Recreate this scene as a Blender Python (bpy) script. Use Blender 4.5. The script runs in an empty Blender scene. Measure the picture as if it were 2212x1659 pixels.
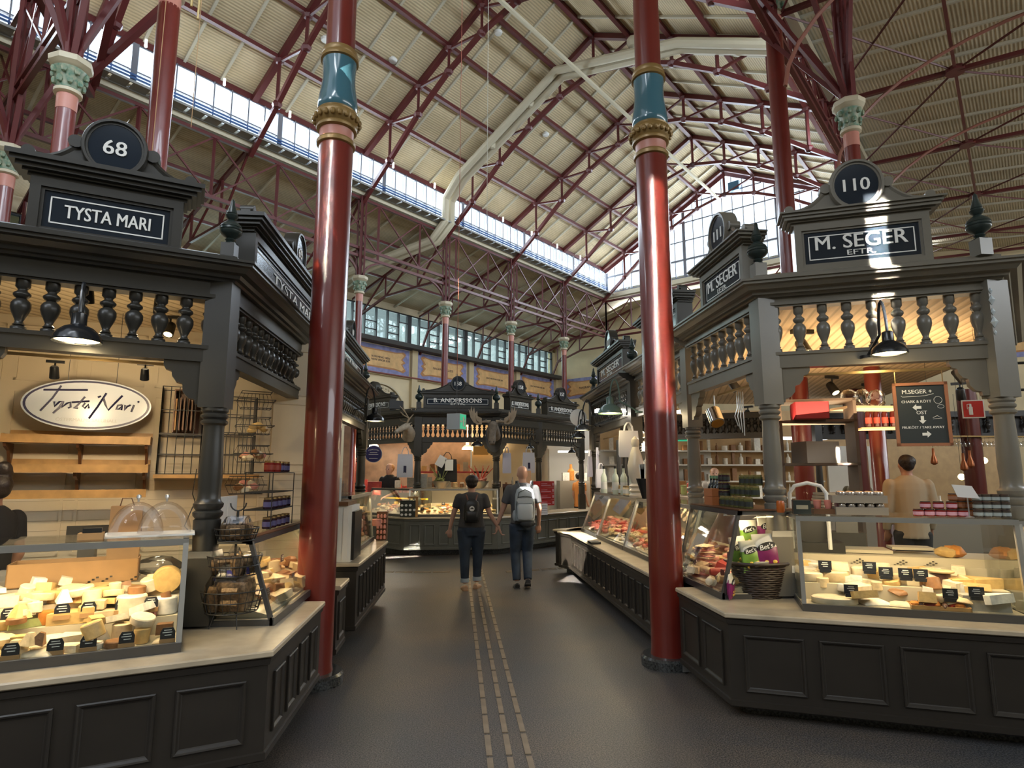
import bpy, math, random
import numpy as np
from mathutils import Vector, Matrix
rnd = random.Random(7)
SC = bpy.context.scene
COL = SC.collection
R = math.radians

# ------------------------------------------------------------------ camera
FOC, YAW, PITCH, CAMH = 1325.0, R(5.05), R(8.45), 1.65
IW, IH = 2212, 1659
camd = bpy.data.cameras.new('camera'); cam = bpy.data.objects.new('camera', camd); COL.objects.link(cam)
camd.sensor_fit = 'HORIZONTAL'; camd.sensor_width = 36.0; camd.lens = 36.0 * FOC / IW
camd.clip_start = 0.05; camd.clip_end = 300
cam.location = (0, 0, CAMH); cam.rotation_euler = (R(90) + PITCH, 0, -YAW)
SC.camera = cam

# ------------------------------------------------------------------ view, world
SC.view_settings.view_transform = 'Standard'; SC.view_settings.look = 'None'
SC.view_settings.gamma = 1; SC.view_settings.use_curve_mapping = False
SC.view_settings.exposure = 0.0
SC.cycles.use_denoising = True
SC.cycles.max_bounces = 8; SC.cycles.diffuse_bounces = 3; SC.cycles.glossy_bounces = 3
SC.cycles.transmission_bounces = 4; SC.cycles.transparent_max_bounces = 16
SC.cycles.sample_clamp_indirect = 6; SC.cycles.caustics_reflective = False; SC.cycles.caustics_refractive = False
SC.cycles.use_adaptive_sampling = True; SC.cycles.adaptive_threshold = 0.03
W = bpy.data.worlds.new('world'); SC.world = W; W.use_nodes = True
bg = W.node_tree.nodes['Background']
bg.inputs[0].default_value = (0.82, 0.90, 1.0, 1); bg.inputs[1].default_value = 1.6

# nave frame: u runs along the nave, v across it
NA = R(44.5)
NU = np.array([math.sin(NA), math.cos(NA), 0.]); NV = np.array([-math.cos(NA), math.sin(NA), 0.])
def UV(u, v, z): return NU * u + NV * v + np.array([0, 0, float(z)])

def light(kind, name, loc, energy, color=(1, 1, 1), size=0.1, size_y=None, target=None, spot=None, blend=.6):
    d = bpy.data.lights.new(name, kind); d.energy = energy; d.color = color
    if kind == 'AREA':
        d.shape = 'RECTANGLE'; d.size = size; d.size_y = size_y or size
    elif kind == 'SUN': d.angle = size
    else: d.shadow_soft_size = size
    if spot: d.spot_size = R(spot); d.spot_blend = blend
    o = bpy.data.objects.new(name, d); COL.objects.link(o); o.location = loc
    if target is not None:
        q = (Vector(target) - Vector(loc)).to_track_quat('-Z', 'Y'); o.rotation_euler = q.to_euler()
    return o
# daylight outside the roof windows (north light band, south light band, gable)
DAY = (0.86, 0.93, 1.0)
def daylight(name, c, tgt, sx, sy, e):
    o = light('AREA', name, c, e, DAY, sx, sy, None)
    z = (Vector(c) - Vector(tgt)).normalized(); x = Vector((0, 0, 1)).cross(z).normalized(); y = z.cross(x)
    o.rotation_euler = Matrix((x, y, z)).transposed().to_euler(); return o
daylight('daylight_north', UV(10.5, 14.0, 10.15), UV(10.5, 8, 10.3), 29, 1.7, 3900)
daylight('daylight_south', UV(8.5, 1.4, 10.15), UV(8.5, 8, 10.3), 28, 1.7, 4200)
daylight('daylight_gable', UV(23.4, 7.7, 11.2), UV(15, 7.7, 8.5), 12.5, 4.6, 3000)
daylight('daylight_wall_windows', UV(16, 18.8, 7.1), UV(16, 12, 8.3), 22, 1.4, 1700)
# unseen area lamp added overhead behind the viewer as soft fill
daylight('overhead_fill', (1.5, -3.6, 11.8), (1.5, 5.0, 2.0), 6, 6, 400)

daylight('aisle_fill_south', UV(12, -10.6, 6.2), UV(12, 0, 9.6), 22, 1.8, 1300)  # unseen lamp added to brighten the right aisle ceiling
daylight('stall_fill_west', (-7.5, -5.0, 8.2), (2.6, 5.0, 2.6), 2.2, 2.2, 300)  # unseen lamp added high on the left to brighten the right stall
# ------------------------------------------------------------------ materials
MATS = {}
def mat(name, col, rough=.5, metal=0, noise=0, nscale=6, bump=0, bscale=40, emit=None, es=1, spec=.5, alpha=None, coat=0, dark=None):
    if name in MATS: return MATS[name]
    m = bpy.data.materials.new(name); m.use_nodes = True; nt = m.node_tree; b = nt.nodes['Principled BSDF']
    b.inputs['Base Color'].default_value = (*col, 1); b.inputs['Roughness'].default_value = rough
    b.inputs['Metallic'].default_value = metal; b.inputs['Specular IOR Level'].default_value = spec
    b.inputs['Coat Weight'].default_value = coat
    if noise or bump:
        tc = nt.nodes.new('ShaderNodeTexCoord')
    if noise:
        n = nt.nodes.new('ShaderNodeTexNoise'); n.inputs['Scale'].default_value = nscale; n.inputs['Detail'].default_value = 5
        nt.links.new(tc.outputs['Object'], n.inputs['Vector'])
        r = nt.nodes.new('ShaderNodeValToRGB'); r.color_ramp.elements[0].position = .3; r.color_ramp.elements[1].position = .7
        c2 = dark if dark else tuple(c * (1 - noise) for c in col)
        r.color_ramp.elements[0].color = (*c2, 1); r.color_ramp.elements[1].color = (*[min(1, c * (1 + noise * .35)) for c in col], 1)
        nt.links.new(n.outputs['Fac'], r.inputs['Fac']); nt.links.new(r.outputs['Color'], b.inputs['Base Color'])
    if bump:
        n2 = nt.nodes.new('ShaderNodeTexNoise'); n2.inputs['Scale'].default_value = bscale; n2.inputs['Detail'].default_value = 3
        nt.links.new(tc.outputs['Object'], n2.inputs['Vector'])
        bp = nt.nodes.new('ShaderNodeBump'); bp.inputs['Strength'].default_value = bump; bp.inputs['Distance'].default_value = .01
        nt.links.new(n2.outputs['Fac'], bp.inputs['Height']); nt.links.new(bp.outputs['Normal'], b.inputs['Normal'])
    if emit: b.inputs['Emission Color'].default_value = (*emit, 1); b.inputs['Emission Strength'].default_value = es
    MATS[name] = m; return m
def glassmat(name, tint=(.97, .99, .98), refl=1.0, rough=.02):
    m = bpy.data.materials.new(name); m.use_nodes = True; nt = m.node_tree; nt.nodes.clear()
    o = nt.nodes.new('ShaderNodeOutputMaterial'); mx = nt.nodes.new('ShaderNodeMixShader')
    t = nt.nodes.new('ShaderNodeBsdfTransparent'); t.inputs[0].default_value = (*tint, 1)
    g = nt.nodes.new('ShaderNodeBsdfGlossy'); g.inputs['Roughness'].default_value = rough
    f = nt.nodes.new('ShaderNodeFresnel'); f.inputs[0].default_value = 1.5
    mu = nt.nodes.new('ShaderNodeMath'); mu.operation = 'MULTIPLY'; mu.inputs[1].default_value = refl
    nt.links.new(f.outputs[0], mu.inputs[0]); nt.links.new(mu.outputs[0], mx.inputs[0])
    nt.links.new(t.outputs[0], mx.inputs[1]); nt.links.new(g.outputs[0], mx.inputs[2]); nt.links.new(mx.outputs[0], o.inputs[0])
    MATS[name] = m; return m
def nodes_of(m): return m.node_tree, m.node_tree.nodes['Principled BSDF']
def stripes(name, c1, c2, scale, ang, rough=.6, bump=.3, sharp=(.42, .58), zdir=False, noise=.15):
    """boards / planks / corrugation: bands across one horizontal direction (or up z)"""
    m = mat(name, c1, rough); nt, b = nodes_of(m)
    tc = nt.nodes.new('ShaderNodeTexCoord'); mp = nt.nodes.new('ShaderNodeMapping'); mp.inputs['Rotation'].default_value = (0, 0, ang)
    wv = nt.nodes.new('ShaderNodeTexWave'); wv.wave_type = 'BANDS'; wv.bands_direction = 'Z' if zdir else 'X'; wv.inputs['Scale'].default_value = scale
    wv.inputs['Distortion'].default_value = 0
    nt.links.new(tc.outputs['Object'], mp.inputs[0]); nt.links.new(mp.outputs[0], wv.inputs[0])
    r = nt.nodes.new('ShaderNodeValToRGB'); r.color_ramp.elements[0].position = sharp[0]; r.color_ramp.elements[1].position = sharp[1]
    r.color_ramp.elements[0].color = (*c2, 1); r.color_ramp.elements[1].color = (*c1, 1)
    nt.links.new(wv.outputs['Fac'], r.inputs[0])
    n = nt.nodes.new('ShaderNodeTexNoise'); n.inputs['Scale'].default_value = 1.3; n.inputs['Detail'].default_value = 6
    nt.links.new(tc.outputs['Object'], n.inputs['Vector'])
    r2 = nt.nodes.new('ShaderNodeValToRGB'); r2.color_ramp.elements[0].position = .3; r2.color_ramp.elements[1].position = .7
    r2.color_ramp.elements[0].color = (1 - noise * 1.6, 1 - noise * 1.7, 1 - noise * 2, 1); r2.color_ramp.elements[1].color = (1, 1, 1, 1)
    nt.links.new(n.outputs['Fac'], r2.inputs[0])
    mx = nt.nodes.new('ShaderNodeMix'); mx.data_type = 'RGBA'; mx.blend_type = 'MULTIPLY'; mx.inputs[0].default_value = 1
    nt.links.new(r.outputs[0], mx.inputs[6]); nt.links.new(r2.outputs[0], mx.inputs[7]); nt.links.new(mx.outputs[2], b.inputs['Base Color'])
    bp = nt.nodes.new('ShaderNodeBump'); bp.inputs['Strength'].default_value = bump; bp.inputs['Distance'].default_value = .01
    nt.links.new(wv.outputs['Fac'], bp.inputs['Height']); nt.links.new(bp.outputs['Normal'], b.inputs['Normal'])
    return m
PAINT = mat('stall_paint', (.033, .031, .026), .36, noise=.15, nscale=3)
PAINT_LIT = mat('stall_paint_lit', (.17, .157, .128), .30, noise=.12, nscale=3)  # stall paint lightened: sunlight on the right stall put into the colour
PANELP = mat('counter_paint', (.027, .022, .017), .42, noise=.2, nscale=4)
RED = mat('column_red', (.15, .018, .012), .30, noise=.12, nscale=4, coat=.3)
TRED = mat('iron_red', (.105, .018, .018), .42)
GOLD = mat('ochre_gold', (.25, .155, .05), .35, metal=.25)
TEAL = mat('drum_blue', (.045, .13, .17), .18, coat=.4)
PINK = mat('column_pink', (.48, .20, .15), .4)
CAPC = mat('capital_cream', (.52, .46, .33), .5)
CAPG = mat('capital_green', (.05, .15, .10), .4, noise=.3, nscale=18, dark=(.30, .30, .20))
CREAM = mat('cream_paint', (.56, .50, .36), .6)
WALLC = mat('wall_cream', (.76, .63, .40), .7, noise=.12, nscale=1.5)
MARBLE = mat('pale_marble', (.54, .45, .32), .22, noise=.22, nscale=5)
GRANITE = mat('dark_granite', (.06, .064, .064), .2, noise=.9, nscale=70, dark=(.008, .008, .008))
NAVY = mat('sign_navy', (.010, .018, .030), .14)
WHITE = mat('white_paint', (.80, .80, .76), .5)
STEEL = mat('brushed_steel', (.58, .60, .60), .30, metal=.85)
DSTEEL = mat('dark_steel', (.10, .10, .10), .4, metal=.6)
BLACK = mat('black_plastic', (.012, .012, .012), .4)
BRASS = mat('brass', (.36, .24, .10), .35, metal=.8)
WOOD = mat('warm_wood', (.46, .26, .09), .45, noise=.3, nscale=9)
DWOOD = mat('brown_wood', (.14, .06, .025), .45, noise=.3, nscale=9)
KRAFT = mat('kraft_card', (.42, .24, .10), .7, noise=.1, nscale=12)
TRAY = mat('tray_cream', (.55, .49, .36), .4)
GLASS = glassmat('case_glass', refl=.55)
ROOFGL = glassmat('roof_glass', (.93, .97, 1.0), .35)
WINGL = glassmat('wall_window_glass', (.48, .54, .52), .5)
CLEARP = glassmat('clear_plastic', (.86, .87, .88), .9, .08)
BULB = mat('lamp_warm', (1, .9, .6), .5, emit=(1, .80, .38), es=7)
TUBEL = mat('lamp_cool', (1, 1, 1), .5, emit=(1, .96, .86), es=5)
LEDW = mat('led_warm', (1, 1, 1), .5, emit=(1, .84, .55), es=4)

# ------------------------------------------------------------------ mesh builder
OFF = {}
def V3(p): return np.array(p, float)
class MB:
    def __init__(s): s.v = []; s.f = []; s.m = []
    def add(s, vs, fs, mi=0):
        k = len(s.v); s.v += [tuple(float(c) for c in p) for p in vs]; s.f += [tuple(i + k for i in f) for f in fs]; s.m += [mi] * len(fs); return s
    def hexa(s, p, mi=0):   # 8 points, bottom 4 then top 4, same order
        return s.add(p, [(0, 3, 2, 1), (4, 5, 6, 7), (0, 1, 5, 4), (1, 2, 6, 5), (2, 3, 7, 6), (3, 0, 4, 7)], mi)
    def box(s, x0, x1, y0, y1, z0, z1, mi=0, T=None):
        p = [(x0, y0, z0), (x1, y0, z0), (x1, y1, z0), (x0, y1, z0), (x0, y0, z1), (x1, y0, z1), (x1, y1, z1), (x0, y1, z1)]
        if T: p = [T(*q) for q in p]
        return s.hexa(p, mi)
    def loft(s, rings, mi=0, closed=True, caps=True):
        n = len(rings[0]); vs = [p for r in rings for p in r]; fs = []
        for k in range(len(rings) - 1):
            for i in range(n if closed else n - 1):
                j = (i + 1) % n; fs.append((k * n + i, k * n + j, (k + 1) * n + j, (k + 1) * n + i))
        if caps: fs += [tuple(range(n - 1, -1, -1)), tuple((len(rings) - 1) * n + i for i in range(n))]
        return s.add(vs, fs, mi)
    def lathe(s, prof, c=(0, 0, 0), n=20, mi=0, T=None, sx=1, sy=1):
        rings = []
        for r, z in prof:
            r = max(r, 1e-4)
            q = [(c[0] + sx * r * math.cos(2 * math.pi * i / n), c[1] + sy * r * math.sin(2 * math.pi * i / n), c[2] + z) for i in range(n)]
            rings.append([T(*p) for p in q] if T else q)
        return s.loft(rings, mi)
    def tube(s, pts, r, n=6, mi=0, rot=0, closed=False):
        pts = [V3(p) for p in pts]; N = len(pts); rings = []
        rs = r if isinstance(r, (list, tuple)) else [r] * N
        up = None
        for i, p in enumerate(pts):
            if closed: d = pts[(i + 1) % N] - pts[i - 1]
            else: d = pts[min(i + 1, N - 1)] - pts[max(i - 1, 0)]
            L = np.linalg.norm(d)
            if L < 1e-9: d = np.array([0, 0, 1.])
            else: d = d / L
            if up is None:
                up = np.array([0, 0, 1.]) if abs(d[2]) < .95 else np.array([1., 0, 0])
            a = np.cross(d, up); la = np.linalg.norm(a)
            if la < 1e-4: up = np.array([1., .3, 0]); a = np.cross(d, up); la = np.linalg.norm(a)
            a /= la; b = np.cross(a, d); up = b if la > .2 else up
            rings.append([p + rs[i] * (a * math.cos(2 * math.pi * k / n + rot) + b * math.sin(2 * math.pi * k / n + rot)) for k in range(n)])
        if closed: rings.append(rings[0]); return s.loft(rings, mi, caps=False)
        return s.loft(rings, mi)
    def bar(s, a, b, w, h=None, mi=0):   # square bar
        return s.tube([a, b], (w if h is None else (w + h) / 2) * .707, 4, mi, math.pi / 4)
    def ball(s, c, r, n=10, mi=0, sc=(1, 1, 1), T=None, jit=0):
        rings = []; m = max(4, n // 2 + 1)
        for k in range(m + 1):
            a = math.pi * k / m; rr = max(math.sin(a), 1e-3)
            ring = []
            for i in range(n):
                t = 2 * math.pi * i / n; j = 1 + (rnd.uniform(-jit, jit) if jit else 0)
                q = (c[0] + r * sc[0] * rr * math.cos(t) * j, c[1] + r * sc[1] * rr * math.sin(t) * j, c[2] - r * sc[2] * math.cos(a) * j)
                ring.append(T(*q) if T else q)
            rings.append(ring)
        return s.loft(rings, mi)
    def prism(s, poly, f0, f1, mi=0):   # poly of 2d points, f0/f1 map them to 3d
        n = len(poly); a = [f0(*p) for p in poly]; b = [f1(*p) for p in poly]
        return s.add(list(a) + list(b), [tuple(range(n))[::-1], tuple(range(n, 2 * n))] + [(i, (i + 1) % n, n + (i + 1) % n, n + i) for i in range(n)], mi)
    def sweep(s, path, prof, side=1, mi=0, cap=True):
        """profile [(offset outwards, z)] swept round a plan polyline with mitres; side=1: outwards is right of travel"""
        P = [np.array(p[:2], float) for p in path]; N = len(P); rings = []
        for i in range(N):
            d0 = P[i] - P[i - 1] if i > 0 else P[1] - P[0]; d1 = P[i + 1] - P[i] if i < N - 1 else P[-1] - P[-2]
            d0 = d0 / np.linalg.norm(d0); d1 = d1 / np.linalg.norm(d1)
            n0 = np.array([d0[1], -d0[0]]) * side; n1 = np.array([d1[1], -d1[0]]) * side
            m = n0 + n1; m = m / np.dot(m, m) * 2 if np.dot(m, m) > 1e-6 else n0
            rings.append([(P[i][0] + m[0] * o, P[i][1] + m[1] * o, z) for o, z in prof])
        return s.loft(rings, mi, caps=cap)
    def build(s, name, mats, parent=None, origin=None, smooth=True, ang=35):
        if not isinstance(mats, (list, tuple)): mats = [mats]
        if parent is not None: off = OFF.get(parent, np.zeros(3))
        elif origin is None:
            a = np.array(s.v); off = np.array([(a[:, 0].min() + a[:, 0].max()) / 2, (a[:, 1].min() + a[:, 1].max()) / 2, a[:, 2].min()])
        else: off = V3(origin)
        me = bpy.data.meshes.new(name); me.from_pydata([(p[0] - off[0], p[1] - off[1], p[2] - off[2]) for p in s.v], [], s.f)
        for m in mats: me.materials.append(m)
        if len(mats) > 1: me.polygons.foreach_set('material_index', s.m)
        if smooth:
            me.polygons.foreach_set('use_smooth', [True] * len(me.polygons)); me.set_sharp_from_angle(angle=R(ang))
        me.update()
        o = bpy.data.objects.new(name, me); COL.objects.link(o)
        if parent is not None: o.parent = parent
        else: o.location = off
        OFF[o] = off
        return o
def tag(o, label=None, cat=None, group=None, kind=None):
    if label: o['label'] = label
    if cat: o['category'] = cat
    if group: o['group'] = group
    if kind: o['kind'] = kind
    return o
def thing(name, label, cat, loc=(0, 0, 0), rz=0, group=None, local=False):
    """an Empty at the base; local=True: its parts are written in its own coordinates"""
    o = bpy.data.objects.new(name, None); COL.objects.link(o); o.location = [float(c) for c in loc]; o.rotation_euler = (0, 0, rz)
    o.empty_display_size = .1
    OFF[o] = np.zeros(3) if local else V3(loc)
    return tag(o, label, cat, group)
def copy_tree(o, parent=None):
    c = o.copy(); COL.objects.link(c); c.parent = parent
    for ch in list(KIDS(o)): copy_tree(ch, c)
    return c
def KIDS(o): return o.children
def dup(o, loc, rz=0, label=None, group=None, scale=None, rot=None):
    c = copy_tree(o); c.location = [float(q) for q in loc]; c.rotation_euler = rot if rot else (0, 0, rz)
    if scale is not None: c.scale = (scale,) * 3 if not isinstance(scale, (tuple, list)) else scale
    if label: c['label'] = label
    if group: c['group'] = group
    return c
def struct(o): o['kind'] = 'structure'; return o

class Fr:
    """a wall or stall face in plan: s along it, d inwards, z up"""
    def __init__(f, o, s, n):
        f.o = np.array([o[0], o[1], 0.]); f.s = np.array([s[0], s[1], 0.]); f.n = np.array([n[0], n[1], 0.])
    def __call__(f, s, d, z): return f.o + f.s * s + f.n * d + np.array([0, 0, float(z)])
    def xy(f, s, d): p = f(s, d, 0); return (p[0], p[1])
    def rz(f, k=1): return math.atan2(f.s[1] * k, f.s[0] * k)
_k, _c = .3827, .9239
LF = Fr((-1.02, 3.66), (-_c, -_k), (-_k, _c)); LS = Fr((-1.02, 3.66), (0, 1), (-1, 0))
RF = Fr((1.9, 4.34), (_c, -_k), (_k, _c)); RS = Fr((1.9, 4.34), (0, 1), (1, 0))
BF = Fr((-1.07, 13.1), (1, 0), (0, 1))                      # stall at the end of the passage, middle face
h_ = math.sqrt(.5)
BR = Fr((.86, 13.1), (h_, h_), (-h_, h_)); BL = Fr((-1.07, 13.1), (-h_, h_), (h_, h_))
NAV = Fr((0, 0), (NU[0], NU[1]), (NV[0], NV[1]))            # s = u, d = v

# ------------------------------------------------------------------ text
TXT = {}
def prepare_text(items):
    obs = []
    for t, bold in items:
        cu = bpy.data.curves.new('t', 'FONT'); cu.body = t; cu.size = 1; cu.align_x = 'CENTER'; cu.align_y = 'CENTER'; cu.resolution_u = 3
        cu.offset = bold; cu.extrude = .02
        o = bpy.data.objects.new('t', cu); COL.objects.link(o); obs.append((t, o))
    dg = bpy.context.evaluated_depsgraph_get()
    for t, o in obs:
        me = bpy.data.meshes.new_from_object(o.evaluated_get(dg))
        vs = [tuple(v.co) for v in me.vertices]; fs = [tuple(p.vertices) for p in me.polygons]
        xs = [v[0] for v in vs]; ys = [v[1] for v in vs]; cx = (min(xs) + max(xs)) / 2; cy = (min(ys) + max(ys)) / 2
        TXT[t] = ([((x - cx), (y - cy), z) for x, y, z in vs], fs, max(xs) - min(xs), max(ys) - min(ys))
        bpy.data.meshes.remove(me)
    for t, o in obs:
        cu = o.data; bpy.data.objects.remove(o); bpy.data.curves.remove(cu)
def put_text(mb, t, T, width=None, height=None, depth=.006, mi=0, bold=.014):
    """T(x, y, z): x right, y up, z towards the reader"""
    vs, fs, w, h = TXT[t]
    kx = (width / w) if width else None; ky = (height / h) if height else kx
    kx = kx if kx else ky
    for q in ((-bold, 0, bold) if bold else (0,)): mb.add([T(x * kx + q * ky, y * ky, z / .02 * depth / 2 + q * .0002 * (0 if not bold else 1)) for x, y, z in vs], fs, mi)
prepare_text([('TYSTA MARI', 0), ('68', 0), ('69', 0), ('M. SEGER', 0), ('EFTR.', 0), ('110', 0), ('111', 0), ('B. ANDERSSONS', 0),
              ('158', 0), ('157', 0), ('143', 0), ('\u00d6STERMALMS SALUHALL', 0), ("Bet's", 0), ('M.SEGER +', 0), ('CHARK & K\u00d6TT', 0),
              ('OST', 0), ('FRUK\u00d6ST / TAKE AWAY', 0), ('BON MENG NIEN\nNON VINCIR SUR', 0), ('NAGRAM BE GUSTI', 0), ('DIAT MOTION FOR 100', 0), ('CHARCUTERI', 0)])
# ================================================================== the hall
EAVE, SILL, RIDGE, VL, VR, UG = 10.45, 9.3, 13.25, 13.1, 2.3, 22.24
VM = (VL + VR) / 2
BAYS = [0.05 + 3.17 * k for k in range(-2, 8)]                    # truss positions along the nave
def roofz(v): return RIDGE - (RIDGE - EAVE) * abs(v - VM) / (VL - VM)
CEIL = stripes('roof_boards', (.82, .68, .44), (.62, .51, .33), 5.5, -NA + math.pi / 2, .75, .5, (.2, .6))
AISLE = stripes('aisle_boards', (.70, .60, .42), (.52, .44, .30), 5.5, -NA + math.pi / 2, .8, .4, (.2, .6))
# floor
fm = mat('floor_stone', (.05, .05, .05), .42); nt, b = nodes_of(fm)
tc = nt.nodes.new('ShaderNodeTexCoord')
n1 = nt.nodes.new('ShaderNodeTexNoise'); n1.inputs['Scale'].default_value = 110; n1.inputs['Detail'].default_value = 2
n2 = nt.nodes.new('ShaderNodeTexNoise'); n2.inputs['Scale'].default_value = .7; n2.inputs['Detail'].default_value = 4
r1 = nt.nodes.new('ShaderNodeValToRGB'); r1.color_ramp.elements[0].position = .38; r1.color_ramp.elements[0].color = (.030, .032, .036, 1); r1.color_ramp.elements[1].position = .68; r1.color_ramp.elements[1].color = (.19, .18, .17, 1)
r2 = nt.nodes.new('ShaderNodeValToRGB'); r2.color_ramp.elements[0].position = .4; r2.color_ramp.elements[0].color = (.72, .76, .82, 1); r2.color_ramp.elements[1].position = .62; r2.color_ramp.elements[1].color = (1.15, 1.0, .86, 1)
mx = nt.nodes.new('ShaderNodeMix'); mx.data_type = 'RGBA'; mx.blend_type = 'MULTIPLY'; mx.inputs[0].default_value = 1
nt.links.new(tc.outputs['Object'], n1.inputs[0]); nt.links.new(tc.outputs['Object'], n2.inputs[0])
nt.links.new(n1.outputs['Fac'], r1.inputs[0]); nt.links.new(n2.outputs['Fac'], r2.inputs[0])
nt.links.new(r1.outputs[0], mx.inputs[6]); nt.links.new(r2.outputs[0], mx.inputs[7]); nt.links.new(mx.outputs[2], b.inputs['Base Color'])
struct(MB().box(-22, 26, -9, 30, -.12, 0).build('floor', fm, origin=(0, 0, 0)))
# roof of the nave: two boarded slopes
def slab(name, m, u0, u1, v0, z0, v1, z1, t=.12):
    p = [UV(u0, v0, z0), UV(u1, v0, z0), UV(u1, v1, z1), UV(u0, v1, z1)]
    return struct(MB().hexa(p + [q + np.array([0, 0, t]) for q in p]).build(name, m, origin=(0, 0, 0)))
slab('ceiling_nave_north', CEIL, -2.5, UG + .3, VM, RIDGE, VL + .1, roofz(VL + .1))
slab('ceiling_nave_south', CEIL, -2.5, UG + .3, VR - .1, roofz(VR - .1), VM, RIDGE)
slab('ceiling_aisle_north', AISLE, 4.2, 25.4, VL + .05, SILL + .05, 18.2, 7.95)
slab('ceiling_aisle_west', AISLE, -9, 4.2, VL - .1, SILL + .05, 22, 8.2)
slab('ceiling_aisle_south', AISLE, -1, 25.4, -11, 7.6, VR - .05, SILL + .1)
slab('ceiling_end', AISLE, UG + .1, 25.4, 0, 9.35, VL + .05, 9.35)
# walls below the roof windows
def wallbox(name, m, u0, u1, v0, v1, z0, z1):
    return struct(MB().box(u0, u1, v0, v1, z0, z1, T=UV).build(name, m, origin=(0, 0, 0)))
wallbox('trim_sill_north', CREAM, -2.5, UG, VL - .08, VL + .12, SILL - .18, SILL)
wallbox('trim_sill_south', CREAM, -2.5, UG, VR - .12, VR + .08, SILL - .18, SILL)
wallbox('trim_sill_gable', CREAM, UG - .08, UG + .12, VR, VL, SILL - .18, SILL)
wallbox('trim_eave_north', TRED, -2.5, UG, VL - .05, VL + .08, EAVE - .14, EAVE)
wallbox('trim_eave_south', TRED, -2.5, UG, VR - .08, VR + .05, EAVE - .14, EAVE)
wallbox('wall_north', WALLC, -9, 25.2, 17.8, 18.1, 0, 6.55)
wallbox('wall_north_top', AISLE, -9, 25.2, 17.8, 18.1, 7.8, 8.2)
wallbox('wall_north_end', WALLC, 24.9, 25.2, 17.8, 18.1, 6.4, 9.3)
wallbox('wall_east', WALLC, 25.1, 25.4, -12, 18.1, 0, 9.4)
wallbox('wall_south', WALLC, -1, 25.2, -11.3, -11, 0, 8)
wallbox('wall_west', WALLC, -9.3, -9, 10, 18.1, 0, 9)
# ---- roof windows: glazing bars, panes
GLAZ = mat('glazing_bar', (.16, .17, .20), .5); BLUEP = mat('blue_rail', (.05, .12, .30), .4)
def band(name, v, u0, u1, z0, z1, out):
    g = MB().box(u0, u1, v - .01, v + .01, z0, z1, T=UV)
    w = struct(g.build(name, ROOFGL, origin=(0, 0, 0)))
    f = MB(); k = 0
    u = u0
    while u <= u1 + .01:
        big = k % 8 == 0; t = .06 if big else .014
        f.box(u - t, u + t, v - .05, v + .05, z0, z1, T=UV); u += 3.17 / 8; k += 1
    for z in (z0 + .02, z0 + .42, z1 - .03): f.box(u0, u1, v - .03, v + .03, z - .014, z + .014, T=UV)
    f.build('glazing_bars', GLAZ, w)
    p = MB()
    for z in (z0 + .22, z0 + .29): p.tube([UV(u0, v + out * .1, z), UV(u1, v + out * .1, z)], .022, 6)
    p.build('rail', BLUEP, w)
    return w
band('window_1', VL, -2.46, UG, SILL, EAVE - .13, -1)
band('window_2', VR, -2.46, UG, SILL, EAVE - .13, 1)
# service walkway under the north roof windows
wk = MB()
for k in range(62):
    u = 0.2 + k * .36; wk.box(u, u + .30, VL - .42, VL - .12, SILL - .06, SILL - .04, T=UV)
for v in (VL - .42, VL - .12): wk.box(0, UG, v - .015, v + .015, SILL - .08, SILL - .03, T=UV)
tag(wk.build('service_walkway', mat('grating', (.26, .26, .24), .6, .1)), 'grey metal grating walkway running along the sill of the long roof window', 'walkway')
# gable window
gz = lambda v: roofz(v) - .28
g = MB(); vs = [VR + .1, VM, VL - .1]
poly = [(VR + .1, SILL), (VL - .1, SILL), (VL - .1, gz(VL - .1)), (VM, gz(VM)), (VR + .1, gz(VR + .1))]
g.prism(poly, lambda v, z: UV(UG, v, z), lambda v, z: UV(UG + .02, v, z))
gw = struct(g.build('window_3', ROOFGL, origin=(0, 0, 0)))
f = MB()
n = 27
for k in range(n + 1):
    v = VR + .1 + (VL - VR - .2) * k / n; t = .06 if k % 9 == 0 else .013
    f.box(v - t, v + t, -.04, .04, SILL, gz(v), T=lambda a, b_, z: UV(UG + b_, a, z))
for z in (SILL + .04, SILL + .75, SILL + 1.5, SILL + 2.25, SILL + 3):
    hv = (VM - VR - .1) if z < gz(VR + .1) else (gz(VM) - z) / (RIDGE - EAVE) * (VL - VM)
    if hv > .2: f.box(VM - hv, VM + hv, -.04, .04, z - .02 - .03 * (abs(z - SILL - .75) < .1), z + .02, T=lambda a, b_, zz: UV(UG + b_, a, zz))
f.build('glazing_bars', GLAZ, gw)
f = MB()
for sg in (-1, 1):
    e = VR if sg < 0 else VL
    f.tube([UV(UG - .05, e, EAVE - .12), UV(UG - .05, VM, RIDGE - .15)], .12, 4)
f.build('gable_chord', TRED, gw)
sw = MB()      # roller blind motor housing near the apex
sw.box(VM - .55, VM - .15, -.25, -.1, 12.2, 12.55, T=lambda a, b_, z: UV(UG + b_, a, z))
tag(sw.build('loudspeaker', mat('blue_case', (.05, .16, .30), .5)), 'small blue box loudspeaker at the peak of the gable window', 'loudspeaker')

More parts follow.
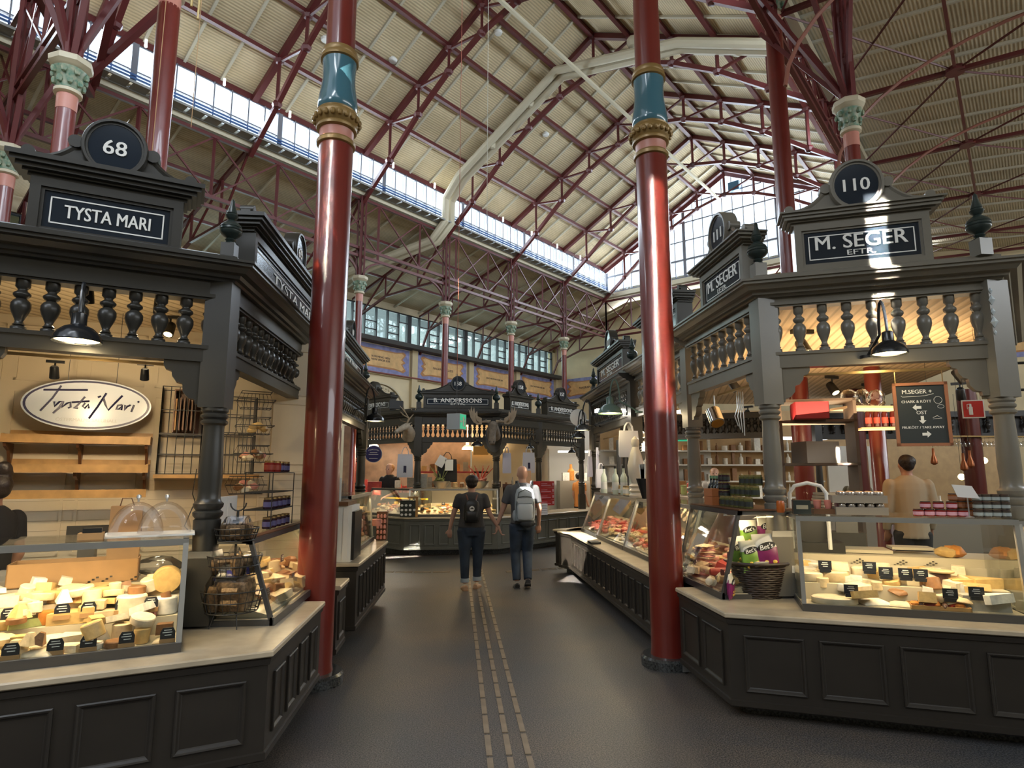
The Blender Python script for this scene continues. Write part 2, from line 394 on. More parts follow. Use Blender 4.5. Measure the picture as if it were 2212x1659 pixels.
# ---- band of windows in the north wall, with painted panels below
w4 = struct(MB().box(-4, 24.9, 17.94, 17.96, 6.6, 7.8, T=UV).build('window_4', WINGL, origin=(0, 0, 0)))
f = MB(); u = 24.95; k = 0
while u > -3:
    t = .10 if k % 6 == 0 else .022
    f.box(u - t, u + t, 17.86, 17.96, 6.58, 7.82, T=UV)
    if k % 6 in (0, 1, 3, 4):
        for z in ((7.25, 6.95) if k % 2 else (7.45,)): f.box(u - .53, u, 17.88, 17.94, z - .02, z + .02, T=UV)
    u -= 3.17 / 6; k += 1
for z in (6.6, 7.8): f.box(-3, 24.95, 17.86, 17.98, z - .04, z + .04, T=UV)
f.build('glazing_bars', mat('window_iron', (.02, .02, .025), .5), w4)
sl = MB().box(-4, 25.1, 17.35, 17.8, 6.4, 6.56, T=UV)
struct(sl.build('trim_ledge_north', mat('dark_ledge', (.06, .055, .05), .6), origin=(0, 0, 0)))
cr = MB(); cr.box(-4, 25.1, 17.68, 17.8, 5.27, 5.36, T=UV)
for k in range(9):
    u = 25.1 - 3.17 * k
    cr.box(u - .14, u + .14, 17.66, 17.8, 4.2, 6.4, T=UV)
struct(cr.build('trim_mould_north', mat('mould_cream', (.62, .50, .30), .6), origin=(0, 0, 0)))
cr = MB().box(-4, 25.1, 17.60, 17.68, 5.30, 5.34, T=UV); struct(cr.build('trim_line_north', mat('red_line', (.22, .05, .04), .6), origin=(0, 0, 0)))
PBL = mat('panel_blue', (.30, .31, .56), .7, noise=.35, nscale=5); POR = mat('panel_orange', (.80, .50, .22), .7, noise=.2, nscale=5); PINK2 = mat('panel_scroll', (.50, .24, .10), .7)
TEXTB = mat('painted_brown', (.16, .10, .07), .7)
def cartouche(a, b):
    pts = [(-1, -.62), (-.90, -.8), (-.6, -.68), (.6, -.68), (.90, -.8), (1, -.62), (.86, -.2), (.98, .0), (.86, .2), (1, .62), (.90, .8), (.6, .68), (-.6, .68), (-.90, .8), (-1, .62), (-.86, .2), (-.98, 0), (-.86, -.2)]
    return [(x * a, y * b) for x, y in pts]
plab = ['two lines of lettering, highest of all', 'one long line, second along the far wall', 'lettering, third along the far wall above the arches', 'lettering, last before the corner of the far wall', 'lettering, hidden behind the big column']
def painted_panel(fr, sc, sw_, zc, d, txt, label):
    T = lambda x, y, z: fr(sc + x, d - z, zc + y)
    t = thing('wall_mural', label, 'mural', T(0, -.5, 0), group='painted panels below the wall windows')
    MB().box(-sw_, sw_, -.5, .5, 0, .02, T=T).build('panel_ground', PBL, t)
    m = MB(); m.prism(cartouche(sw_ * .88, .50), lambda x, y: T(x, y, .02), lambda x, y: T(x, y, .03)); m.build('scroll_border', PINK2, t)
    m = MB(); m.prism(cartouche(sw_ * .80, .42), lambda x, y: T(x, y, .03), lambda x, y: T(x, y, .045)); m.build('cartouche', POR, t)
    m = MB(); put_text(m, txt, lambda x, y, z: T(x, y, .05 + z), width=sw_ * (.62 if '\n' in txt else .8)); m.build('lettering', TEXTB, t)
NW = Fr((0, 0), (NU[0], NU[1]), (NV[0], NV[1]))
for i, k in enumerate((3, 2, 1, 0, 4)):
    painted_panel(NW, 25.1 - 3.17 * k - 1.585, 1.38, 5.87, 17.79, ['BON MENG NIEN\nNON VINCIR SUR', 'NAGRAM BE GUSTI', 'DIAT MOTION FOR 100', 'DIAT MOTION FOR 100', 'NAGRAM BE GUSTI'][i],
                  'blue wall mural with orange scroll and ' + plab[i])
NE = Fr((NU[0] * 25.1, NU[1] * 25.1), (-NV[0], -NV[1]), (NU[0], NU[1]))
painted_panel(NE, -15.7, 1.6, 5.87, -.0, 'NAGRAM BE GUSTI', 'blue painted wall panel with orange scroll just round the corner on the end wall')
painted_panel(NE, -.2, 1.6, 5.87, -.0, 'DIAT MOTION FOR 100', 'blue painted wall panel seen past the right edge of the front stall')
# arches and painted rosettes under the panels
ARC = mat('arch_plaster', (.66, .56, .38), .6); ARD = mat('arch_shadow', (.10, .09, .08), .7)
for i, k in enumerate((3, 2)):
    uc = 25.1 - 3.17 * k - 1.585
    T = lambda x, y, z: NW(uc + x, 17.79 - z, y)
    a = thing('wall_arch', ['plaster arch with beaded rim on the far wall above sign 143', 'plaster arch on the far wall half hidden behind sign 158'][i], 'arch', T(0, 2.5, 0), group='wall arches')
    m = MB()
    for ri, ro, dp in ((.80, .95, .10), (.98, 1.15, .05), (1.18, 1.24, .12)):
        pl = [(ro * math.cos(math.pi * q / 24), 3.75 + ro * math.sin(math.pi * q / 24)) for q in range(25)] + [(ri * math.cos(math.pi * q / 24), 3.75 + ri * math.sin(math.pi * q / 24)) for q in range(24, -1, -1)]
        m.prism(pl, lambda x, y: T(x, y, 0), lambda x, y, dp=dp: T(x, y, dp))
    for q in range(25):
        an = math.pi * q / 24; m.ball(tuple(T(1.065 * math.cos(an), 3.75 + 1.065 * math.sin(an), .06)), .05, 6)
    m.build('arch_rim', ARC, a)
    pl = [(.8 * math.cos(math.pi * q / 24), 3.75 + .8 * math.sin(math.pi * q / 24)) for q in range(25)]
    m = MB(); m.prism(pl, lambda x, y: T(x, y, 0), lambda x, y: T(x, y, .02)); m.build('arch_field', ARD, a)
ROS = mat('rosette_red', (.34, .07, .06), .7)
for i, (u, z) in enumerate(((16.35, 4.5), (18.0, 4.45), (13.1, 4.9))):
    m = MB(); T = lambda x, y, zz: NW(u + x, 17.79 - zz, z + y)
    for q in range(8):
        an = math.pi * q / 4; m.lathe([(.055, 0), (.055, .015)], (.12 * math.cos(an), .12 * math.sin(an), 0), 8, 0, T=T)
    m.lathe([(.05, 0), (.05, .02)], (0, 0, 0), 10, 1, T=T)
    tag(m.build('painted_rosette', [ROS, ARC]), ['red painted rosette between the far arches, nearer sign 143', 'red painted rosette on the far wall beside sign 158', 'red painted rosette behind the thin column left of sign 143'][i], 'ornament', 'wall rosettes')

# ================================================================== roof trusses
def nz(v): return roofz(v) - .10
NODES = 5
half = [VL - (VL - VM) * i / NODES for i in range(NODES + 1)]       # from wall to ridge, north side
drop = [1.35, 1.12, .80, .66, .72, 1.02]
bay_label = ['behind the big blue-ringed columns, nearest overhead', 'first', 'second']
def truss(k, u):
    labs = ['red iron roof truss across the nave, ' + s for s in ('its tip at the top left corner', 'at the top left behind the tall plain column', 'nearest one to the left blue-ringed column', 'the one between the two blue-ringed columns',
            'the one carrying the cream pipes', 'first beyond the cream pipes', 'second beyond the cream pipes', 'last before the gable window')]
    t = thing('roof_truss', labs[k], 'roof truss', UV(u, VL, 8.9), group='roof trusses of the nave')
    up = MB(); lo = MB(); web = MB()
    for sg in (1, -1):
        vv = [VM + sg * (v - VM) for v in half]
        up.bar(UV(u, vv[0], nz(vv[0])), UV(u, vv[-1], nz(vv[-1])), .13)
        pts = [UV(u, vv[0], 8.95)] + [UV(u, vv[i], nz(vv[i]) - drop[i]) for i in range(1, NODES + 1)]
        for a, b_ in zip(pts[:-1], pts[1:]): lo.bar(a, b_, .10)
        for i in range(1, NODES + 1):
            if i < NODES or sg == 1: web.bar(UV(u, vv[i], nz(vv[i])), pts[i], .065)
            a = UV(u, vv[i], nz(vv[i]) - .06)
            if i < NODES: web.bar(a, pts[i + 1] if i < NODES - 1 or sg == 1 else pts[i + 1], .055)
            for q in (UV(u, vv[i], nz(vv[i]) - .04), pts[i]): web.ball(q, .12, 6, sc=(1, 1, .8))
    up.build('rafter_chord', TRED, t); lo.build('bottom_chord', TRED, t); web.build('web_bars', TRED, t)
for k in range(8): truss(k, BAYS[2 + k] if k < 7 else UG - .25)
# purlins and pale rafters
plab2 = ['lowest', 'second from the wall', 'third from the wall', 'fourth from the wall', 'one next to the ridge']
for sg, side in ((1, 'left'), (-1, 'right')):
    for i in range(1, NODES):
        v = VM + sg * (half[i] - VM)
        tag(MB().bar(UV(-2.4, v, roofz(v) - .09), UV(UG, v, roofz(v) - .09), .10).build('purlin', TRED, origin=UV(0, v, roofz(v))), f'long red iron purlin under the {side} roof slope, {plab2[i-1]}', 'purlin', 'purlins')
tag(MB().bar(UV(-2.4, VM, RIDGE - .1), UV(UG, VM, RIDGE - .1), .12).build('ridge_beam', TRED, origin=UV(0, VM, RIDGE)), 'long red iron beam under the ridge of the nave roof', 'beam')
RIBC = mat('rib_cream', (.60, .56, .44), .6)
for sg, side in ((1, 'left'), (-1, 'right')):
    n = 0
    for k in range(2, 9):
        for q in (1, 2, 3, 4):
            u = BAYS[k] + 3.17 * q / 4 if k < 9 else 0
            if u > UG - .2: continue
            e = VM + sg * (VL - VM)
            m = MB().bar(UV(u, e, roofz(e) - .035), UV(u, VM, RIDGE - .035), .055 if q < 4 else .09)
            tag(m.build('ceiling_rib', RIBC), f'slim cream roof rib lying under the {side} slope of boards', 'roof rib', f'cream ribs of the {side} slope')
# thin tie rods crossing under the nave
for i, (a, b_) in enumerate((((3.22, 12.2, 9.9), (0.1, 5.0, 11.3)), ((3.22, 9.5, 11.0), (-1.5, 3.5, 11.6)))):
    tag(MB().tube([UV(*a), UV(*b_)], .02, 6).build('tie_rod', TRED), ['thin red tie rod slanting below the top left roof, the lower one', 'thin red tie rod slanting below the top left roof, the upper one'][i], 'tie rod', 'tie rods')
# cream pipes
pp = []
for dv, dz_ in ((0, 0), (.26, -.05)):
    u = BAYS[6] - .42 + dv
    pts = [UV(u, VR + .3, roofz(VR + .3) - .42), UV(u, 5.2, roofz(5.2) - .45), UV(u, 8.6, roofz(8.6) - .45 + dz_), UV(u, 12.2, roofz(12.2) - .40), UV(u, 12.75, 9.95), UV(u, 12.75, 9.25), UV(u - .1, 13.2, 8.75), UV(u - 1.2, 16.2, 8.0), UV(u - 1.6, 17.6, 7.6)]
    pp.append(pts)
pt = thing('ceiling_pipes', 'pair of fat cream pipes running down the roof slope and along the wall', 'pipes', pp[0][0])
for p in pp: MB().tube(p, .115, 10).build('pipe', CREAM, pt)
m = MB()
for q in (UV(BAYS[6] - .3, 11, roofz(11) - .4), UV(BAYS[6] - .3, 9.6, roofz(9.6) - .4), UV(BAYS[6] - .3, 6.4, roofz(6.4) - .4)): MB().ball(q, .15, 8).build('pipe_clamp', CREAM, pt)
tag(MB().bar(UV(9.0, 7.85, 11.93), UV(21.8, 7.85, 11.93), .075).build('conduit', CREAM), 'slim straight cream conduit slanting across the middle of the roof', 'conduit')
# little lamps on the north eave and smoke heads
DOT = mat('white_bead', (.9, .9, .85), .4, emit=(1, .97, .9), es=1.2)
for k in range(11):
    u = 4.0 + k * 1.6
    tag(MB().ball(UV(u, VL - .2, EAVE - .2), .035, 8).lathe([(.03, 0), (.03, .12)], tuple(UV(u, VL - .2, EAVE - .18)), 6).build('eave_lamp', DOT), 'small round white lamp on the red eave beam above the long window', 'lamp', 'eave lamps')
for i, p in enumerate(((8.6, 10.8), (10.4, 9.0), (7.0, 11.2), (14.0, 10.2), (9.6, 6.4))):
    q = UV(p[0], p[1], roofz(p[1]) - .12)
    tag(MB().lathe([(.09, 0), (.11, .05), (.05, .12)], tuple(q), 10).build('smoke_detector', WHITE), 'small white smoke detector on the boarded roof, ' + ['lower left one', 'between the two blue-ringed columns', 'near the left blue-ringed column', 'beyond the cream pipes', 'high near the right column'][i], 'smoke detector', 'smoke detectors')

# ================================================================== iron arcade and aisles
CAPZ = 6.66
def capital(t, x, y, z, r):
    m = MB()
    m.lathe([(r, -.48), (r * 1.02, -.30), (r, -.28)], (x, y, z), 16, 0)
    m.build('pink_neck', PINK, t)
    m = MB(); m.lathe([(r * 1.05, -.28), (r * 1.35, -.26), (r * 1.35, -.22), (r * 1.05, -.2), (r * 1.1, -.10), (r * 1.5, .06), (r * 1.75, .08)], (x, y, z), 16, 0)
    m.lathe([(r * 1.7, .08), (r * 2.1, .12), (r * 2.15, .18), (r * 2.0, .2), (r * .9, .2)], (x, y, z), 8, 0)
    m.build('capital', CAPC, t)
    m = MB(); m.lathe([(r * 1.12, -.2), (r * 1.24, -.10), (r * 1.62, .03), (r * 1.66, .055), (r * 1.2, .06)], (x, y, z), 16)
    for k in range(8):
        a = math.pi * k / 4 + .2
        for zz, rr in ((-.12, 1.32), (-.0, 1.6)):
            m.ball((x + r * rr * math.cos(a + zz * 3), y + r * rr * math.sin(a + zz * 3), z + zz), r * .32, 6, sc=(1, 1, 1.5))
    m.build('acanthus_leaves', CAPG, t)
def slim_column(name, label, x, y, r=.10, post=True, top=SILL - .2, group='slim arcade columns', az=NA):
    t = thing(name, label, 'column', (x, y, 0), group=group)
    m = MB(); m.lathe([(r * 1.3, 0), (r * 1.3, .5), (r, .55), (r * .96, CAPZ - .45)], (x, y, 0), 18); m.build('shaft', RED, t)
    capital(t, x, y, CAPZ, r)
    if post:
        m = MB(); c, s = math.sin(az), math.cos(az)
        for a, b_ in ((.07, .07), (-.07, .07), (.07, -.07), (-.07, -.07)):
            dx, dy = a * c - b_ * s, a * s + b_ * c; m.bar((x + dx, y + dy, CAPZ + .18), (x + dx, y + dy, top), .045)
        zz = CAPZ + .3; q = 1
        while zz < top - .3:
            m.bar((x - .07 * c * q, y - .07 * s * q, zz), (x + .07 * c * q, y + .07 * s * q, zz + .28), .03); zz += .28; q = -q
        m.bar((x, y, CAPZ + .18), (x, y, top), .07)
        m.build('lattice_post', TRED, t)
    return t
ARCU = [9.56, 12.73, 15.87, 19.05]
al = ['first of four before the far wall', 'rising behind sign 158 of the middle far stall', 'rising behind the second, narrower sign 158', 'rising behind sign 157 near the far corner']
for u, l in zip(ARCU, al):
    p = UV(u, VL, 0); slim_column('cast_iron_column', 'slim red column with green capital ' + l, p[0], p[1])
for (u, v), l in zip([(1.94, 8.87), (1.98, 12.1)], ['right above the left end of sign 68', 'at the left edge above the stall sign']):
    p = UV(u, v, 0); slim_column('cast_iron_column', 'red iron column with green leafy capital ' + l, p[0], p[1], .115, top=9.6)
p = UV(9.2, 1.41, 0); slim_column('cast_iron_column', 'red iron column with green capital and fanning brackets above sign 110', p[0], p[1], .10, top=9.6)

def truss_girder(label, f, s0, s1, step, zt, zb, group, sub=2, kind='X'):
    """long lattice girder; f(s) gives the plan point"""
    t = thing('lattice_girder', label, 'girder', (*f(s0), zb), group=group)
    P = lambda s, z: (*f(s), z)
    m = MB()
    for z in (zt, zb, zb - .22): m.bar(P(s0, z), P(s1, z), .075)
    m.build('chords', TRED, t)
    m = MB(); n = max(1, round((s1 - s0) / step)); ds = (s1 - s0) / n
    for k in range(n + 1):
        s = s0 + ds * k; m.bar(P(s, zb - .2), P(s, zt), .06)
        if k < n:
            h = ds / sub
            for j in range(sub):
                a = s + h * j; m.bar(P(a, zb), P(a + h, zt), .035); m.bar(P(a, zt), P(a + h, zb), .035)
                if j: m.bar(P(a, zb), P(a, zt), .05)
    m.build('lattice_bars', TRED, t)
    return t
fN = lambda s: tuple(UV(s, VL, 0)[:2])
truss_girder('long red lattice girder below the roof window, carried by the row of slim columns', fN, -2, UG, 3.17, SILL - .25, 7.65, 'lattice girders')
fS = lambda s: tuple(UV(s, VR + .05, 0)[:2])
truss_girder('dark red lattice girder seen steeply from below at the upper right', fS, 3.0, UG, 3.17, SILL - .25, 8.6, 'lattice girders', 4)
fE = lambda s: tuple(UV(UG, s, 0)[:2])
truss_girder('red lattice girder under the sill of the gable window', fE, VR, VL, 3.6, SILL - .3, 7.65, 'lattice girders', 3)
fW = lambda s: tuple(UV(1.95, s, 0)[:2])
truss_girder('red lattice girder high in the upper left corner over the green capitals', fW, 7, 17.5, 3.2, 9.5, 7.9, 'lattice girders', 2)
# curved brackets springing from the posts
def curve_bracket(m, f, s, sg, z0, z1, w):
    pts = []
    for k in range(9):
        a = math.pi / 2 * k / 8; pts.append((*f(s + sg * w * (1 - math.cos(a)) + sg * .08), z0 + (z1 - z0) * math.sin(a)))
    m.tube(pts, .035, 4)
for i, u in enumerate(ARCU):
    m = MB()
    for sg in (-1, 1): curve_bracket(m, fN, u, sg, CAPZ + .2, 7.45, .95)
    fc = lambda s, u=u: tuple(UV(u, s, 0)[:2])
    curve_bracket(m, fc, VL, 1, CAPZ + .2, 7.9, 1.2)
    tag(m.build('arched_bracket', TRED), ['curved red iron brackets spreading from the post ' + q for q in ('leftmost in the row of slim columns', 'above the column behind the middle far sign', 'above the column behind the narrow far sign', 'above the column next to the far corner')][i], 'bracket', 'arched brackets')
# aisle trusses, north
for k, u in enumerate([BAYS[2 + i] for i in range(1, 8)] + [24.6]):
    t = thing('aisle_truss', 'red iron truss under the far left aisle roof, ' + ['first from the left edge', 'second from the left edge', 'third, near the tall plain column', 'fourth, left of the big column', 'fifth, behind the big left column', 'sixth, above the row of wall windows', 'seventh, close to the far corner', 'last, in the far corner'][k], 'roof truss', UV(u, VL, 7.6), group='aisle trusses')
    m = MB(); za = lambda v: 9.3 - (v - VL) * .287 - .12
    m.bar(UV(u, VL, za(VL)), UV(u, 17.8, za(17.8)), .08); m.build('rafter_chord', TRED, t)
    m = MB()
    low = [UV(u, VL, 7.6), UV(u, 14.4, 7.62), UV(u, 16.0, 7.6), UV(u, 17.3, 7.2), UV(u, 17.75, 6.3)]
    for a, b_ in zip(low[:-1], low[1:]): m.bar(a, b_, .07)
    for i, (v, vz) in enumerate(((14.4, 7.62), (16.0, 7.6), (17.3, 7.2))):
        m.bar(UV(u, v, za(v)), UV(u, v, vz), .05)
        pv = (VL, 14.4, 16.0)[i]; m.bar(UV(u, pv, za(pv)), UV(u, v, vz), .045)
    m.build('web_bars', TRED, t)
for i, v in enumerate((14.6, 16.2)):
    z = 9.3 - (v - VL) * .287 - .1
    tag(MB().bar(UV(-2, v, z), UV(25, v, z), .08).build('aisle_purlin', TRED, origin=UV(10, v, z)), ['red iron purlin under the left aisle roof, nearer the nave', 'red iron purlin under the left aisle roof, nearer the windows'][i], 'purlin', 'aisle purlins')
for k in range(22):
    u = -1 + k * 1.2; z = 9.28
    tag(MB().bar(UV(u, VL, 9.3), UV(u, 17.8, 9.3 - 4.7 * .287), .05).build('aisle_rib', RIBC), 'slim cream rib under the boards of the left aisle roof', 'roof rib', 'cream ribs of the left aisle')
# right hand aisle: chords, cross bracing, curved struts
HZ = 8.95
for k, u in enumerate(BAYS[4:10] + [24.4]):
    labs = ['nearest, in the top right corner', 'second from the top right corner', 'third from the top right corner', 'fourth from the top right corner', 'fifth, just above sign 110', 'sixth, right of sign 110', 'farthest, low on the right']
    t = thing('ceiling_chord', 'red iron chord with rosette joints under the right aisle, ' + labs[k], 'ceiling beam', UV(u, VR, HZ), group='chords of the right aisle')
    m = MB(); m.bar(UV(u, VR, HZ), UV(u, -10.8, HZ - 1.1), .075)
    m.build('chord', TRED, t)
    m = MB()
    for v in (.25, -3.2, -6.6): m.lathe([(.16, -.04), (.16, .04)], tuple(UV(u, v, HZ - (VR - v) * .084)), 8)
    m.build('joint_plate', TRED, t)
for i, v in enumerate((.25, -3.2, -6.6)):
    z = HZ - (VR - v) * .084
    tag(MB().bar(UV(0, v, z), UV(25, v, z), .05).build('ceiling_tie', TRED, origin=UV(12, v, z)), 'long thin red tie bar under the right aisle, ' + ['nearest the big girder', 'middle of three', 'farthest from the girder'][i], 'tie bar', 'tie bars of the right aisle')
us = BAYS[4:10] + [24.4]
for k in range(len(us) - 1):
    for j, (va, vb) in enumerate(((VR, .25), (.25, -3.2), (-3.2, -6.6), (-6.6, -10.4))):
        zf = lambda v: HZ - (VR - v) * .084
        m = MB(); m.tube([UV(us[k], va, zf(va)), UV(us[k + 1], vb, zf(vb))], .02, 5); m.tube([UV(us[k], vb, zf(vb)), UV(us[k + 1], va, zf(va))], .02, 5)
        tag(m.build('cross_brace', TRED), 'thin crossed red tie rods between two chords of the right aisle roof', 'tie rods', 'cross braces of the right aisle')
for k in range(26):
    u = 4 + k * .8
    tag(MB().bar(UV(u, VR, SILL + .08), UV(u, -10.9, 7.6), .05).build('aisle_rib', RIBC), 'slim cream rib under the boards of the right aisle roof', 'roof rib', 'cream ribs of the right aisle')
# curved struts rising from the right columns to the big girder
for i, u in enumerate((8.3, 11.4, 14.6)):
    m = MB(); pts = []
    for k in range(10):
        a = math.pi / 2 * k / 9; pts.append(UV(u + 2.2 * math.sin(a) * .2, 2.0 - 3.0 * (1 - math.cos(a)), 6.9 + (HZ - 6.9 - .1) * math.sin(a)))
    m.tube(pts, .03, 5)
    tag(m.build('curved_strut', mat('pale_red_iron', (.26, .10, .07), .4)), 'long curved iron strut arching out to the right aisle, ' + ['nearest', 'middle', 'farthest'][i], 'strut', 'curved struts')
m = MB()
for a in range(6):
    an = a * math.pi / 3 + .3; p0 = UV(9.2, 1.41, CAPZ + .2); m.bar(p0, UV(9.2 + 1.0 * math.cos(an), 1.9 + .7 * math.sin(an), HZ - .3), .06)
tag(m.build('fan_brackets', TRED), 'fan of red struts above the green capital behind sign 110', 'bracket')
m = MB()
for (u, v) in ((1.94, 8.87), (1.98, 12.1)):
    for a in range(6):
        an = a * math.pi / 3 + .5; m.bar(UV(u, v, CAPZ + .2), UV(u + 1.0 * math.cos(an), v + 1.0 * math.sin(an), 9.3), .07)
tag(m.build('fan_brackets', TRED), 'dense fans of dark red struts over the two leafy capitals at the upper left', 'bracket')
for i, (a, b_) in enumerate((((3.22, 12.9, 9.0), (2.6, 9.2, 10.3)), ((3.0, 12.6, 8.9), (4.2, 10.8, 10.9)), ((3.2, 13, 8.8), (1.2, 9.9, 9.0)))):
    tag(MB().bar(UV(*a), UV(*b_), .12).build('inclined_strut', TRED), ['heavy red inclined strut in the upper left, ' + q for q in ('lowest of three', 'steepest, ending at the roof', 'crossing behind the leafy capital')][i], 'strut', 'inclined struts')

# ================================================================== the tall columns
def tall_column(label, x, y, r, dz=0., drum=True, rt=None):
    t = thing('cast_iron_column', label, 'column', (x, y, 0), group='tall columns of the crossing'); rt = rt or r * .86
    if drum:
        c = (x, y, dz)
        MB().lathe([(r * 1.6, -dz), (r * 1.62, .07 - dz), (r * 1.5, .09 - dz)], c, 32).build('granite_base', GRANITE, t)
        MB().lathe([(r * 1.04, .09 - dz), (r, .14 - dz), (r, 4.62), (r * .97, 4.64)], c, 32).build('shaft', RED, t)
        MB().lathe([(r * 1.0, 4.60), (r * 1.12, 4.61), (r * 1.14, 4.64), (r * 1.05, 4.66)], c, 32).build('lower_ring', GOLD, t)
        MB().lathe([(r * .98, 4.65), (r * 1.0, 4.75), (r * 1.05, 4.77)], c, 32).build('pink_neck', PINK, t)
        m = MB(); m.lathe([(r * 1.05, 4.75), (r * 1.18, 4.76), (r * 1.2, 4.78), (r * 1.12, 4.80), (r * 1.22, 4.82), (r * 1.34, 4.86), (r * 1.34, 4.89), (r * 1.2, 4.92), (r * 1.22, 4.93), (r * 1.1, 4.95), (r * 1.0, 4.96)], c, 36)
        mm = m.build('bead_ring', GOLD, t)
        b = MB()
        for k in range(20):
            a = 2 * math.pi * k / 20; b.ball((x + r * 1.31 * math.cos(a), y + r * 1.31 * math.sin(a), dz + 4.85), .025, 8, sc=(1, 1, 1.25))
        b.build('beads', GOLD, mm)
        prof = [(1.08, 4.95), (1.15, 4.97), (1.17, 5.01), (1.13, 5.08), (1.03, 5.17), (.97, 5.25), (.96, 5.33), (1.0, 5.42), (1.03, 5.46)]
        MB().lathe([(r * a, z) for a, z in prof], c, 36).build('blue_drum', TEAL, t)
        MB().lathe([(r * 1.0, 5.44), (r * 1.13, 5.45), (r * 1.13, 5.48), (r * 1.04, 5.50), (r * 1.08, 5.52), (r * 1.02, 5.55), (r * .9, 5.55)], c, 32).build('upper_ring', GOLD, t)
        MB().lathe([(rt, 5.5), (rt * .97, EAVE - dz)], c, 28).build('upper_shaft', RED, t)
    else:
        MB().lathe([(r * 1.3, 0), (r * 1.3, .1), (r, .12), (r * .94, 8.75)], (x, y, 0), 28).build('shaft', RED, t)
        capital(t, x, y, 9.2, r * .94)
    return t
tall_column('massive red column with blue ringed drum, left of the passage', -1.14, 5.34, .152)
tall_column('massive red column with blue ringed drum, right of the passage', 1.88, 5.56, .150, .15)
p = UV(3.2, 9.45, 0); tall_column('tall plain red column rising behind sign 68', p[0], p[1], .16, drum=False)
p = UV(9.56, 2.42, 0); tall_column('tall plain red column rising behind the gap between signs 111 and 110', p[0], p[1], .135, drum=False)

# the hall goes on behind the viewer
WB = mat('wall_far_side', (.40, .32, .20), .8)
struct(MB().box(-22, 26, -9.2, -9, 0, 9.3).build('wall_back', WB, origin=(0, 0, 0)))
struct(MB().box(-22.2, -22, -9, 30, 0, 9.3).build('wall_left', WB, origin=(0, 0, 0)))
slab('ceiling_nave_north_rear', CEIL, -9, -2.5, VM, RIDGE, VL + .1, roofz(VL + .1))
struct(MB().box(-22, 26, -9, -6, 9.3, 9.4).build('ceiling_rear', AISLE, origin=(0, 0, 0)))
# ================================================================== stall woodwork
def baluster_proto(name, m):
    b = MB(); P = [(.034, 0), (.036, .04), (.036, .09), (.022, .11), (.03, .13), (.022, .16), (.018, .2), (.026, .27), (.040, .38), (.046, .46), (.045, .55), (.036, .60), (.022, .64), (.03, .66), (.040, .70), (.040, .74), (.026, .78), (.02, .81), (.026, .84), (.034, .87), (.034, 1.0)]
    b.lathe([(r, z) for r, z in P], (0, 0, 0), 12)
    return b.build('baluster', m, origin=(0, 0, 0)).data
BAL = {}
def add_baluster(parent, p, h, m):
    if m not in BAL:
        me = baluster_proto('baluster', m); BAL[m] = me
        bpy.data.objects.remove([o for o in bpy.data.objects if o.data == me][0])
    o = bpy.data.objects.new('baluster', BAL[m]); COL.objects.link(o); o.parent = parent
    o.location = [float(c) for c in V3(p) - OFF[parent]]; o.scale = (1.12, 1.12, h) if h > .3 else (.9, .9, h); return o
def turned_post(parent, x, y, z0, z1, m, zt, w=.085, name='post'):
    """square foot, turned shaft, square head"""
    b = MB(); a = z0 + .46 * (zt - z0) / 1.0 if False else z0
    L = zt - z0
    def sq(h0, h1, q): b.loft([[(x + sx * q, y + sy * q, z) for sx, sy in ((-1, -1), (1, -1), (1, 1), (-1, 1))] for z in (h0, h1)])
    sq(z0, z0 + .30 * L, w)
    b.loft([[(x + sx * w * k, y + sy * w * k, z0 + t * L) for sx, sy in ((-1, -1), (1, -1), (1, 1), (-1, 1))] for k, t in ((1, .30), (.9, .33))])
    pr = [(.9, .33), (.95, .40), (.98, .47), (.85, .475), (1.05, .49), (1.08, .505), (.86, .515), (1.05, .53), (1.08, .545), (.9, .555), (.82, .57), (.80, .60), (.86, .66), (.84, .74), (.78, .84), (.74, .90), (.76, .915), (.98, .925), (1.0, .935), (.8, .945), (.98, .955), (1.0, .965), (.84, .975), (.98, .985), (.98, 1.0)]
    b.lathe([(w * r, z0 + t * L) for r, t in pr], (x, y, 0), 18)
    sq(zt, z1, w * .98)
    return b.build(name, m, parent)
def finial(parent, x, y, z, s, m, m2):
    b = MB(); q = .062 * s
    b.loft([[(x + sx * q, y + sy * q, zz) for sx, sy in ((-1, -1), (1, -1), (1, 1), (-1, 1))] for zz in (z, z + .16 * s)], 0)
    b.build('finial_block', m, parent)
    b = MB(); b.lathe([(.07 * s, .16 * s), (.035 * s, .18 * s), (.05 * s, .20 * s), (.035 * s, .215 * s), (.085 * s, .25 * s), (.10 * s, .27 * s), (.102 * s, .285 * s), (.096 * s, .288 * s), (.104 * s, .30 * s), (.098 * s, .32 * s), (.102 * s, .325 * s), (.09 * s, .35 * s), (.05 * s, .385 * s), (.03 * s, .40 * s), (.05 * s, .42 * s), (.06 * s, .445 * s), (.045 * s, .46 * s), (.05 * s, .47 * s), (.022 * s, .56 * s), (.018 * s, .60 * s), (.002, .62 * s)], (x, y, z), 14)
    b.build('finial', m2, parent)
GRN = mat('finial_green', (.022, .034, .031), .3)
def bracket(parent, fr, s, d, z1, dirn, m, h=.28, w=.24, th=.03, along=True):
    """scalloped bracket under the beam, against a post"""
    pts = [(0, 0), (w, 0), (w, -.03), (w * .93, -.06), (w * .80, -.07), (w * .78, -.10), (w * .66, -.14), (w * .52, -.15), (w * .5, -.2), (w * .36, -.24), (w * .2, -.25), (.18 * w, -h), (0, -h)]
    b = MB()
    if along: b.prism(pts, lambda x, z: fr(s + dirn * x, d - th, z1 + z), lambda x, z: fr(s + dirn * x, d + th, z1 + z))
    return b.build('bracket', m, parent)
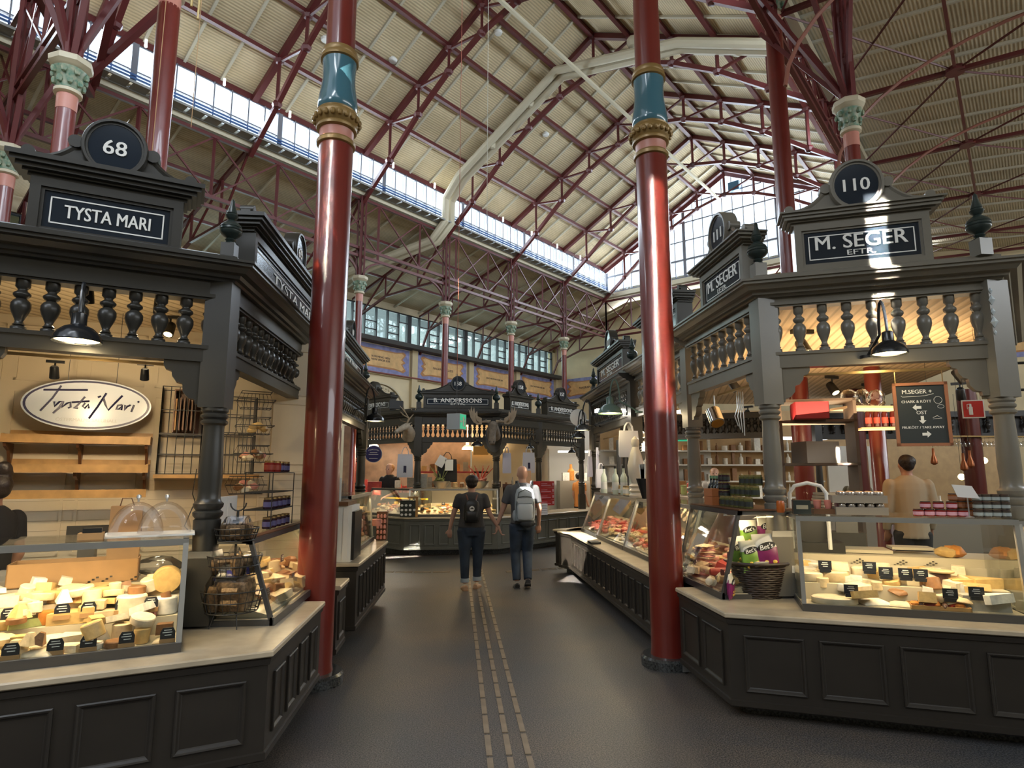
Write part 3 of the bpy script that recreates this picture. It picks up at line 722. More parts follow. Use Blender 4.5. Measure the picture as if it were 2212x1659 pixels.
def canopy(label, group, segs, Z, m, s_bal=.135, fin=True, posts=True, soff=None, z0=.72):
    """segs: list of (frame, s0, s1, d, with_post0, with_post1). Z: beam bottom, beam top, baluster top, cornice bottom, top"""
    f0, a0, a1, dd = segs[0][:4]
    root = thing('stall_canopy', label, 'market stall', f0(a0, dd, Z[0]), group=group)
    zb, zt, zB, zc, zT = Z
    for fr, s0, s1, d, p0, p1 in segs:
        B = lambda mb, a, b_, c, e, g, h: mb.box(a, b_, c, e, g, h, T=fr)
        beam = MB(); B(beam, s0, s1, d - .05, d + .05, zb, zt); B(beam, s0, s1, d - .062, d + .062, zt - .02, zt + .005)
        beam.build('lower_beam', m, root)
        fz = MB(); B(fz, s0, s1, d - .055, d + .06, zB, zc); B(fz, s0, s1, d - .07, d + .06, zB + .015, zB + .04)
        fz.build('upper_beam', m, root)
        n = max(1, round((abs(s1 - s0) - .16) / s_bal)); st = (s1 - s0) / n
        for k in range(n):
            add_baluster(root, fr(s0 + st * (k + .5), d, zt), zB - zt, m)
        for on, s, sg in ((p0, s0, 1), (p1, s1, -1)):
            if on:
                p = fr(s, d, 0); sgn = sg * (1 if s1 > s0 else -1)
                if on == 1: turned_post(root, p[0], p[1], z0, zc, m, zb - .30)
                if on in (1, 2): bracket(root, fr, s + sgn * .08, d, zb, sgn, m)
    return root
def cornice(root, path, side, Z, m, d_out=0., big=1.0):
    zc, zT = Z[3], Z[4]; h = zT - zc
    pr = [(.06, zc), (.09 * big, zc), (.10 * big, zc + h * .12), (.13 * big, zc + h * .14), (.14 * big, zc + h * .34), (.18 * big, zc + h * .38), (.21 * big, zc + h * .62), (.235 * big, zc + h * .68), (.235 * big, zc + h * .84), (.25 * big, zc + h * .86), (.25 * big, zT), (-.06, zT), (-.06, zc)]
    b = MB(); b.sweep([p for p in path], pr, side); b.build('cornice', m, root, ang=20)
    # blocking course on top
    b = MB(); b.sweep(path, [(.10, zT), (.10, zT + .06), (.07, zT + .075), (-.05, zT + .075), (-.05, zT)], side); b.build('blocking_course', m, root, ang=20)
def sign(label, fr, s0, s1, d, z0, z1, rd, num, lines, m, over=.12, ch=.115, small=None, scale=1.0, zc=None, rr=None, group='stall name signs', blank=False):
    """rd = +1 if reading direction is +s"""
    sc = (s0 + s1) / 2; w = abs(s1 - s0) / 2
    T = lambda x, y, z: fr(sc + rd * x, d - z, y)          # x right, y up, z to the reader
    t = thing('stall_sign', label, 'sign', T(0, z0, 0), group=group)
    b = MB(); b.box(-w, w, z0, z1, -.16, 0, T=T); b.build('sign_box', m, t)
    b = MB(); fw = .055 * scale; hz = z1 - z0
    for (a, c, e, g) in ((-w, w, z0, z0 + fw), (-w, w, z1 - fw, z1), (-w, -w + fw, z0 + fw, z1 - fw), (w - fw, w, z0 + fw, z1 - fw)):
        b.box(a, c, e, g, 0, .03, T=T)
    i = fw; j = fw + .018
    for (a, c, e, g) in ((-w + i, w - i, z0 + i, z0 + j), (-w + i, w - i, z1 - j, z1 - i), (-w + i, -w + j, z0 + j, z1 - j), (w - j, w - i, z0 + j, z1 - j)):
        b.box(a, c, e, g, 0, .016, T=T)
    b.build('sign_frame', m, t)
    b = MB(); b.box(-w + fw, w - fw, z0 + fw, z1 - fw, 0, .006, T=T); pn = b.build('name_panel', NAVY, t)
    b = MB(); i = fw + .05 * scale; th = .006 * scale + .002
    for (a, c, e, g) in ((-w + i, w - i, z0 + i, z0 + i + th), (-w + i, w - i, z1 - i - th, z1 - i), (-w + i, -w + i + th, z0 + i, z1 - i), (w - i - th, w - i, z0 + i, z1 - i)):
        b.box(a, c, e, g, .006, .009, T=T)
    b.build('white_border', WHITE, pn)
    zm = (z0 + z1) / 2
    b = MB()
    if len(lines) == 1: put_text(b, lines[0], lambda x, y, z: T(x, zm + y, .01 + z), width=w * 1.12, height=.085 * scale)
    else:
        put_text(b, lines[0], lambda x, y, z: T(x, zm + .035 * scale + y, .01 + z), width=w * (1.36 if small is None else small), height=.115 * scale, bold=.014 if scale == 1 else .01)
        put_text(b, lines[1], lambda x, y, z: T(x, zm - .062 * scale + y, .01 + z), width=w * .42, height=.042 * scale, bold=.01)
    b.build('lettering', WHITE, pn)
    # cornice of the sign
    b = MB()
    for k, (e, za, zb_) in enumerate(((.02, 0, .02), (.045, .02, .035), (.075, .035, .06), (over - .02, .06, .085), (over, .085, ch))):
        b.box(-w - e, w + e, z1 + za, z1 + zb_, -.16, e, T=T)
    b.build('sign_cornice', m, t)
    zt = z1 + ch; R_ = rr or .175 * scale; zd = zc or zt + R_ * .95
    # pediment silhouette
    H = zd - zt; W2 = w + over * .6; pts = []
    N = 12; rx = R_ * .9
    right = [(W2, 0), (W2, .035), (W2 - .03, .055), (W2 - .07, .035)]
    for k in range(N + 1):
        a = k / N; x = W2 - .08 + (rx - W2 + .08) * a; y = .03 + (H * 1.05) * a ** 2.1; right.append((x, y))
    pl = [(x, zt + y) for x, y in right] + [(-x, zt + y) for x, y in right[::-1]]
    b = MB(); b.prism(pl, lambda x, y: T(x, y, -.07), lambda x, y: T(x, y, 0))
    for sg in (-1, 1):
        b.lathe([(.036 * scale, -.08), (.036 * scale, .02)], (sg * (W2 - .04), zt + .045, 0), 12, 0, T=T)
        b.lathe([(.042 * scale, -.08), (.042 * scale, .02)], (sg * (rx + .045), zt + H * 1.0, 0), 12, 0, T=T)
        q = [(W2 - .08 + (rx - W2 + .08) * a / 10, zt + .03 + (H * 1.05) * (a / 10) ** 2.1) for a in range(11)]
        b.tube([T(sg * x, y, -.01) for x, y in q], .020 * scale, 6)
    b.build('pediment', m, t)
    b = MB(); b.lathe([(R_, -.09), (R_, .03), (R_ * .96, .045), (R_ * .88, .045), (R_ * .86, .03), (R_ * .8, .03), (R_ * .78, .02)], (0, zd, 0), 32, 0, T=lambda x, y, z: T(x, y, z), sy=1.08)
    dk = b.build('number_disc', m, t)
    b = MB(); b.lathe([(R_ * .79, .018), (R_ * .79, .026)], (0, zd, 0), 32, 0, T=T, sy=1.08); b.build('disc_field', NAVY, dk)
    b = MB(); put_text(b, num, lambda x, y, z: T(x, zd + y, .03 + z), height=R_ * .52); b.build('number', WHITE, dk)
    return t

# ---------------- counters
def counter(label, path, side, zt, zk, m, over=.03, top=.035, panels=None, back=.75, depth_top=.75, kick=.16, group='stall counters'):
    """path along the front faces; side as in sweep. Solid plinth, panelled front, stone top"""
    p0 = path[0]
    t = thing('stall_counter', label, 'counter', (p0[0], p0[1], 0), group=group)
    b = MB(); b.sweep(path, [(-kick, 0), (-kick, zk), (-back, zk), (-back, 0)], side); b.build('plinth', GRANITE, t)
    b = MB(); b.sweep(path, [(0, zk - .03), (.012, zk - .02), (.012, zk + .015), (0, zk + .02), (0, zt - top - .045), (.012, zt - top - .04), (.018, zt - top - .01), (0, zt - top), (-back, zt - top), (-back, zk - .03)], side)
    b.build('front_board', m, t, ang=20)
    b = MB(); b.sweep(path, [(over - .006, zt - top), (over, zt - top + .006), (over, zt - .008), (over - .008, zt), (-depth_top, zt), (-depth_top, zt - top)], side)
    b.build('stone_top', MARBLE, t, ang=20)
    for a, c, n, e0, e1 in panels or []:
        a = np.array(a); c = np.array(c); L = np.linalg.norm(c - a); u = (c - a) / L; nn = np.array([u[1], -u[0]]) * side
        st = (L - e0 - e1) / n
        for k in range(n):
            x0 = e0 + st * k + .045; x1 = e0 + st * (k + 1) - .045
            T = lambda x, y, z: (a[0] + u[0] * x + nn[0] * y, a[1] + u[1] * x + nn[1] * y, z)
            zz0 = zk + .075; zz1 = zt - top - .11; b = MB()
            prof = [(.0, .001), (.0, .012), (.006, .017), (.014, .014), (.024, .004), (.03, .001)]
            for (pa, pb) in (((x0, zz0), (x1, zz0)), ((x1, zz0), (x1, zz1)), ((x1, zz1), (x0, zz1)), ((x0, zz1), (x0, zz0))):
                pa, pb = np.array(pa), np.array(pb); q = (pb - pa) / np.linalg.norm(pb - pa); inn = np.array([-q[1], q[0]])
                rings = []
                for end, sg in ((pa, 1), (pb, -1)):
                    rings.append([T(*(lambda w_: (w_[0], yy, w_[1]))(end + inn * off + q * sg * off)) for off, yy in prof])
                b.loft(rings, 0, closed=False, caps=False)
            b.build('panel_moulding', m, t, smooth=False)
    return t
"""left block"""
cnr = lambda fr, s, d=0: fr.xy(s, d)
ZL = (2.39, 2.495, 2.81, 2.94, 3.06); ZR = (2.52, 2.645, 3.03, 3.11, 3.24); ZB = (2.37, 2.475, 2.76, 2.93, 3.05)
pathL = [cnr(LF, 2.6), cnr(LF, 0), (-1.02, 4.98)]
counter('dark panelled counter with pale stone top filling the lower left corner', pathL, 1, .70, .16, PANELP, panels=[(cnr(LF, 2.6), cnr(LF, 0), 6, 0, .06), ((-1.02, 3.66), (-1.02, 4.98), 4, .07, .1)], back=.8, depth_top=.8)
counter('short dark counter stub just behind the left blue-ringed column', [(-1.02, 5.62), (-1.02, 6.05)], 1, .70, .16, PANELP, panels=[((-1.02, 5.62), (-1.02, 6.05), 1, .03, .03)], back=.8, depth_top=.8)
counter('panelled counter farther down the left side of the passage, under the white shutter', [(-1.6, 6.45), (-.99, 6.45), (-.94, 8.55), (-1.25, 8.95)], 1, .78, .16, PANELP, panels=[((-.99, 6.45), (-.94, 8.55), 9, .1, .05)], back=.7, depth_top=.7)
"""right block"""
pathR = [(1.9, 5.3), (1.9, 4.34), cnr(RF, 2.9)]
counter('dark panelled counter with pale stone top filling the lower right corner', pathR, 1, .70, .11, PANELP, panels=[((1.9, 5.3), (1.9, 4.34), 2, .04, .05), (cnr(RF, 0), cnr(RF, 2.9), 6, .05, 0)], back=.85, depth_top=.85, kick=.14)
counter('long panelled counter running down the right side of the passage to its sunlit far end', [(1.75, 10.7), (1.9, 10.35), (1.9, 5.75)], 1, .70, .13, PANELP, panels=[((1.9, 10.3), (1.9, 5.75), 17, .05, .03)], back=.8, depth_top=.8)
counter('low end cabinet beyond the far end of the long right counter', [(2.5, 11.4), (1.72, 10.85), (1.9, 10.72)], 1, .72, .13, PANELP, back=.45, depth_top=.45)
"""block across the end of the passage"""
PB = [(-3.6, 15.6), (-1.07, 13.1), (.86, 13.1), (4.4, 16.6)]
PLT = mat('counter_paint_light', (.115, .118, .10), .45, noise=.1)
counter('grey green panelled counter facing down the passage at its far end', PB, 1, .78, .15, PLT, panels=[((-1.07, 13.1), (.86, 13.1), 6, .06, .06), ((-2.3, 14.32), (-1.07, 13.1), 3, .05, .08), ((.86, 13.1), (4.4, 16.6), 12, .08, .0)], back=.8, depth_top=.85, kick=.22)

# ---------------- canopies
DL = .75
pl = LF(.33, DL, 0); xl = pl[0]; yl = pl[1]                              # corner post, left block
LSs = Fr((xl, yl), (0, 1), (-1, 0))
c1 = canopy('dark turned-post canopy of the front left stall, two balustraded sides meeting at a corner post', 'stall canopies',
            [(LF, .33, 1.78, DL, 1, 1), (LSs, 0, 3.15, 0, 2, 0), ], ZL, PAINT)
cornice(c1, [LF.xy(2.9, DL), (xl, yl), (xl, yl + 3.25)], 1, ZL, PAINT)
finial(c1, xl + .02, yl - .0, 3.12, .72, PAINT, GRN)
# far half of the left side
c2 = canopy('dark canopy along the left side of the passage behind the left blue-ringed column', 'stall canopies', [(LSs, 3.3, 6.35, 0, 1, 1)], ZL, PAINT)
cornice(c2, [(xl, yl + 3.28), (xl, yl + 6.4), (xl - .9, yl + 7.3)], 1, ZL, PAINT)
finial(c2, xl + .03, yl + 3.3, 3.12, .72, PAINT, GRN); finial(c2, xl + .03, yl + 6.3, 3.12, .72, PAINT, GRN)
bracket(c1, LSs, 3.1, 0, ZL[0], -1, PAINT)
# right block
pr_ = RF(.42, .70, 0); xr, yr = pr_[0], pr_[1]; pq = RF(2.03, .70, 0)
RSs = Fr((xr, yr), (0, 1), (1, 0)); R2 = Fr((pq[0], pq[1]), (h_, h_), (-h_, h_))
c3 = canopy('turned-post canopy of the front right stall, sunlit balustrades round its two corner posts', 'stall canopies',
            [(RF, .42, 2.03, .70, 1, 1), (RSs, 0, 1.62, 0, 2, 0), (R2, 0, 3.2, 0, 2, 0)], ZR, PAINT_LIT, s_bal=.163)
cornice(c3, [(xr, yr + 1.62), (xr, yr), (pq[0], pq[1]), R2.xy(3.2, 0)], 1, ZR, PAINT_LIT)
finial(c3, xr - .02, yr, 3.30, .82, PAINT_LIT, GRN); finial(c3, pq[0] - .08, pq[1] - .06, 3.30, .82, PAINT_LIT, GRN)
c4 = canopy('brightly lit canopy along the right side of the passage behind the right blue-ringed column', 'stall canopies', [(RSs, 1.75, 3.7, .03, 1, 0)], tuple(z - .05 for z in ZR), PAINT_LIT, s_bal=.163)
cornice(c4, [(xr + .03, yr + 3.72), (xr + .03, yr + 1.68)], 1, tuple(z - .05 for z in ZR), PAINT_LIT)
ZR3 = tuple(z - .12 for z in ZR)
c5 = canopy('dark canopy farther down the right side, with the green gooseneck lamp', 'stall canopies', [(RSs, 3.85, 6.5, .0, 1, 1)], ZR3, PAINT)
cornice(c5, [(xr + .9, yr + 7.35), (xr, yr + 6.55), (xr, yr + 3.78)], 1, ZR3, PAINT)
finial(c5, xr, yr + 3.9, 3.17, .8, PAINT, GRN); finial(c5, xr, yr + 6.5, 3.17, .8, PAINT, GRN)
for c_, s_ in ((c3, 1.60),): bracket(c_, RSs, s_, 0, ZR[0], -1, PAINT_LIT)
# end block
bxl, bxr, by = -.87, .86, 13.72
BFs = Fr((bxl, by), (1, 0), (0, 1)); BLs = Fr((bxl, by), (-h_, h_), (h_, h_)); BRs = Fr((bxr, by), (h_, h_), (-h_, h_))
c6 = canopy('dark canopy of the far middle stall carrying the moose head and name signs', 'stall canopies',
            [(BFs, 0, bxr - bxl, 0, 1, 1), (BLs, 0, 2.1, 0, 2, 1), (BRs, 0, 1.55, 0, 2, 1), (BRs, 1.55, 3.4, 0, 2, 1)], ZB, PAINT, s_bal=.1)
cornice(c6, [BLs.xy(2.6, 0), (bxl, by), (bxr, by), BRs.xy(4.2, 0)], 1, ZB, PAINT)
for q in ((bxl, by), (bxr, by), BRs.xy(1.55, 0)): finial(c6, q[0], q[1], 3.12, .85, PAINT, GRN)

# ---------------- signs
sign('large dark sign reading 68 and TYSTA MARI over the front left stall', LF, .61, 1.43, DL - .04, 3.075, 3.455, -1, '68', ['TYSTA MARI'], PAINT, zc=3.735, rr=.185)
sign('dark sign reading TYSTA MARI seen edge-on, shining blue, above the left side balustrade', LSs, .42, 3.0, -.02, 3.135, 3.50, 1, '69', ['TYSTA MARI'], PAINT, zc=3.80, rr=.19)
sign('narrow dark sign edge-on farther back on the left, just right of the big column', LSs, 3.75, 5.9, -.02, 3.135, 3.45, 1, '69', ['TYSTA MARI'], PAINT, zc=3.74, rr=.17)
sign('large sunlit sign reading 110 and M. SEGER EFTR. over the front right stall', RF, .69, 1.67, .66, 3.30, 3.715, 1, '110', ['M. SEGER', 'EFTR.'], PAINT_LIT, zc=4.01, rr=.205, ch=.10, over=.11)
sign('tilted-away sign reading 111 and M. SEGER EFTR. beside the big 110 sign', RSs, .22, 1.18, -.02, 3.30, 3.69, -1, '111', ['M. SEGER', 'EFTR.'], PAINT_LIT, zc=3.98, rr=.20, ch=.10)
sign('dark name sign half hidden behind the right blue-ringed column', RSs, 1.95, 3.35, .01, 3.26, 3.66, -1, '111', ['M. SEGER', 'EFTR.'], PAINT, zc=3.9, rr=.17)
sign('dark sign reading M. SEGER farthest down the right side, left of the right big column', RSs, 4.25, 6.0, -.02, 3.20, 3.58, -1, '111', ['M. SEGER', 'EFTR.'], PAINT, zc=3.86, rr=.2)
sign('wide dark sign reading 158 and B. ANDERSSONS in the middle of the far stall', BFs, .10, 1.63, -.02, 3.13, 3.42, 1, '158', ['B. ANDERSSONS', 'EFTR.'], PAINT, small=1.4, scale=.85, zc=3.68, rr=.165, over=.07, ch=.075)
sign('narrow dark sign reading 158 on the slanting side right of the moose', BRs, .42, 1.22, -.02, 3.13, 3.42, 1, '158', ['B. ANDERSSONS', 'EFTR.'], PAINT, small=1.5, scale=.8, zc=3.70, rr=.17, over=.06, ch=.075)
sign('dark sign reading 157 and B. ANDERSSONS, rightmost at the end of the passage', BRs, 1.85, 3.15, -.02, 3.13, 3.42, 1, '157', ['B. ANDERSSONS', 'EFTR.'], PAINT, small=1.4, scale=.85, zc=3.70, rr=.17, over=.07, ch=.075)
sign('dark sign reading 143 and B. ANDERSSONS above the reindeer head', BLs, .95, 2.3, -.02, 3.13, 3.42, -1, '143', ['B. ANDERSSONS', 'EFTR.'], PAINT, small=1.4, scale=.85, zc=3.70, rr=.17, over=.07, ch=.075)

# ---------------- stall ceilings (boarded), beams inside
PLK = stripes('stall_ceiling_planks', (.66, .54, .36), (.40, .31, .19), 3.2, R(22), .6, .5, (.05, .25))
PLK2 = stripes('stall_ceiling_planks_warm', (.68, .50, .30), (.44, .32, .18), 3.4, R(20), .6, .5, (.05, .25))
def flat(name, m, pts, z, t=.05, label=None):
    b = MB(); b.prism(pts, lambda x, y: (x, y, z), lambda x, y: (x, y, z + t)); o = b.build(name, m, origin=(0, 0, 0))
    return struct(o)
flat('ceiling_stall_left', PLK, [LF.xy(.40, DL + .12), (xl - .1, yl + 6.2), (-6.6, yl + 5.6), (-6.6, 1.6), LF.xy(3.4, DL + .12)], 2.96)
flat('ceiling_stall_right', PLK2, [(xr + .12, yr + .1), RF.xy(2.0, .82), R2.xy(3.2, .12), (8.2, 11.8), (xr + .12, 11.8)], 3.06)
flat('ceiling_stall_end', PLK, [(bxl + .05, by + .12), (bxr - .05, by + .12), BRs.xy(4.0, .12), (3.0, 18.2), (-2.6, 18.2), BLs.xy(2.4, .12)], 2.95)
# ================================================================== display cases
WARM = (1.0, .74, .42)
def case(label, fr, s0, s1, d0, d1, z0, z1, slant=.08, rd=1, energy=9, end0=True, end1=True, fm=STEEL, top=True, shelf=None, group='glass display cases', light_on=True):
    """glass fronted counter case: base tray, steel posts, sloping front glass, top pane, strip lamp"""
    t = thing('display_case', label, 'display case', fr((s0 + s1) / 2, d0, z0), group=group); a, b_ = min(s0, s1), max(s0, s1)
    B = lambda m, *q: m.box(*q, T=fr)
    m = MB(); B(m, a, b_, d0, d1, z0, z0 + .035); B(m, a, b_, d0 - .01, d0 + .02, z0, z0 + .05); m.build('base_frame', DSTEEL, t)
    m = MB(); B(m, a + .01, b_ - .01, d0 + .02, d1, z0 + .036, z0 + .042); m.build('deck', TRAY, t)
    dt = d0 + slant; w = .014
    m = MB()
    for s in (a, b_ - 2 * w): m.hexa([fr(s, d0, z0 + .03), fr(s + 2 * w, d0, z0 + .03), fr(s + 2 * w, d0 + 2 * w, z0 + .03), fr(s, d0 + 2 * w, z0 + .03), fr(s, dt, z1), fr(s + 2 * w, dt, z1), fr(s + 2 * w, dt + 2 * w, z1), fr(s, dt + 2 * w, z1)])
    B(m, a, b_, dt - .005, dt + .035, z1 - .035, z1)
    for s in (a, b_ - 2 * w): B(m, s, s + 2 * w, dt, d1, z1 - .03, z1)
    m.build('steel_frame', fm, t)
    g = .004; m = MB()
    m.hexa([fr(a + .03, d0 + .004, z0 + .045), fr(b_ - .03, d0 + .004, z0 + .045), fr(b_ - .03, d0 + .004 + g, z0 + .045), fr(a + .03, d0 + .004 + g, z0 + .045), fr(a + .03, dt + .004, z1 - .035), fr(b_ - .03, dt + .004, z1 - .035), fr(b_ - .03, dt + .004 + g, z1 - .035), fr(a + .03, dt + .004 + g, z1 - .035)])
    m.build('front_glass', GLASS, t)
    if top: m = MB(); B(m, a, b_, dt, d1, z1, z1 + .006); m.build('top_glass', GLASS, t)
    for on, s in ((end0, s0), (end1, s1)):
        if on:
            q = s + (.006 if s == a else -.012); m = MB()
            pts = [fr(q, d0 + .03, z0 + .05), fr(q, d1, z0 + .05), fr(q, d1, z1 - .03), fr(q, dt + .03, z1 - .03)]
            p2 = [p + fr.s * .005 for p in pts]; m.add(pts + p2, [(0, 1, 2, 3), (7, 6, 5, 4), (0, 4, 5, 1), (1, 5, 6, 2), (2, 6, 7, 3), (3, 7, 4, 0)]); m.build('end_glass', GLASS, t)
    m = MB(); B(m, a + .05, b_ - .05, dt + .037, dt + .05, z1 - .022, z1 - .004); m.build('strip_lamp', LEDW, t)
    m = MB(); B(m, a, b_, d1 - .02, d1, z0, z0 + .26); m.build('back_rail', TRAY, t)
    if shelf:
        m = MB(); B(m, a + .03, b_ - .03, shelf[0], shelf[1], shelf[2], shelf[2] + .008); m.build('glass_shelf', GLASS, t)
    if light_on:
        L = b_ - a; c = fr((a + b_) / 2, dt + .06, z1 - .06)
        o = light('AREA', 'strip_light', c, energy * L, WARM, L * .95, .05)
        z = Vector(c) - Vector(fr((a + b_) / 2, (d0 + d1) / 2 + .0, z0)); z.normalize(); x = Vector(fr.s); y = z.cross(x).normalized(); x = y.cross(z)
        o.rotation_euler = Matrix((x, y, z)).transposed().to_euler()
    return t
case('steel framed glass cheese case on the front left counter', LF, 2.4, .43, .175, .80, .70, 1.29, .12, energy=10, end0=False)
case('glass side case beside the left blue-ringed column, heaped with cheese', LS, .55, 2.35, .14, .75, .70, 1.24, .16, energy=9, fm=DSTEEL)
case('tall glass case beside the white shutter on the left of the passage', LS, 3.4, 5.0, .10, .62, .78, 1.42, .05, energy=7)
case('steel framed glass cheese case on the front right counter', RF, .51, 1.87, .20, .84, .70, 1.355, .05, energy=10)
case('steel framed glass case at the right edge of the photo next to the big one', RF, 1.90, 2.85, .20, .84, .70, 1.34, .16, energy=9)
case('glass side case of cured meats between the right column and the chips basket', RS, .42, 1.42, .15, .78, .70, 1.37, .16, energy=10, fm=DSTEEL)
case('long glass meat case along the right side, its near half', RS, 1.5, 3.6, .24, .84, .70, 1.35, .20, energy=9)
case('long glass meat case along the right side, its middle part', RS, 3.62, 5.1, .24, .84, .70, 1.35, .20, energy=9)
case('sloping glass case at the far end of the right side with red meat', RS, 5.15, 6.3, .24, .84, .70, 1.36, .24, energy=9)
case('glass cake and seafood case in the middle of the far stall behind the couple', BF, .06, 1.95, .14, .80, .78, 1.36, .10, energy=9)
case('glass case on the left slanting side of the far stall before the shopkeeper', BL, .05, 1.6, .14, .80, .78, 1.36, .22, energy=9, fm=DSTEEL)

# ================================================================== goods
CH = {'pale': (.66, .52, .31), 'ivory': (.72, .62, .44), 'golden': (.60, .40, .15), 'orange': (.62, .24, .04), 'white': (.80, .76, .66), 'brown': (.24, .11, .04), 'grey': (.34, .33, .29), 'green': (.30, .34, .12),
      'pink': (.62, .26, .20), 'red': (.45, .05, .035), 'dark': (.09, .04, .03)}
CM = {k: mat('food_' + k, c, .5, noise=.22, nscale=22, bump=.15, bscale=60) for k, c in CH.items()}
GC = {}
def good(kind, col):
    key = (kind, col)
    if key in GC: return GC[key]
    m = MB(); r = random.Random(sum(map(ord, kind + col)))
    if kind == 'wheel': m.lathe([(.075, 0), (.08, .008), (.08, .045), (.074, .052), (.02, .053)], n=24)
    elif kind == 'tall_wheel': m.lathe([(.055, 0), (.06, .006), (.06, .09), (.055, .096), (.01, .096)], n=22)
    elif kind == 'wedge': m.prism([(0, -.085), (.16, -.02), (.165, .02), (0, .085), (-.01, 0)], lambda x, y: (x - .06, y, 0), lambda x, y: (x - .06, y, .055))
    elif kind == 'slab': m.hexa([(-.09, -.055, 0), (.09, -.05, 0), (.088, .055, 0), (-.088, .05, 0), (-.085, -.05, .05), (.086, -.046, .048), (.083, .05, .052), (-.083, .046, .05)])
    elif kind == 'block': m.hexa([(-.06, -.05, 0), (.06, -.05, 0), (.058, .05, 0), (-.06, .05, 0), (-.058, -.048, .08), (.057, -.047, .082), (.056, .047, .08), (-.057, .048, .078)])
    elif kind == 'pyramid': m.hexa([(-.05, -.05, 0), (.05, -.05, 0), (.05, .05, 0), (-.05, .05, 0), (-.018, -.018, .085), (.018, -.018, .085), (.018, .018, .085), (-.018, .018, .085)])
    elif kind == 'log': m.tube([(-.09, 0, .035), (-.085, 0, .035), (.085, 0, .035), (.09, 0, .035)], [.025, .035, .035, .025], 12)
    elif kind == 'pot': m.lathe([(.03, 0), (.036, .01), (.04, .07), (.04, .075), (.032, .078)], n=16)
    elif kind == 'ring':
        m.tube([(.06 * math.cos(a * math.pi / 8), .06 * math.sin(a * math.pi / 8), .022) for a in range(16)], .022, 8, closed=True)
    elif kind == 'lump': m.ball((0, 0, .035), .05, 9, sc=(1.3, 1, .7), jit=.14)
    elif kind == 'steak': m.loft([[(.075 * (1 + .18 * math.sin(3 * a + 1)) * k * math.cos(a), .05 * k * (1 + .1 * math.cos(2 * a)) * math.sin(a), z) for a in [2 * math.pi * i / 16 for i in range(16)]] for k, z in ((.9, 0), (1, .01), (1, .022), (.88, .03))])
    elif kind == 'packet': m.loft([[(sx * .07 * k, sy * .05 * k, z) for sx, sy in ((-1, -1), (0, -1.06), (1, -1), (1.04, 0), (1, 1), (0, 1.05), (-1, 1), (-1.03, 0))] for k, z in ((1, 0), (1.04, .006), (.9, .02), (.5, .032))])
    elif kind == 'salami': m.tube([(-.13, 0, .03), (-.12, 0, .03), (0, .004, .034), (.12, 0, .03), (.135, 0, .03), (.15, 0, .03)], [.012, .028, .031, .028, .012, .006], 12)
    elif kind == 'bun': m.ball((0, 0, .03), .042, 10, sc=(1, 1, .75))
    elif kind == 'fillet': m.loft([[(x, y * w_, z) for y, z in ((-.03, 0), (.03, 0), (.036, .012), (.01, .026), (-.02, .024), (-.036, .01))] for x, w_ in ((-.1, .3), (-.06, .9), (0, 1.1), (.06, .8), (.11, .3))])
    elif kind == 'tartlet':
        m.lathe([(.028, 0), (.036, .02), (.033, .021), (.03, .016)], n=12); m.ball((0, 0, .022), .026, 8, sc=(1, 1, .6))
    me = m.build('g', CM[col], origin=(0, 0, 0)); d = me.data; bpy.data.objects.remove(me); GC[key] = d; return d
NAMES = {'wheel': 'round_cheese', 'tall_wheel': 'cheese_drum', 'wedge': 'cheese_wedge', 'slab': 'cheese_slab', 'block': 'cheese_block', 'pyramid': 'cheese_pyramid', 'log': 'cheese_log', 'pot': 'cheese_pot',
         'ring': 'sausage_ring', 'lump': 'meat_piece', 'steak': 'cutlet', 'packet': 'meat_packet', 'salami': 'salami', 'bun': 'bread_bun', 'fillet': 'fish_fillet', 'tartlet': 'tartlet'}
def put(kind, col, p, rz=0, sc=1, label='', group=None, tilt=0, name=None):
    o = bpy.data.objects.new(name or NAMES[kind], good(kind, col)); COL.objects.link(o)
    o.location = [float(c) for c in p]; o.rotation_euler = (tilt, 0, rz); o.scale = (sc,) * 3 if not isinstance(sc, tuple) else sc
    return tag(o, label, 'cheese' if 'cheese' in NAMES[kind] else (name or NAMES[kind]).replace('_', ' '), group)
ORD = ['leftmost'] + [q + ' from left' for q in ('second', 'third', 'fourth', 'fifth', 'sixth', 'seventh', 'eighth', 'ninth', 'tenth', 'eleventh', 'twelfth')]
CARD = mat('black_card', (.010, .013, .02), .45)
def price_tag(p, rz, label, group, h=.05, square=False, blk=KRAFT):
    key = ('tag', square)
    t = thing('price_tag', label, 'price tag', p, rz, group, local=True)
    m = MB(); m.box(-.038, .038, -.012, .012, 0, .024); m.build('wooden_foot', blk, t)
    m = MB(); w = .036
    pl = [(-w, .02), (w, .02), (w, .06), (w * .7, .082), (-w * .7, .082), (-w, .06)] if not square else [(-.045, .02), (.045, .02), (.045, .085), (-.045, .085)]
    m.prism(pl, lambda x, z: (x, -.003, z), lambda x, z: (x, .003, z)); c = m.build('black_card', CARD, t)
    m = MB()
    for k, zz in enumerate((.068, .056, .042)): m.box(-w * (.5, .7, .4)[k], w * (.5, .6, .5)[k], -.0045, -.003, zz, zz + .004)
    m.build('chalk_writing', WHITE, c)
    return t
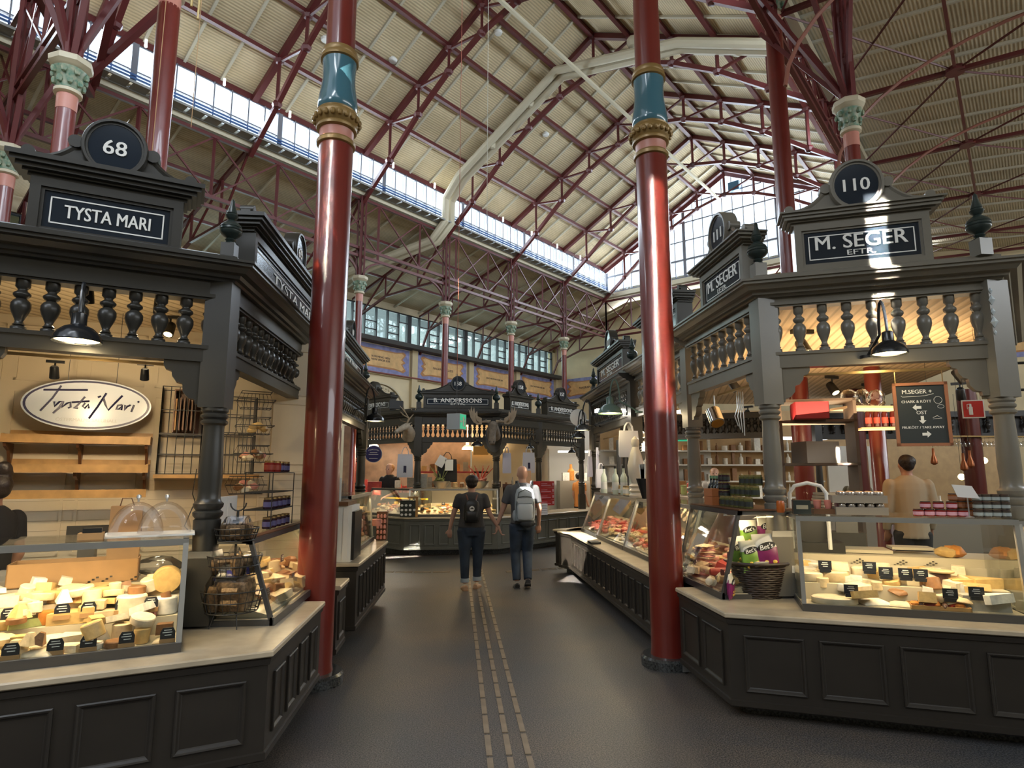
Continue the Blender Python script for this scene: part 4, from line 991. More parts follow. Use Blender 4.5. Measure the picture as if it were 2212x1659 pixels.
# raised cheese boards inside the front cases
def row(fr, rd, s_start, s_end, d, z, items, where, tagz=None):
    n = len(items); st = (s_end - s_start) / n
    for k, (kind, col, sc, desc) in enumerate(items):
        s = s_start + st * (k + .5)
        put(kind, col, fr(s + rnd.uniform(-.01, .01), d + rnd.uniform(-.02, .02), z), fr.rz(rd) + rnd.uniform(-.5, .5), sc, f'{desc}, {ORD[k]} {where}')
def riser(fr, s0, s1, d0, d1, z0, z1, label):
    m = MB(); m.box(s0, s1, d0, d1, z0, z1, T=fr); tag(m.build('display_step', TRAY), label, 'display step')
ZD = .743
riser(LF, .46, 2.3, .46, .60, ZD, .84, 'low cream step inside the front left cheese case'); riser(LF, .46, 2.3, .61, .78, ZD, .93, 'higher cream step at the back of the front left cheese case')
row(LF, -1, 1.45, .47, .27, ZD, [('wheel', 'golden', .8, 'small golden cheese wheel'), ('pyramid', 'pale', 1.0, 'pale pyramid cheese under plastic'), ('pyramid', 'pale', 1.0, 'second pale pyramid cheese'), ('packet', 'ivory', 1.0, 'wrapped ivory cheese packet'),
    ('slab', 'ivory', .7, 'flat ivory cheese slab'), ('wheel', 'white', .6, 'little white cheese round'), ('wheel', 'brown', .65, 'brown rinded round with cream face'), ('pot', 'golden', 1, 'glass pot of golden cheese'), ('packet', 'pale', .7, 'wrapped pale cheese packet')], 'in front row of left cheese case')
row(LF, -1, 1.42, .47, .39, ZD + .02, [('log', 'green', 1.1, 'dark green rinded cheese'), ('lump', 'pale', 1.2, 'crumbly pale cheese piece'), ('block', 'golden', .8, 'golden cheese block'), ('packet', 'ivory', 1.3, 'cheese packet in clear wrap'), ('wedge', 'ivory', .8, 'ivory cheese wedge on its side'), ('pyramid', 'ivory', .9, 'ivory pyramid cheese'), ('tall_wheel', 'pale', .8, 'pale little cheese drum'), ('pot', 'ivory', 1.1, 'lidded ivory cheese pot'), ('block', 'brown', .7, 'tan cheese block')], 'in second row of left cheese case')
row(LF, -1, 1.42, .47, .53, .842, [('wheel', 'ivory', 1, 'ivory cheese wheel'), ('wheel', 'golden', 1.0, 'yellow cheese wheel on a board'), ('slab', 'green', .9, 'grey green cheese slab'), ('block', 'orange', .85, 'orange cheese block'), ('wedge', 'golden', 1.1, 'golden cheese wedge standing up'), ('tall_wheel', 'golden', .9, 'golden cheese drum'), ('wedge', 'pale', 1, 'pale cheese wedge'), ('tall_wheel', 'ivory', 1.3, 'big ivory cheese drum'), ('block', 'pink', .8, 'pinkish cheese block'), ('tall_wheel', 'white', 1.0, 'white cheese cylinder')], 'on low step of left cheese case')
row(LF, -1, 1.42, .50, .69, .932, [('slab', 'ivory', 1.2, 'broad ivory cheese slab'), ('wheel', 'white', 1.1, 'white cheese wheel'), ('slab', 'golden', 1.4, 'large torn yellow cheese'), ('wheel', 'golden', 1.5, 'large cut yellow cheese wheel'), ('wedge', 'golden', 1.1, 'yellow cheese wedge'), ('slab', 'pale', .9, 'pale cheese slab')], 'on top step of left cheese case')
o = put('wheel', 'golden', LF(.53, .60, 1.02), LF.rz(), 1.0, 'round cheese wheel set upright at the right end of the left cheese case', None, tilt=R(80))
tw = ['under the leftmost pyramid cheese', 'second from the left along the front glass', 'third from the left along the front glass', 'in the middle of the front glass', 'right of the brown round', 'at the right end of the front glass']
for k, s in enumerate((1.36, 1.18, 1.0, .86, .69, .50)): price_tag(LF(s, .215, ZD), LF.rz(-1), 'black price tag on a wooden foot ' + tw[k], 'price tags of the left cheese case')
tw = ['leftmost', 'second', 'third', 'fourth', 'last, near the upright wheel']
for k, s in enumerate((1.25, 1.02, .90, .74, .60)): price_tag(LF(s, .47, .87), LF.rz(-1), 'price tag on low step of left cheese case, ' + tw[k], 'price tags of the left cheese case')
# large cardboard box and papers on the back shelf of the left case
def open_box(fr, s0, s1, d0, d1, z0, z1, label, m=KRAFT, name='cardboard_box', cat='box'):
    t = thing(name, label, cat, fr((s0 + s1) / 2, (d0 + d1) / 2, z0)); a, b_ = min(s0, s1), max(s0, s1); w = .006; q = MB()
    q.box(a, b_, d0, d1, z0, z0 + w, T=fr); q.build('bottom', m, t)
    q = MB()
    for x in ((a, b_, d0, d0 + w), (a, b_, d1 - w, d1), (a, a + w, d0, d1), (b_ - w, b_, d0, d1)): q.box(*x, z0, z1, T=fr)
    q.build('sides', m, t); return t
riser(LF, .46, 2.3, .83, 1.25, .72, .99, 'cream work shelf behind the front left cheese case')
open_box(LF, 1.36, .70, .86, 1.08, .995, 1.13, 'long low open brown cardboard box behind the left cheese case')
open_box(LF, 2.1, 1.45, .86, 1.12, .995, 1.09, 'brown cardboard box cut by the left edge of the photo')
m = MB(); m.ball(tuple(LF(.58, .98, 1.06)), .09, 12, sc=(1.6, 1, .7), jit=.08); tag(m.build('plastic_bag', CLEARP), 'crumpled clear plastic bag behind the right end of the left cheese case', 'bag')

# front right case
riser(RF, .54, 1.85, .44, .82, ZD, .86, 'cream step inside the front right cheese case'); riser(RF, .54, 2.4, .87, 1.30, .70, 1.02, 'cream work shelf behind the front right cheese case')
for k, (s, dd, z, kind, col, sc, l) in enumerate([(.74, .33, ZD, 'wheel', 'ivory', (1.9, 1.3, .9), 'large flat ivory cheese at the left front of the right case'), (.62, .56, .86, 'wheel', 'ivory', 1.3, 'thick ivory cheese stacked at the back left of the right case'), (.78, .60, .86, 'wheel', 'pale', 1.5, 'broad pale cheese with ragged top, back left of the right case'),
        (.80, .60, .94, 'slab', 'ivory', 1.1, 'ivory cheese piece lying on the broad pale cheese'), (.98, .62, .86, 'tall_wheel', 'ivory', 1.1, 'ivory cheese drum right of the ragged cheese'), (1.0, .36, ZD, 'packet', 'white', 1.2, 'white wrapped cheese left of the middle of the right case'),
        (1.16, .34, ZD, 'packet', 'ivory', 1.0, 'ivory wrapped cheese in the middle of the right case'), (1.20, .56, .86, 'block', 'pale', .9, 'pale cheese block behind the middle price cards of the right case'), (1.50, .60, .86, 'tall_wheel', 'dark', .9, 'dark pot with broad wooden lid at the back of the right case'),
        (1.66, .40, ZD, 'slab', 'grey', (1.6, 1.6, 2.0), 'big speckled blue cheese block at the right end of the right case'), (1.60, .55, .86, 'wedge', 'golden', 1.1, 'yellow cheese wedge above the blue cheese'), (1.74, .58, .86, 'wedge', 'golden', 1.2, 'golden cheese wedge at the right end of the right case'),
        (1.70, .95, 1.02, 'lump', 'orange', 1.3, 'orange pepper on the shelf behind the right case'), (1.64, .93, 1.02, 'lump', 'golden', 1.2, 'yellow pepper on the shelf behind the right case')]):
    put(kind, col, RF(s, dd, z), RF.rz() + rnd.uniform(-.3, .3), sc, l)
put('wheel', 'pale', RF(1.50, .60, .95), 0, (1.0, 1.0, .3), 'thin round wooden lid on the dark pot in the right case', name='wooden_disc')
tr = thing('meat_tray', 'brown tray of sausages and dried tomatoes in the front right case', 'tray', RF(1.36, .30, ZD))
m = MB(); m.box(1.20, 1.55, .24, .40, ZD, ZD + .008, T=RF)
for q in ((1.20, 1.55, .24, .247), (1.20, 1.55, .393, .40), (1.2, 1.207, .24, .4), (1.543, 1.55, .24, .4)): m.box(*q, ZD, ZD + .03, T=RF)
m.build('tray_body', WOOD, tr)
for k in range(7): put(('lump', 'salami', 'lump')[k % 3], ('orange', 'dark', 'red')[k % 3], RF(1.235 + .045 * k, .31 + .03 * (k % 2), ZD + .01), k, .55, ['orange dried tomato', 'dark short sausage', 'red dried tomato'][k % 3] + ', ' + ORD[k] + ' on the brown tray', name=('dried_tomato', 'sausage', 'dried_tomato')[k % 3])
tw = ['in the broad pale cheese', 'before the large flat ivory cheese', 'behind the drum cheese', 'left of centre', 'in the centre, leaning', 'left of the lidded pot', 'right of the lidded pot', 'before the blue cheese']
for k, (s, dd, z) in enumerate(((.72, .50, .93), (.84, .27, .80), (1.02, .52, .93), (1.12, .50, .90), (1.24, .48, .90), (1.33, .46, .90), (1.45, .30, .80), (1.60, .29, .82))): price_tag(RF(s, dd, z), RF.rz(), 'black square price card ' + tw[k] + ' of the right case', 'price cards of the right cheese case', square=True, blk=CARD)
WCARD = mat('white_card', (.75, .78, .80), .4)
for k in range(10):
    s = .60 + .125 * k; m = MB(); m.box(s, s + .06, .205, .235, ZD, ZD + .004, T=RF); tag(m.build('shelf_label', WCARD), f'small white paper label along the front glass of the right case, {ORD[k]}', 'label', 'paper labels of the right case')
BWC = mat('vent_dark', (.05, .04, .03), .6)
for (fr, rd, sl, dd, zb, w) in ((LF, -1, (1.0, .93, .78), .815, .97, 'left'), (RF, 1, (.92, 1.22, 1.42), .845, .93, 'right')):
    for k, s in enumerate(sl):
        m = MB()
        for j in range(6):
            for i in range(2): m.box(s + .02 * j * rd + .02 * i, s + .02 * j * rd + .02 * i + .014, dd, dd + .004, zb + .012 * j - .012 * i, zb + .012 * j - .012 * i + .010, T=fr)
        tag(m.build('vent_grille', BWC), f'slanting slotted vent at the back of the {w} cheese case, {ORD[k]}', 'vent', f'vents of the {w} case')
for (fr, s0, s1, w) in ((RF, .75, 1.30, 'large'), (RF, 1.32, 1.62, 'smaller')):
    m = MB(); m.box(s0, s1, 1.0 if w == 'large' else 1.1, 1.28, 1.025 if w == 'large' else 1.05, 1.05 if w == 'large' else 1.07, T=fr); tag(m.build('cutting_board', TRAY), f'{w} cream cutting board on the shelf behind the right case', 'cutting board')

# piled side cases
def pile(fr, s0, s1, d0, d1, z, n, kinds, cols, label, group, z2=0.14, sc=(.7, 1.1), tags=0):
    k = 0
    for i in range(n):
        s = rnd.uniform(s0, s1); d = rnd.uniform(d0, d1); t = (d - d0) / (d1 - d0); zz = z + z2 * t + rnd.uniform(0, .035)
        kind = kinds[i % len(kinds)]; col = cols[(i * 5 + i // 3) % len(cols)]
        put(kind, col, fr(s, d, zz), rnd.uniform(0, 6.28), rnd.uniform(*sc), f'{col} {label[0] if isinstance(label, tuple) else label}' if False else (label % (col, NAMES[kind].replace('_', ' '))), group, tilt=rnd.uniform(-.35, .35))
    for i in range(tags): price_tag(fr(s0 + (s1 - s0) * (i + .5) / tags, d0 + (d1 - d0) * .4 * (i % 2) + .03, z + .05 + .1 * (i % 2)), fr.rz() + R(90) * 0, 'small black price tag ' + ORD[i] + ' among the ' + group, group + ' price tags')
def under(fr, s0, s1, d0, d1, z, name, label):
    m = MB(); m.hexa([fr(s0, d0, z), fr(s1, d0, z), fr(s1, d1, z), fr(s0, d1, z), fr(s0, d0, z + .015), fr(s1, d0, z + .015), fr(s1, d1, z + .15), fr(s0, d1, z + .15)])
    tag(m.build(name, TRAY), label, 'display step')
under(LS, .6, 2.3, .19, .70, ZD, 'sloping_deck', 'sloping cream deck under the cheeses of the left side case')
pile(LS, .64, 2.25, .22, .66, ZD + .02, 60, ['wedge', 'slab', 'wheel', 'block', 'lump', 'packet'], ['pale', 'ivory', 'golden', 'white', 'ivory', 'brown', 'orange', 'pale'], '%s %s heaped in the side case left of the passage', 'cheeses in the left side case', tags=5)
under(RS, .46, 1.38, .20, .74, ZD, 'sloping_deck', 'sloping cream deck under the cured meats by the right column')
pile(RS, .48, 1.36, .22, .70, ZD + .02, 60, ['packet', 'steak', 'lump', 'packet', 'salami', 'slab'], ['pink', 'pale', 'ivory', 'brown', 'pink', 'golden', 'red'], '%s %s piled in the case between right column and chips basket', 'cured meats by the right column', sc=(.8, 1.25), tags=3)
for k in range(14):
    put('packet', ['brown', 'pale', 'pink'][k % 3], RS(1.2 + .0 * k, .34, .79 + .017 * k), .3 * k, (1.1, 1.1, .6), f'flat {["brown","pale","pink"][k%3]} packet in the tall stack beside the right column', 'stack of meat packets', name='meat_packet')
under(RS, 1.55, 5.05, .29, .80, ZD, 'sloping_deck', 'long sloping cream deck inside the right meat cases')
under(RS, 5.2, 6.25, .29, .80, ZD, 'sloping_deck', 'sloping cream deck of the farthest right meat case')
pile(RS, 1.6, 3.55, .32, .78, ZD + .02, 80, ['steak', 'packet', 'lump', 'salami', 'ring'], ['brown', 'dark', 'pink', 'ivory', 'golden', 'red'], '%s %s in the near half of the long right meat case', 'meats in the near long case', tags=4)
pile(RS, 3.66, 5.05, .32, .78, ZD + .02, 60, ['lump', 'ring', 'packet', 'steak', 'log'], ['pink', 'golden', 'ivory', 'red', 'pale'], '%s %s in the middle part of the long right meat case', 'meats in the middle long case', tags=3)
pile(RS, 5.2, 6.2, .32, .78, ZD + .02, 55, ['lump', 'steak', 'ring', 'packet'], ['red', 'pink', 'red', 'golden'], '%s %s in the farthest right case', 'meats in the farthest right case', tags=3)
under(LS, 3.45, 4.95, .15, .58, .82, 'sloping_deck', 'sloping deck of the tall case by the white shutter')
pile(LS, 3.45, 4.9, .17, .56, .85, 45, ['bun', 'tartlet', 'slab', 'lump'], ['golden', 'pale', 'pink', 'ivory', 'brown'], '%s %s in the tall case by the white shutter', 'pastries in the tall left case')
m = MB(); m.box(3.45, 4.95, .17, .6, 1.16, 1.17, T=LS); tag(m.build('glass_shelf', GLASS), 'glass shelf halfway up the tall case by the white shutter', 'shelf')
pile(LS, 3.5, 4.9, .2, .56, 1.175, 30, ['bun', 'tartlet', 'slab'], ['golden', 'pale', 'ivory'], '%s %s on the upper shelf of the tall left case', 'pastries on the upper shelf', z2=0)
under(BF, .1, 1.9, .19, .76, .822, 'sloping_deck', 'sloping deck in the middle case of the far stall')
pile(BF, .12, 1.88, .2, .74, .84, 75, ['fillet', 'lump', 'bun', 'fillet', 'packet'], ['pale', 'pink', 'orange', 'ivory', 'golden', 'white'], '%s %s in the far middle case behind the couple', 'goods in the far middle case', tags=4)
under(BL, .1, 1.55, .19, .76, .822, 'sloping_deck', 'sloping deck in the slanting far left case')
pile(BL, .12, 1.5, .2, .74, .84, 55, ['fillet', 'lump', 'steak', 'tartlet'], ['orange', 'ivory', 'pale', 'pink', 'white'], '%s %s in the far left case before the shopkeeper', 'goods in the far left case', tags=2)
m = MB(); m.box(1.0, 1.08, .60, .66, 1.0, 1.06, T=BL); m.box(.05, 1.6, .62, .68, 1.12, 1.15, T=BL)
tag(m.build('yellow_rail', mat('yellow', (.75, .50, .03), .4)), 'bright yellow rail across the far left case', 'rail')

# goods in the case at the right edge
for k, (s, dd, z, kind, col, sc, l) in enumerate([(2.0, .4, ZD, 'slab', 'grey', 1.4, 'grey veined cheese slab '), (2.2, .42, ZD, 'wedge', 'golden', 1.2, 'yellow cheese wedge '), (2.1, .62, ZD, 'block', 'pale', 1.2, 'pale cheese block at the back')]):
    put(kind, col, RF(s, dd, z), k, sc, l + ' in the case cut by the right edge')
# ================================================================== left stall interior
WP = mat('stall_wall_cream', (.62, .53, .38), .6, noise=.08, nscale=2)
LB = Fr(LF.xy(-.72, 2.5), (LF.s[0], LF.s[1]), (LF.n[0], LF.n[1]))       # back wall, s to the left
m = MB(); m.box(0, 3.6, 0, .08, 0, 2.96, T=LB)
wl = struct(m.build('wall_stall_left', WP, origin=(0, 0, 0)))
m = MB(); m.box(-.08, 0, -.0, 1.9, 0, 2.96, T=LB); struct(m.build('wall_stall_left_side', WP, origin=(0, 0, 0)))
m = MB()
for k in range(7):
    for (za, zb_) in ((1.75, 2.35), (2.42, 2.88), (1.0, 1.68)):
        a, b_ = .08 + .5 * k, .5 + .5 * k
        for q in ((a, b_, za, za + .02), (a, b_, zb_ - .02, zb_), (a, a + .02, za, zb_), (b_ - .02, b_, za, zb_)): m.box(q[0], q[1], -.012, 0, q[2], q[3], T=LB)
m.build('wall_panel_mouldings', WP, wl)
m = MB()
for k in range(12): m.box(0, 3.6, -.004, 0, .8 + .08 * k, .803 + .08 * k, T=LB)
m.build('tile_joints', mat('joint_grey', (.40, .34, .25), .8), wl)
# bread shelves
for k, (z, lab) in enumerate(((1.92, 'top'), (1.69, 'middle'), (1.49, 'lowest'))):
    t = thing('bread_shelf', f'slatted pale wooden bread shelf on the left stall wall, {lab} of three', 'shelf', LF(1.2, 2.3, z), group='wooden bread shelves')
    m = MB(); a, b_ = .76, 1.75
    m.box(a, b_, 2.18, 2.20, z - .02, z + .045, T=LF); m.build('front_rail', WOOD, t)
    if k < 2:
        m = MB(); m.box(a, b_, 2.46, 2.48, z + .02, z + .09, T=LF); m.build('back_rail', WOOD, t)
        m = MB()
        for j in range(5): m.box(a, b_, 2.21 + .05 * j, 2.24 + .05 * j, z - .015, z - .003, T=LF)
        m.build('slats', WOOD, t)
        for j, s in enumerate((a + .02, (a + b_) / 2, b_ - .03)):
            m = MB(); m.prism([(2.48, 0), (2.22, 0), (2.24, -.03), (2.36, -.06), (2.44, -.16), (2.48, -.17)], lambda x, y, s=s: LF(s, x, z - .02 + y), lambda x, y, s=s: LF(s + .02, x, z - .02 + y)); m.build('bracket', DWOOD, t)
        m = MB()
        for s in (a, b_ - .015): m.box(s, s + .015, 2.2, 2.48, z - .01, z + .05, T=LF)
        m.build('end_board', WOOD, t)
# oval hanging sign
OV = mat('sign_pale', (.40, .44, .50), .25); INK = mat('sign_ink', (.012, .012, .05), .4)
sc_, sz_, sd = 1.19, 2.195, 2.0
T = lambda x, y, z: LF(sc_ - x, sd - z, sz_ + y)
t = thing('hanging_sign', 'oval white hanging sign with blue rim reading Tysta Mari in handwriting', 'sign', T(0, -.2, 0))
A, Bo = .425, .198
def oval(m, a, b_, z0, z1, mi=0, inner=None):
    n = 48
    if inner is None:
        m.prism([(a * math.cos(2 * math.pi * i / n), b_ * math.sin(2 * math.pi * i / n)) for i in range(n)], lambda x, y: T(x, y, z0), lambda x, y: T(x, y, z1))
    else:
        for i in range(n):
            q = []
            for zz in (z0, z1):
                for (ra, rb, j) in ((a, b_, i), (a, b_, i + 1), (inner[0], inner[1], i + 1), (inner[0], inner[1], i)): q.append(T(ra * math.cos(2 * math.pi * j / n), rb * math.sin(2 * math.pi * j / n), zz))
            m.hexa(q)
m = MB(); oval(m, A, Bo, -.02, 0); m.build('board', OV, t)
m = MB(); oval(m, A - .012, Bo - .010, 0, .003, inner=(A - .028, Bo - .024)); m.build('blue_rim', INK, t)
m = MB()
S_ = [[(285, 305), (585, 290)], [(400, 268), (350, 360), (278, 455)], [(365, 385), (370, 420), (400, 385), (425, 380), (400, 430), (365, 470)], [(425, 385), (420, 425), (450, 395), (475, 385), (480, 420), (462, 428)],
      [(570, 340), (520, 410), (500, 425), (530, 425)], [(485, 385), (605, 372)], [(575, 385), (560, 410), (575, 425), (600, 395), (605, 425)], [(612, 498), (665, 410), (718, 306)], [(660, 340), (682, 330)], [(700, 340), (718, 390), (742, 432), (790, 372), (835, 318)],
      [(838, 388), (808, 392), (798, 425), (820, 420), (842, 390), (836, 428)], [(862, 388), (860, 430), (876, 398), (900, 386)], [(926, 385), (910, 438)], [(952, 355), (960, 364)]]
for st in S_:
    pts = [T((x - 600) / 455 * A, -(y - 398) / 185 * Bo, .004) for x, y in st]
    m.tube(pts, .0075, 5)
m.build('handwriting', INK, t)
m = MB(); put_text(m, '\u00d6STERMALMS SALUHALL', lambda x, y, z: T(x, -.118 + y, .003 + z), width=.40, depth=.002); m.build('small_lettering', mat('grey_ink', (.30, .32, .34), .5), t)
m = MB()
for x in (-.15, .17): m.tube([T(x, .18, -.01), T(x, .76, -.01)], .0025, 4)
m.build('hanging_wire', DSTEEL, t)
# ---- wall racks with crispbread and wire baskets
WIRE = mat('black_wire', (.02, .018, .015), .5)
def wire_box(t, fr, s0, s1, d0, d1, z0, z1, ns=6, nz=3, r=.0035, name='wire_frame'):
    m = MB(); a, b_ = min(s0, s1), max(s0, s1)
    for z in [z0 + (z1 - z0) * k / nz for k in range(nz + 1)]:
        for q in (((a, d0), (b_, d0)), ((b_, d0), (b_, d1)), ((b_, d1), (a, d1)), ((a, d1), (a, d0))): m.bar(fr(*q[0], z), fr(*q[1], z), r * 2)
    for k in range(ns + 1):
        s = a + (b_ - a) * k / ns; m.bar(fr(s, d0, z0), fr(s, d0, z1), r * 1.6); m.bar(fr(s, d0, z0), fr(s, d1, z0), r * 1.6)
    for k in range(4):
        d = d0 + (d1 - d0) * k / 3
        for s in (a, b_): m.bar(fr(s, d, z0), fr(s, d, z1), r * 1.6)
    return m.build(name, WIRE, t)
t = thing('wall_rack', 'black wire wall rack right of the oval sign, crispbread in its upper bay', 'rack', LF(.55, 2.3, 1.62))
wire_box(t, LF, .70, .38, 2.18, 2.46, 2.0, 2.40, 5, 2); wire_box(t, LF, .70, .38, 2.18, 2.46, 1.66, 1.99, 5, 2)
m = MB(); m.box(-.1, .72, 2.15, 2.47, 1.625, 1.655, T=LF); m.build('wooden_ledge', WOOD, t)
t2 = thing('wall_rack', 'second black wire wall rack partly hidden by the left corner post', 'rack', LF(.12, 2.3, 1.66))
wire_box(t2, LF, .22, -.05, 2.18, 2.46, 2.02, 2.34, 5, 2); wire_box(t2, LF, .22, -.05, 2.18, 2.46, 1.66, 2.0, 8, 2)
m = MB(); m.box(.405, .60, 2.44, 2.455, 2.01, 2.37, T=LF); m.box(.60, .61, 2.18, 2.45, 2.01, 2.37, T=LF); m.box(.40, .61, 2.18, 2.45, 2.37, 2.38, T=LF); tag(m.build('wooden_crate', DWOOD), 'dark wooden crate holding crispbread in the rack beside the oval sign', 'crate')
for k in range(6):
    s = .585 - .03 * k; m = MB(); m.box(s, s + .012, 2.2, 2.40, 2.03, 2.30 + .01 * (k % 2), T=LF)
    tag(m.build('crispbread_pack', DWOOD if k else KRAFT), ('pale cardboard divider standing' if k == 0 else 'thin dark crispbread pack standing') + ' in the rack beside the oval sign', 'crispbread', 'crispbread in the rack')
def hex_basket(x, y, z, label, col, n=10):
    t = thing('wire_basket', label, 'basket', (x, y, z), LF.rz(), 'wire baskets on the left side wall', local=True)
    m = MB(); W_, D_, H_ = .15, .10, .14
    for (w, d, h) in ((.8, .7, 0), (1, 1, .5), (.8, .8, 1)):
        p = [(-W_ * w, -D_ * d, H_ * h), (W_ * w, -D_ * d, H_ * h), (W_ * w, D_ * d, H_ * h), (-W_ * w, D_ * d, H_ * h)]
        for i in range(4): m.bar(p[i], p[(i + 1) % 4], .006)
    for k in range(9):
        s = -1 + 2 * k / 8
        m.tube([(W_ * s * .8, -D_ * .7, 0), (W_ * s, -D_, H_ * .5), (W_ * s * .8, -D_ * .8, H_)], .002, 4); m.bar((W_ * s * .8, -D_ * .7, 0), (W_ * s * .8, D_ * .7, 0), .003)
    m.build('wire_frame', WIRE, t)
    for k in range(n):
        q = MB(); q.ball((rnd.uniform(-.08, .08), rnd.uniform(-.05, .05), .03 + rnd.uniform(0, .06)), .032, 7, sc=(1.2, .9, .8), jit=.2)
        o = q.build('wrapped_sweet' if col != 'jar' else 'small_jar', CM[('ivory', 'brown', 'pink')[k % 3] if col != 'jar' else 'golden'])
        o.location = Vector(o.location); M = Matrix.Translation((x, y, z)) @ Matrix.Rotation(LF.rz(), 4, 'Z'); o.matrix_world = M @ Matrix.Translation(o.location)
        tag(o, 'small ' + ('jar' if col == 'jar' else 'wrapped treat') + ' in the ' + label.split(',')[-1].strip(), 'jar' if col == 'jar' else 'sweet', 'contents of the ' + label.split(',')[-1].strip())
for k, (px, z, lab, c, n) in enumerate(((-.02, 2.22, 'empty wire basket on the left side wall, topmost basket', 'x', 0), (-.02, 2.0, 'wire basket of metal-lidded jars, second basket', 'jar', 8), (-.02, 1.76, 'wire basket of wrapped bread bags, third basket', 'x', 12), (.04, 1.50, 'six-sided wire basket of small bags, lowest basket', 'x', 12))):
    p = LF(px, 1.95 if k < 3 else 1.7, z); hex_basket(p[0], p[1], z, lab, c, n)
# acrylic bread dome and things on the counter behind
ACR = glassmat('acrylic', (.975, .96, .96), .45, .04)
t = thing('cake_dome', 'clear plastic double cake dome with steel knobs on the left case', 'cake dome', LF(.64, .62, 1.30))
for sx in (-.075, .075):
    pf = []
    for k in range(9):
        a = math.pi / 2 * k / 8; pf.append((.145 * math.cos(a), .19 * math.sin(a)))
    m = MB(); m.lathe(pf, tuple(LF(.64 + sx, .62, 1.30)), 24); m.build('dome', ACR, t)
    m = MB(); m.lathe([(.006, .19), (.006, .205), (.014, .215), (.012, .23), (.003, .235)], tuple(LF(.64 + sx, .62, 1.30)), 10); m.build('knob', STEEL, t)
m = MB(); m.box(.40, .88, .48, .78, 1.292, 1.302, T=LF); m.build('tray', WHITE, t)
m = MB(); m.box(.86, .98, .42, .5, 1.293, 1.33, T=LF); tag(m.build('small_card_box', KRAFT), 'small brown card box on the left case beside the cake dome', 'box')
m = MB(); m.box(.87, .96, .43, .49, 1.331, 1.355, T=LF); tag(m.build('black_price_card', BLACK), 'black price card lying on the small brown box', 'price card')
t = thing('paper_carrier', 'brown paper bag behind the cake dome', 'bag', LF(.80, 1.0, 1.0)); m = MB()
m.loft([[LF(.80 + sx * .09 * k, 1.05 + sy * .05 * k, z) for sx, sy in ((-1, -1), (1, -1), (1, 1), (-1, 1))] for k, z in ((.95, 1.0), (1, 1.2), (.98, 1.45))]); m.build('bag_body', KRAFT, t)
m = MB(); m.tube([LF(.84, 1.03, 1.45), LF(.83, 1.03, 1.50), LF(.78, 1.03, 1.50), LF(.76, 1.03, 1.45)], .004, 5); m.build('handle', DWOOD, t)
t = thing('cash_screen', 'black till screen low behind the left case', 'till', LF(1.08, 1.5, 1.0)); m = MB(); m.box(.93, 1.18, 1.5, 1.53, 1.15, 1.30, T=LF); m.build('screen', BLACK, t); m = MB(); m.box(1.0, 1.1, 1.45, 1.6, 1.0, 1.15, T=LF); m.build('stand', DSTEEL, t)
m = MB(); m.box(.6, 2.6, 1.42, 1.75, 0, 1.0, T=LF); tag(m.build('work_bench', WP), 'cream work bench inside the left stall', 'bench')
tag(MB().tube([LF(.40, 1.6, 1.45), LF(.46, 1.4, 1.28), LF(.44, .9, 1.295)], .004, 5).tube([LF(.40, 2.1, 1.7), LF(.42, 1.8, 1.5), LF(.40, 1.6, 1.45)], .004, 5).build('cable', BLACK), 'black cable trailing behind the cake dome', 'cable')
# three tier basket stand at the corner
bx, by_ = -1.42, 4.22
t = thing('tiered_stand', 'black wire stand of three tiers on the corner of the left counter', 'display stand', (bx, by_, .70))
m = MB(); m.tube([(bx, by_, .80), (bx, by_, 1.42)], .008, 6)
m.tube([(bx + .05 * math.sin(a), by_, 1.47 - .05 * math.cos(a)) for a in [k * math.pi / 8 - math.pi * .62 for k in range(1, 10)]], .005, 5)
for a in range(4):
    an = a * math.pi / 2 + .6; m.tube([(bx + .10 * math.cos(an), by_ + .10 * math.sin(an), .80), (bx + .13 * math.cos(an), by_ + .13 * math.sin(an), .703)], .004, 5)
m.build('wire_stem', WIRE, t)
def tier(z, r, h, label_mat=None):
    m = MB()
    for zz, k in ((0, .82), (h * .5, .92), (h, 1)): m.tube([(bx + r * k * math.cos(a * math.pi / 12), by_ + r * k * math.sin(a * math.pi / 12), z + zz) for a in range(24)], .004, 5, closed=True)
    for a in range(24): an = a * math.pi / 12; m.tube([(bx + r * .82 * math.cos(an), by_ + r * .82 * math.sin(an), z), (bx + r * math.cos(an), by_ + r * math.sin(an), z + h)], .002, 4)
    for a in range(6): an = a * math.pi / 6; m.bar((bx - r * .82 * math.cos(an), by_ - r * .82 * math.sin(an), z), (bx + r * .82 * math.cos(an), by_ + r * .82 * math.sin(an), z), .004)
    m.build('wire_tier', WIRE, t)
tier(.80, .19, .13); tier(1.02, .165, .12); tier(1.235, .135, .075)
NUT = mat('nut_mix', (.46, .29, .14), .6, noise=.6, nscale=60, bump=.6, bscale=90)
BAGW = glassmat('cellophane', (.90, .90, .92), .9, .12)
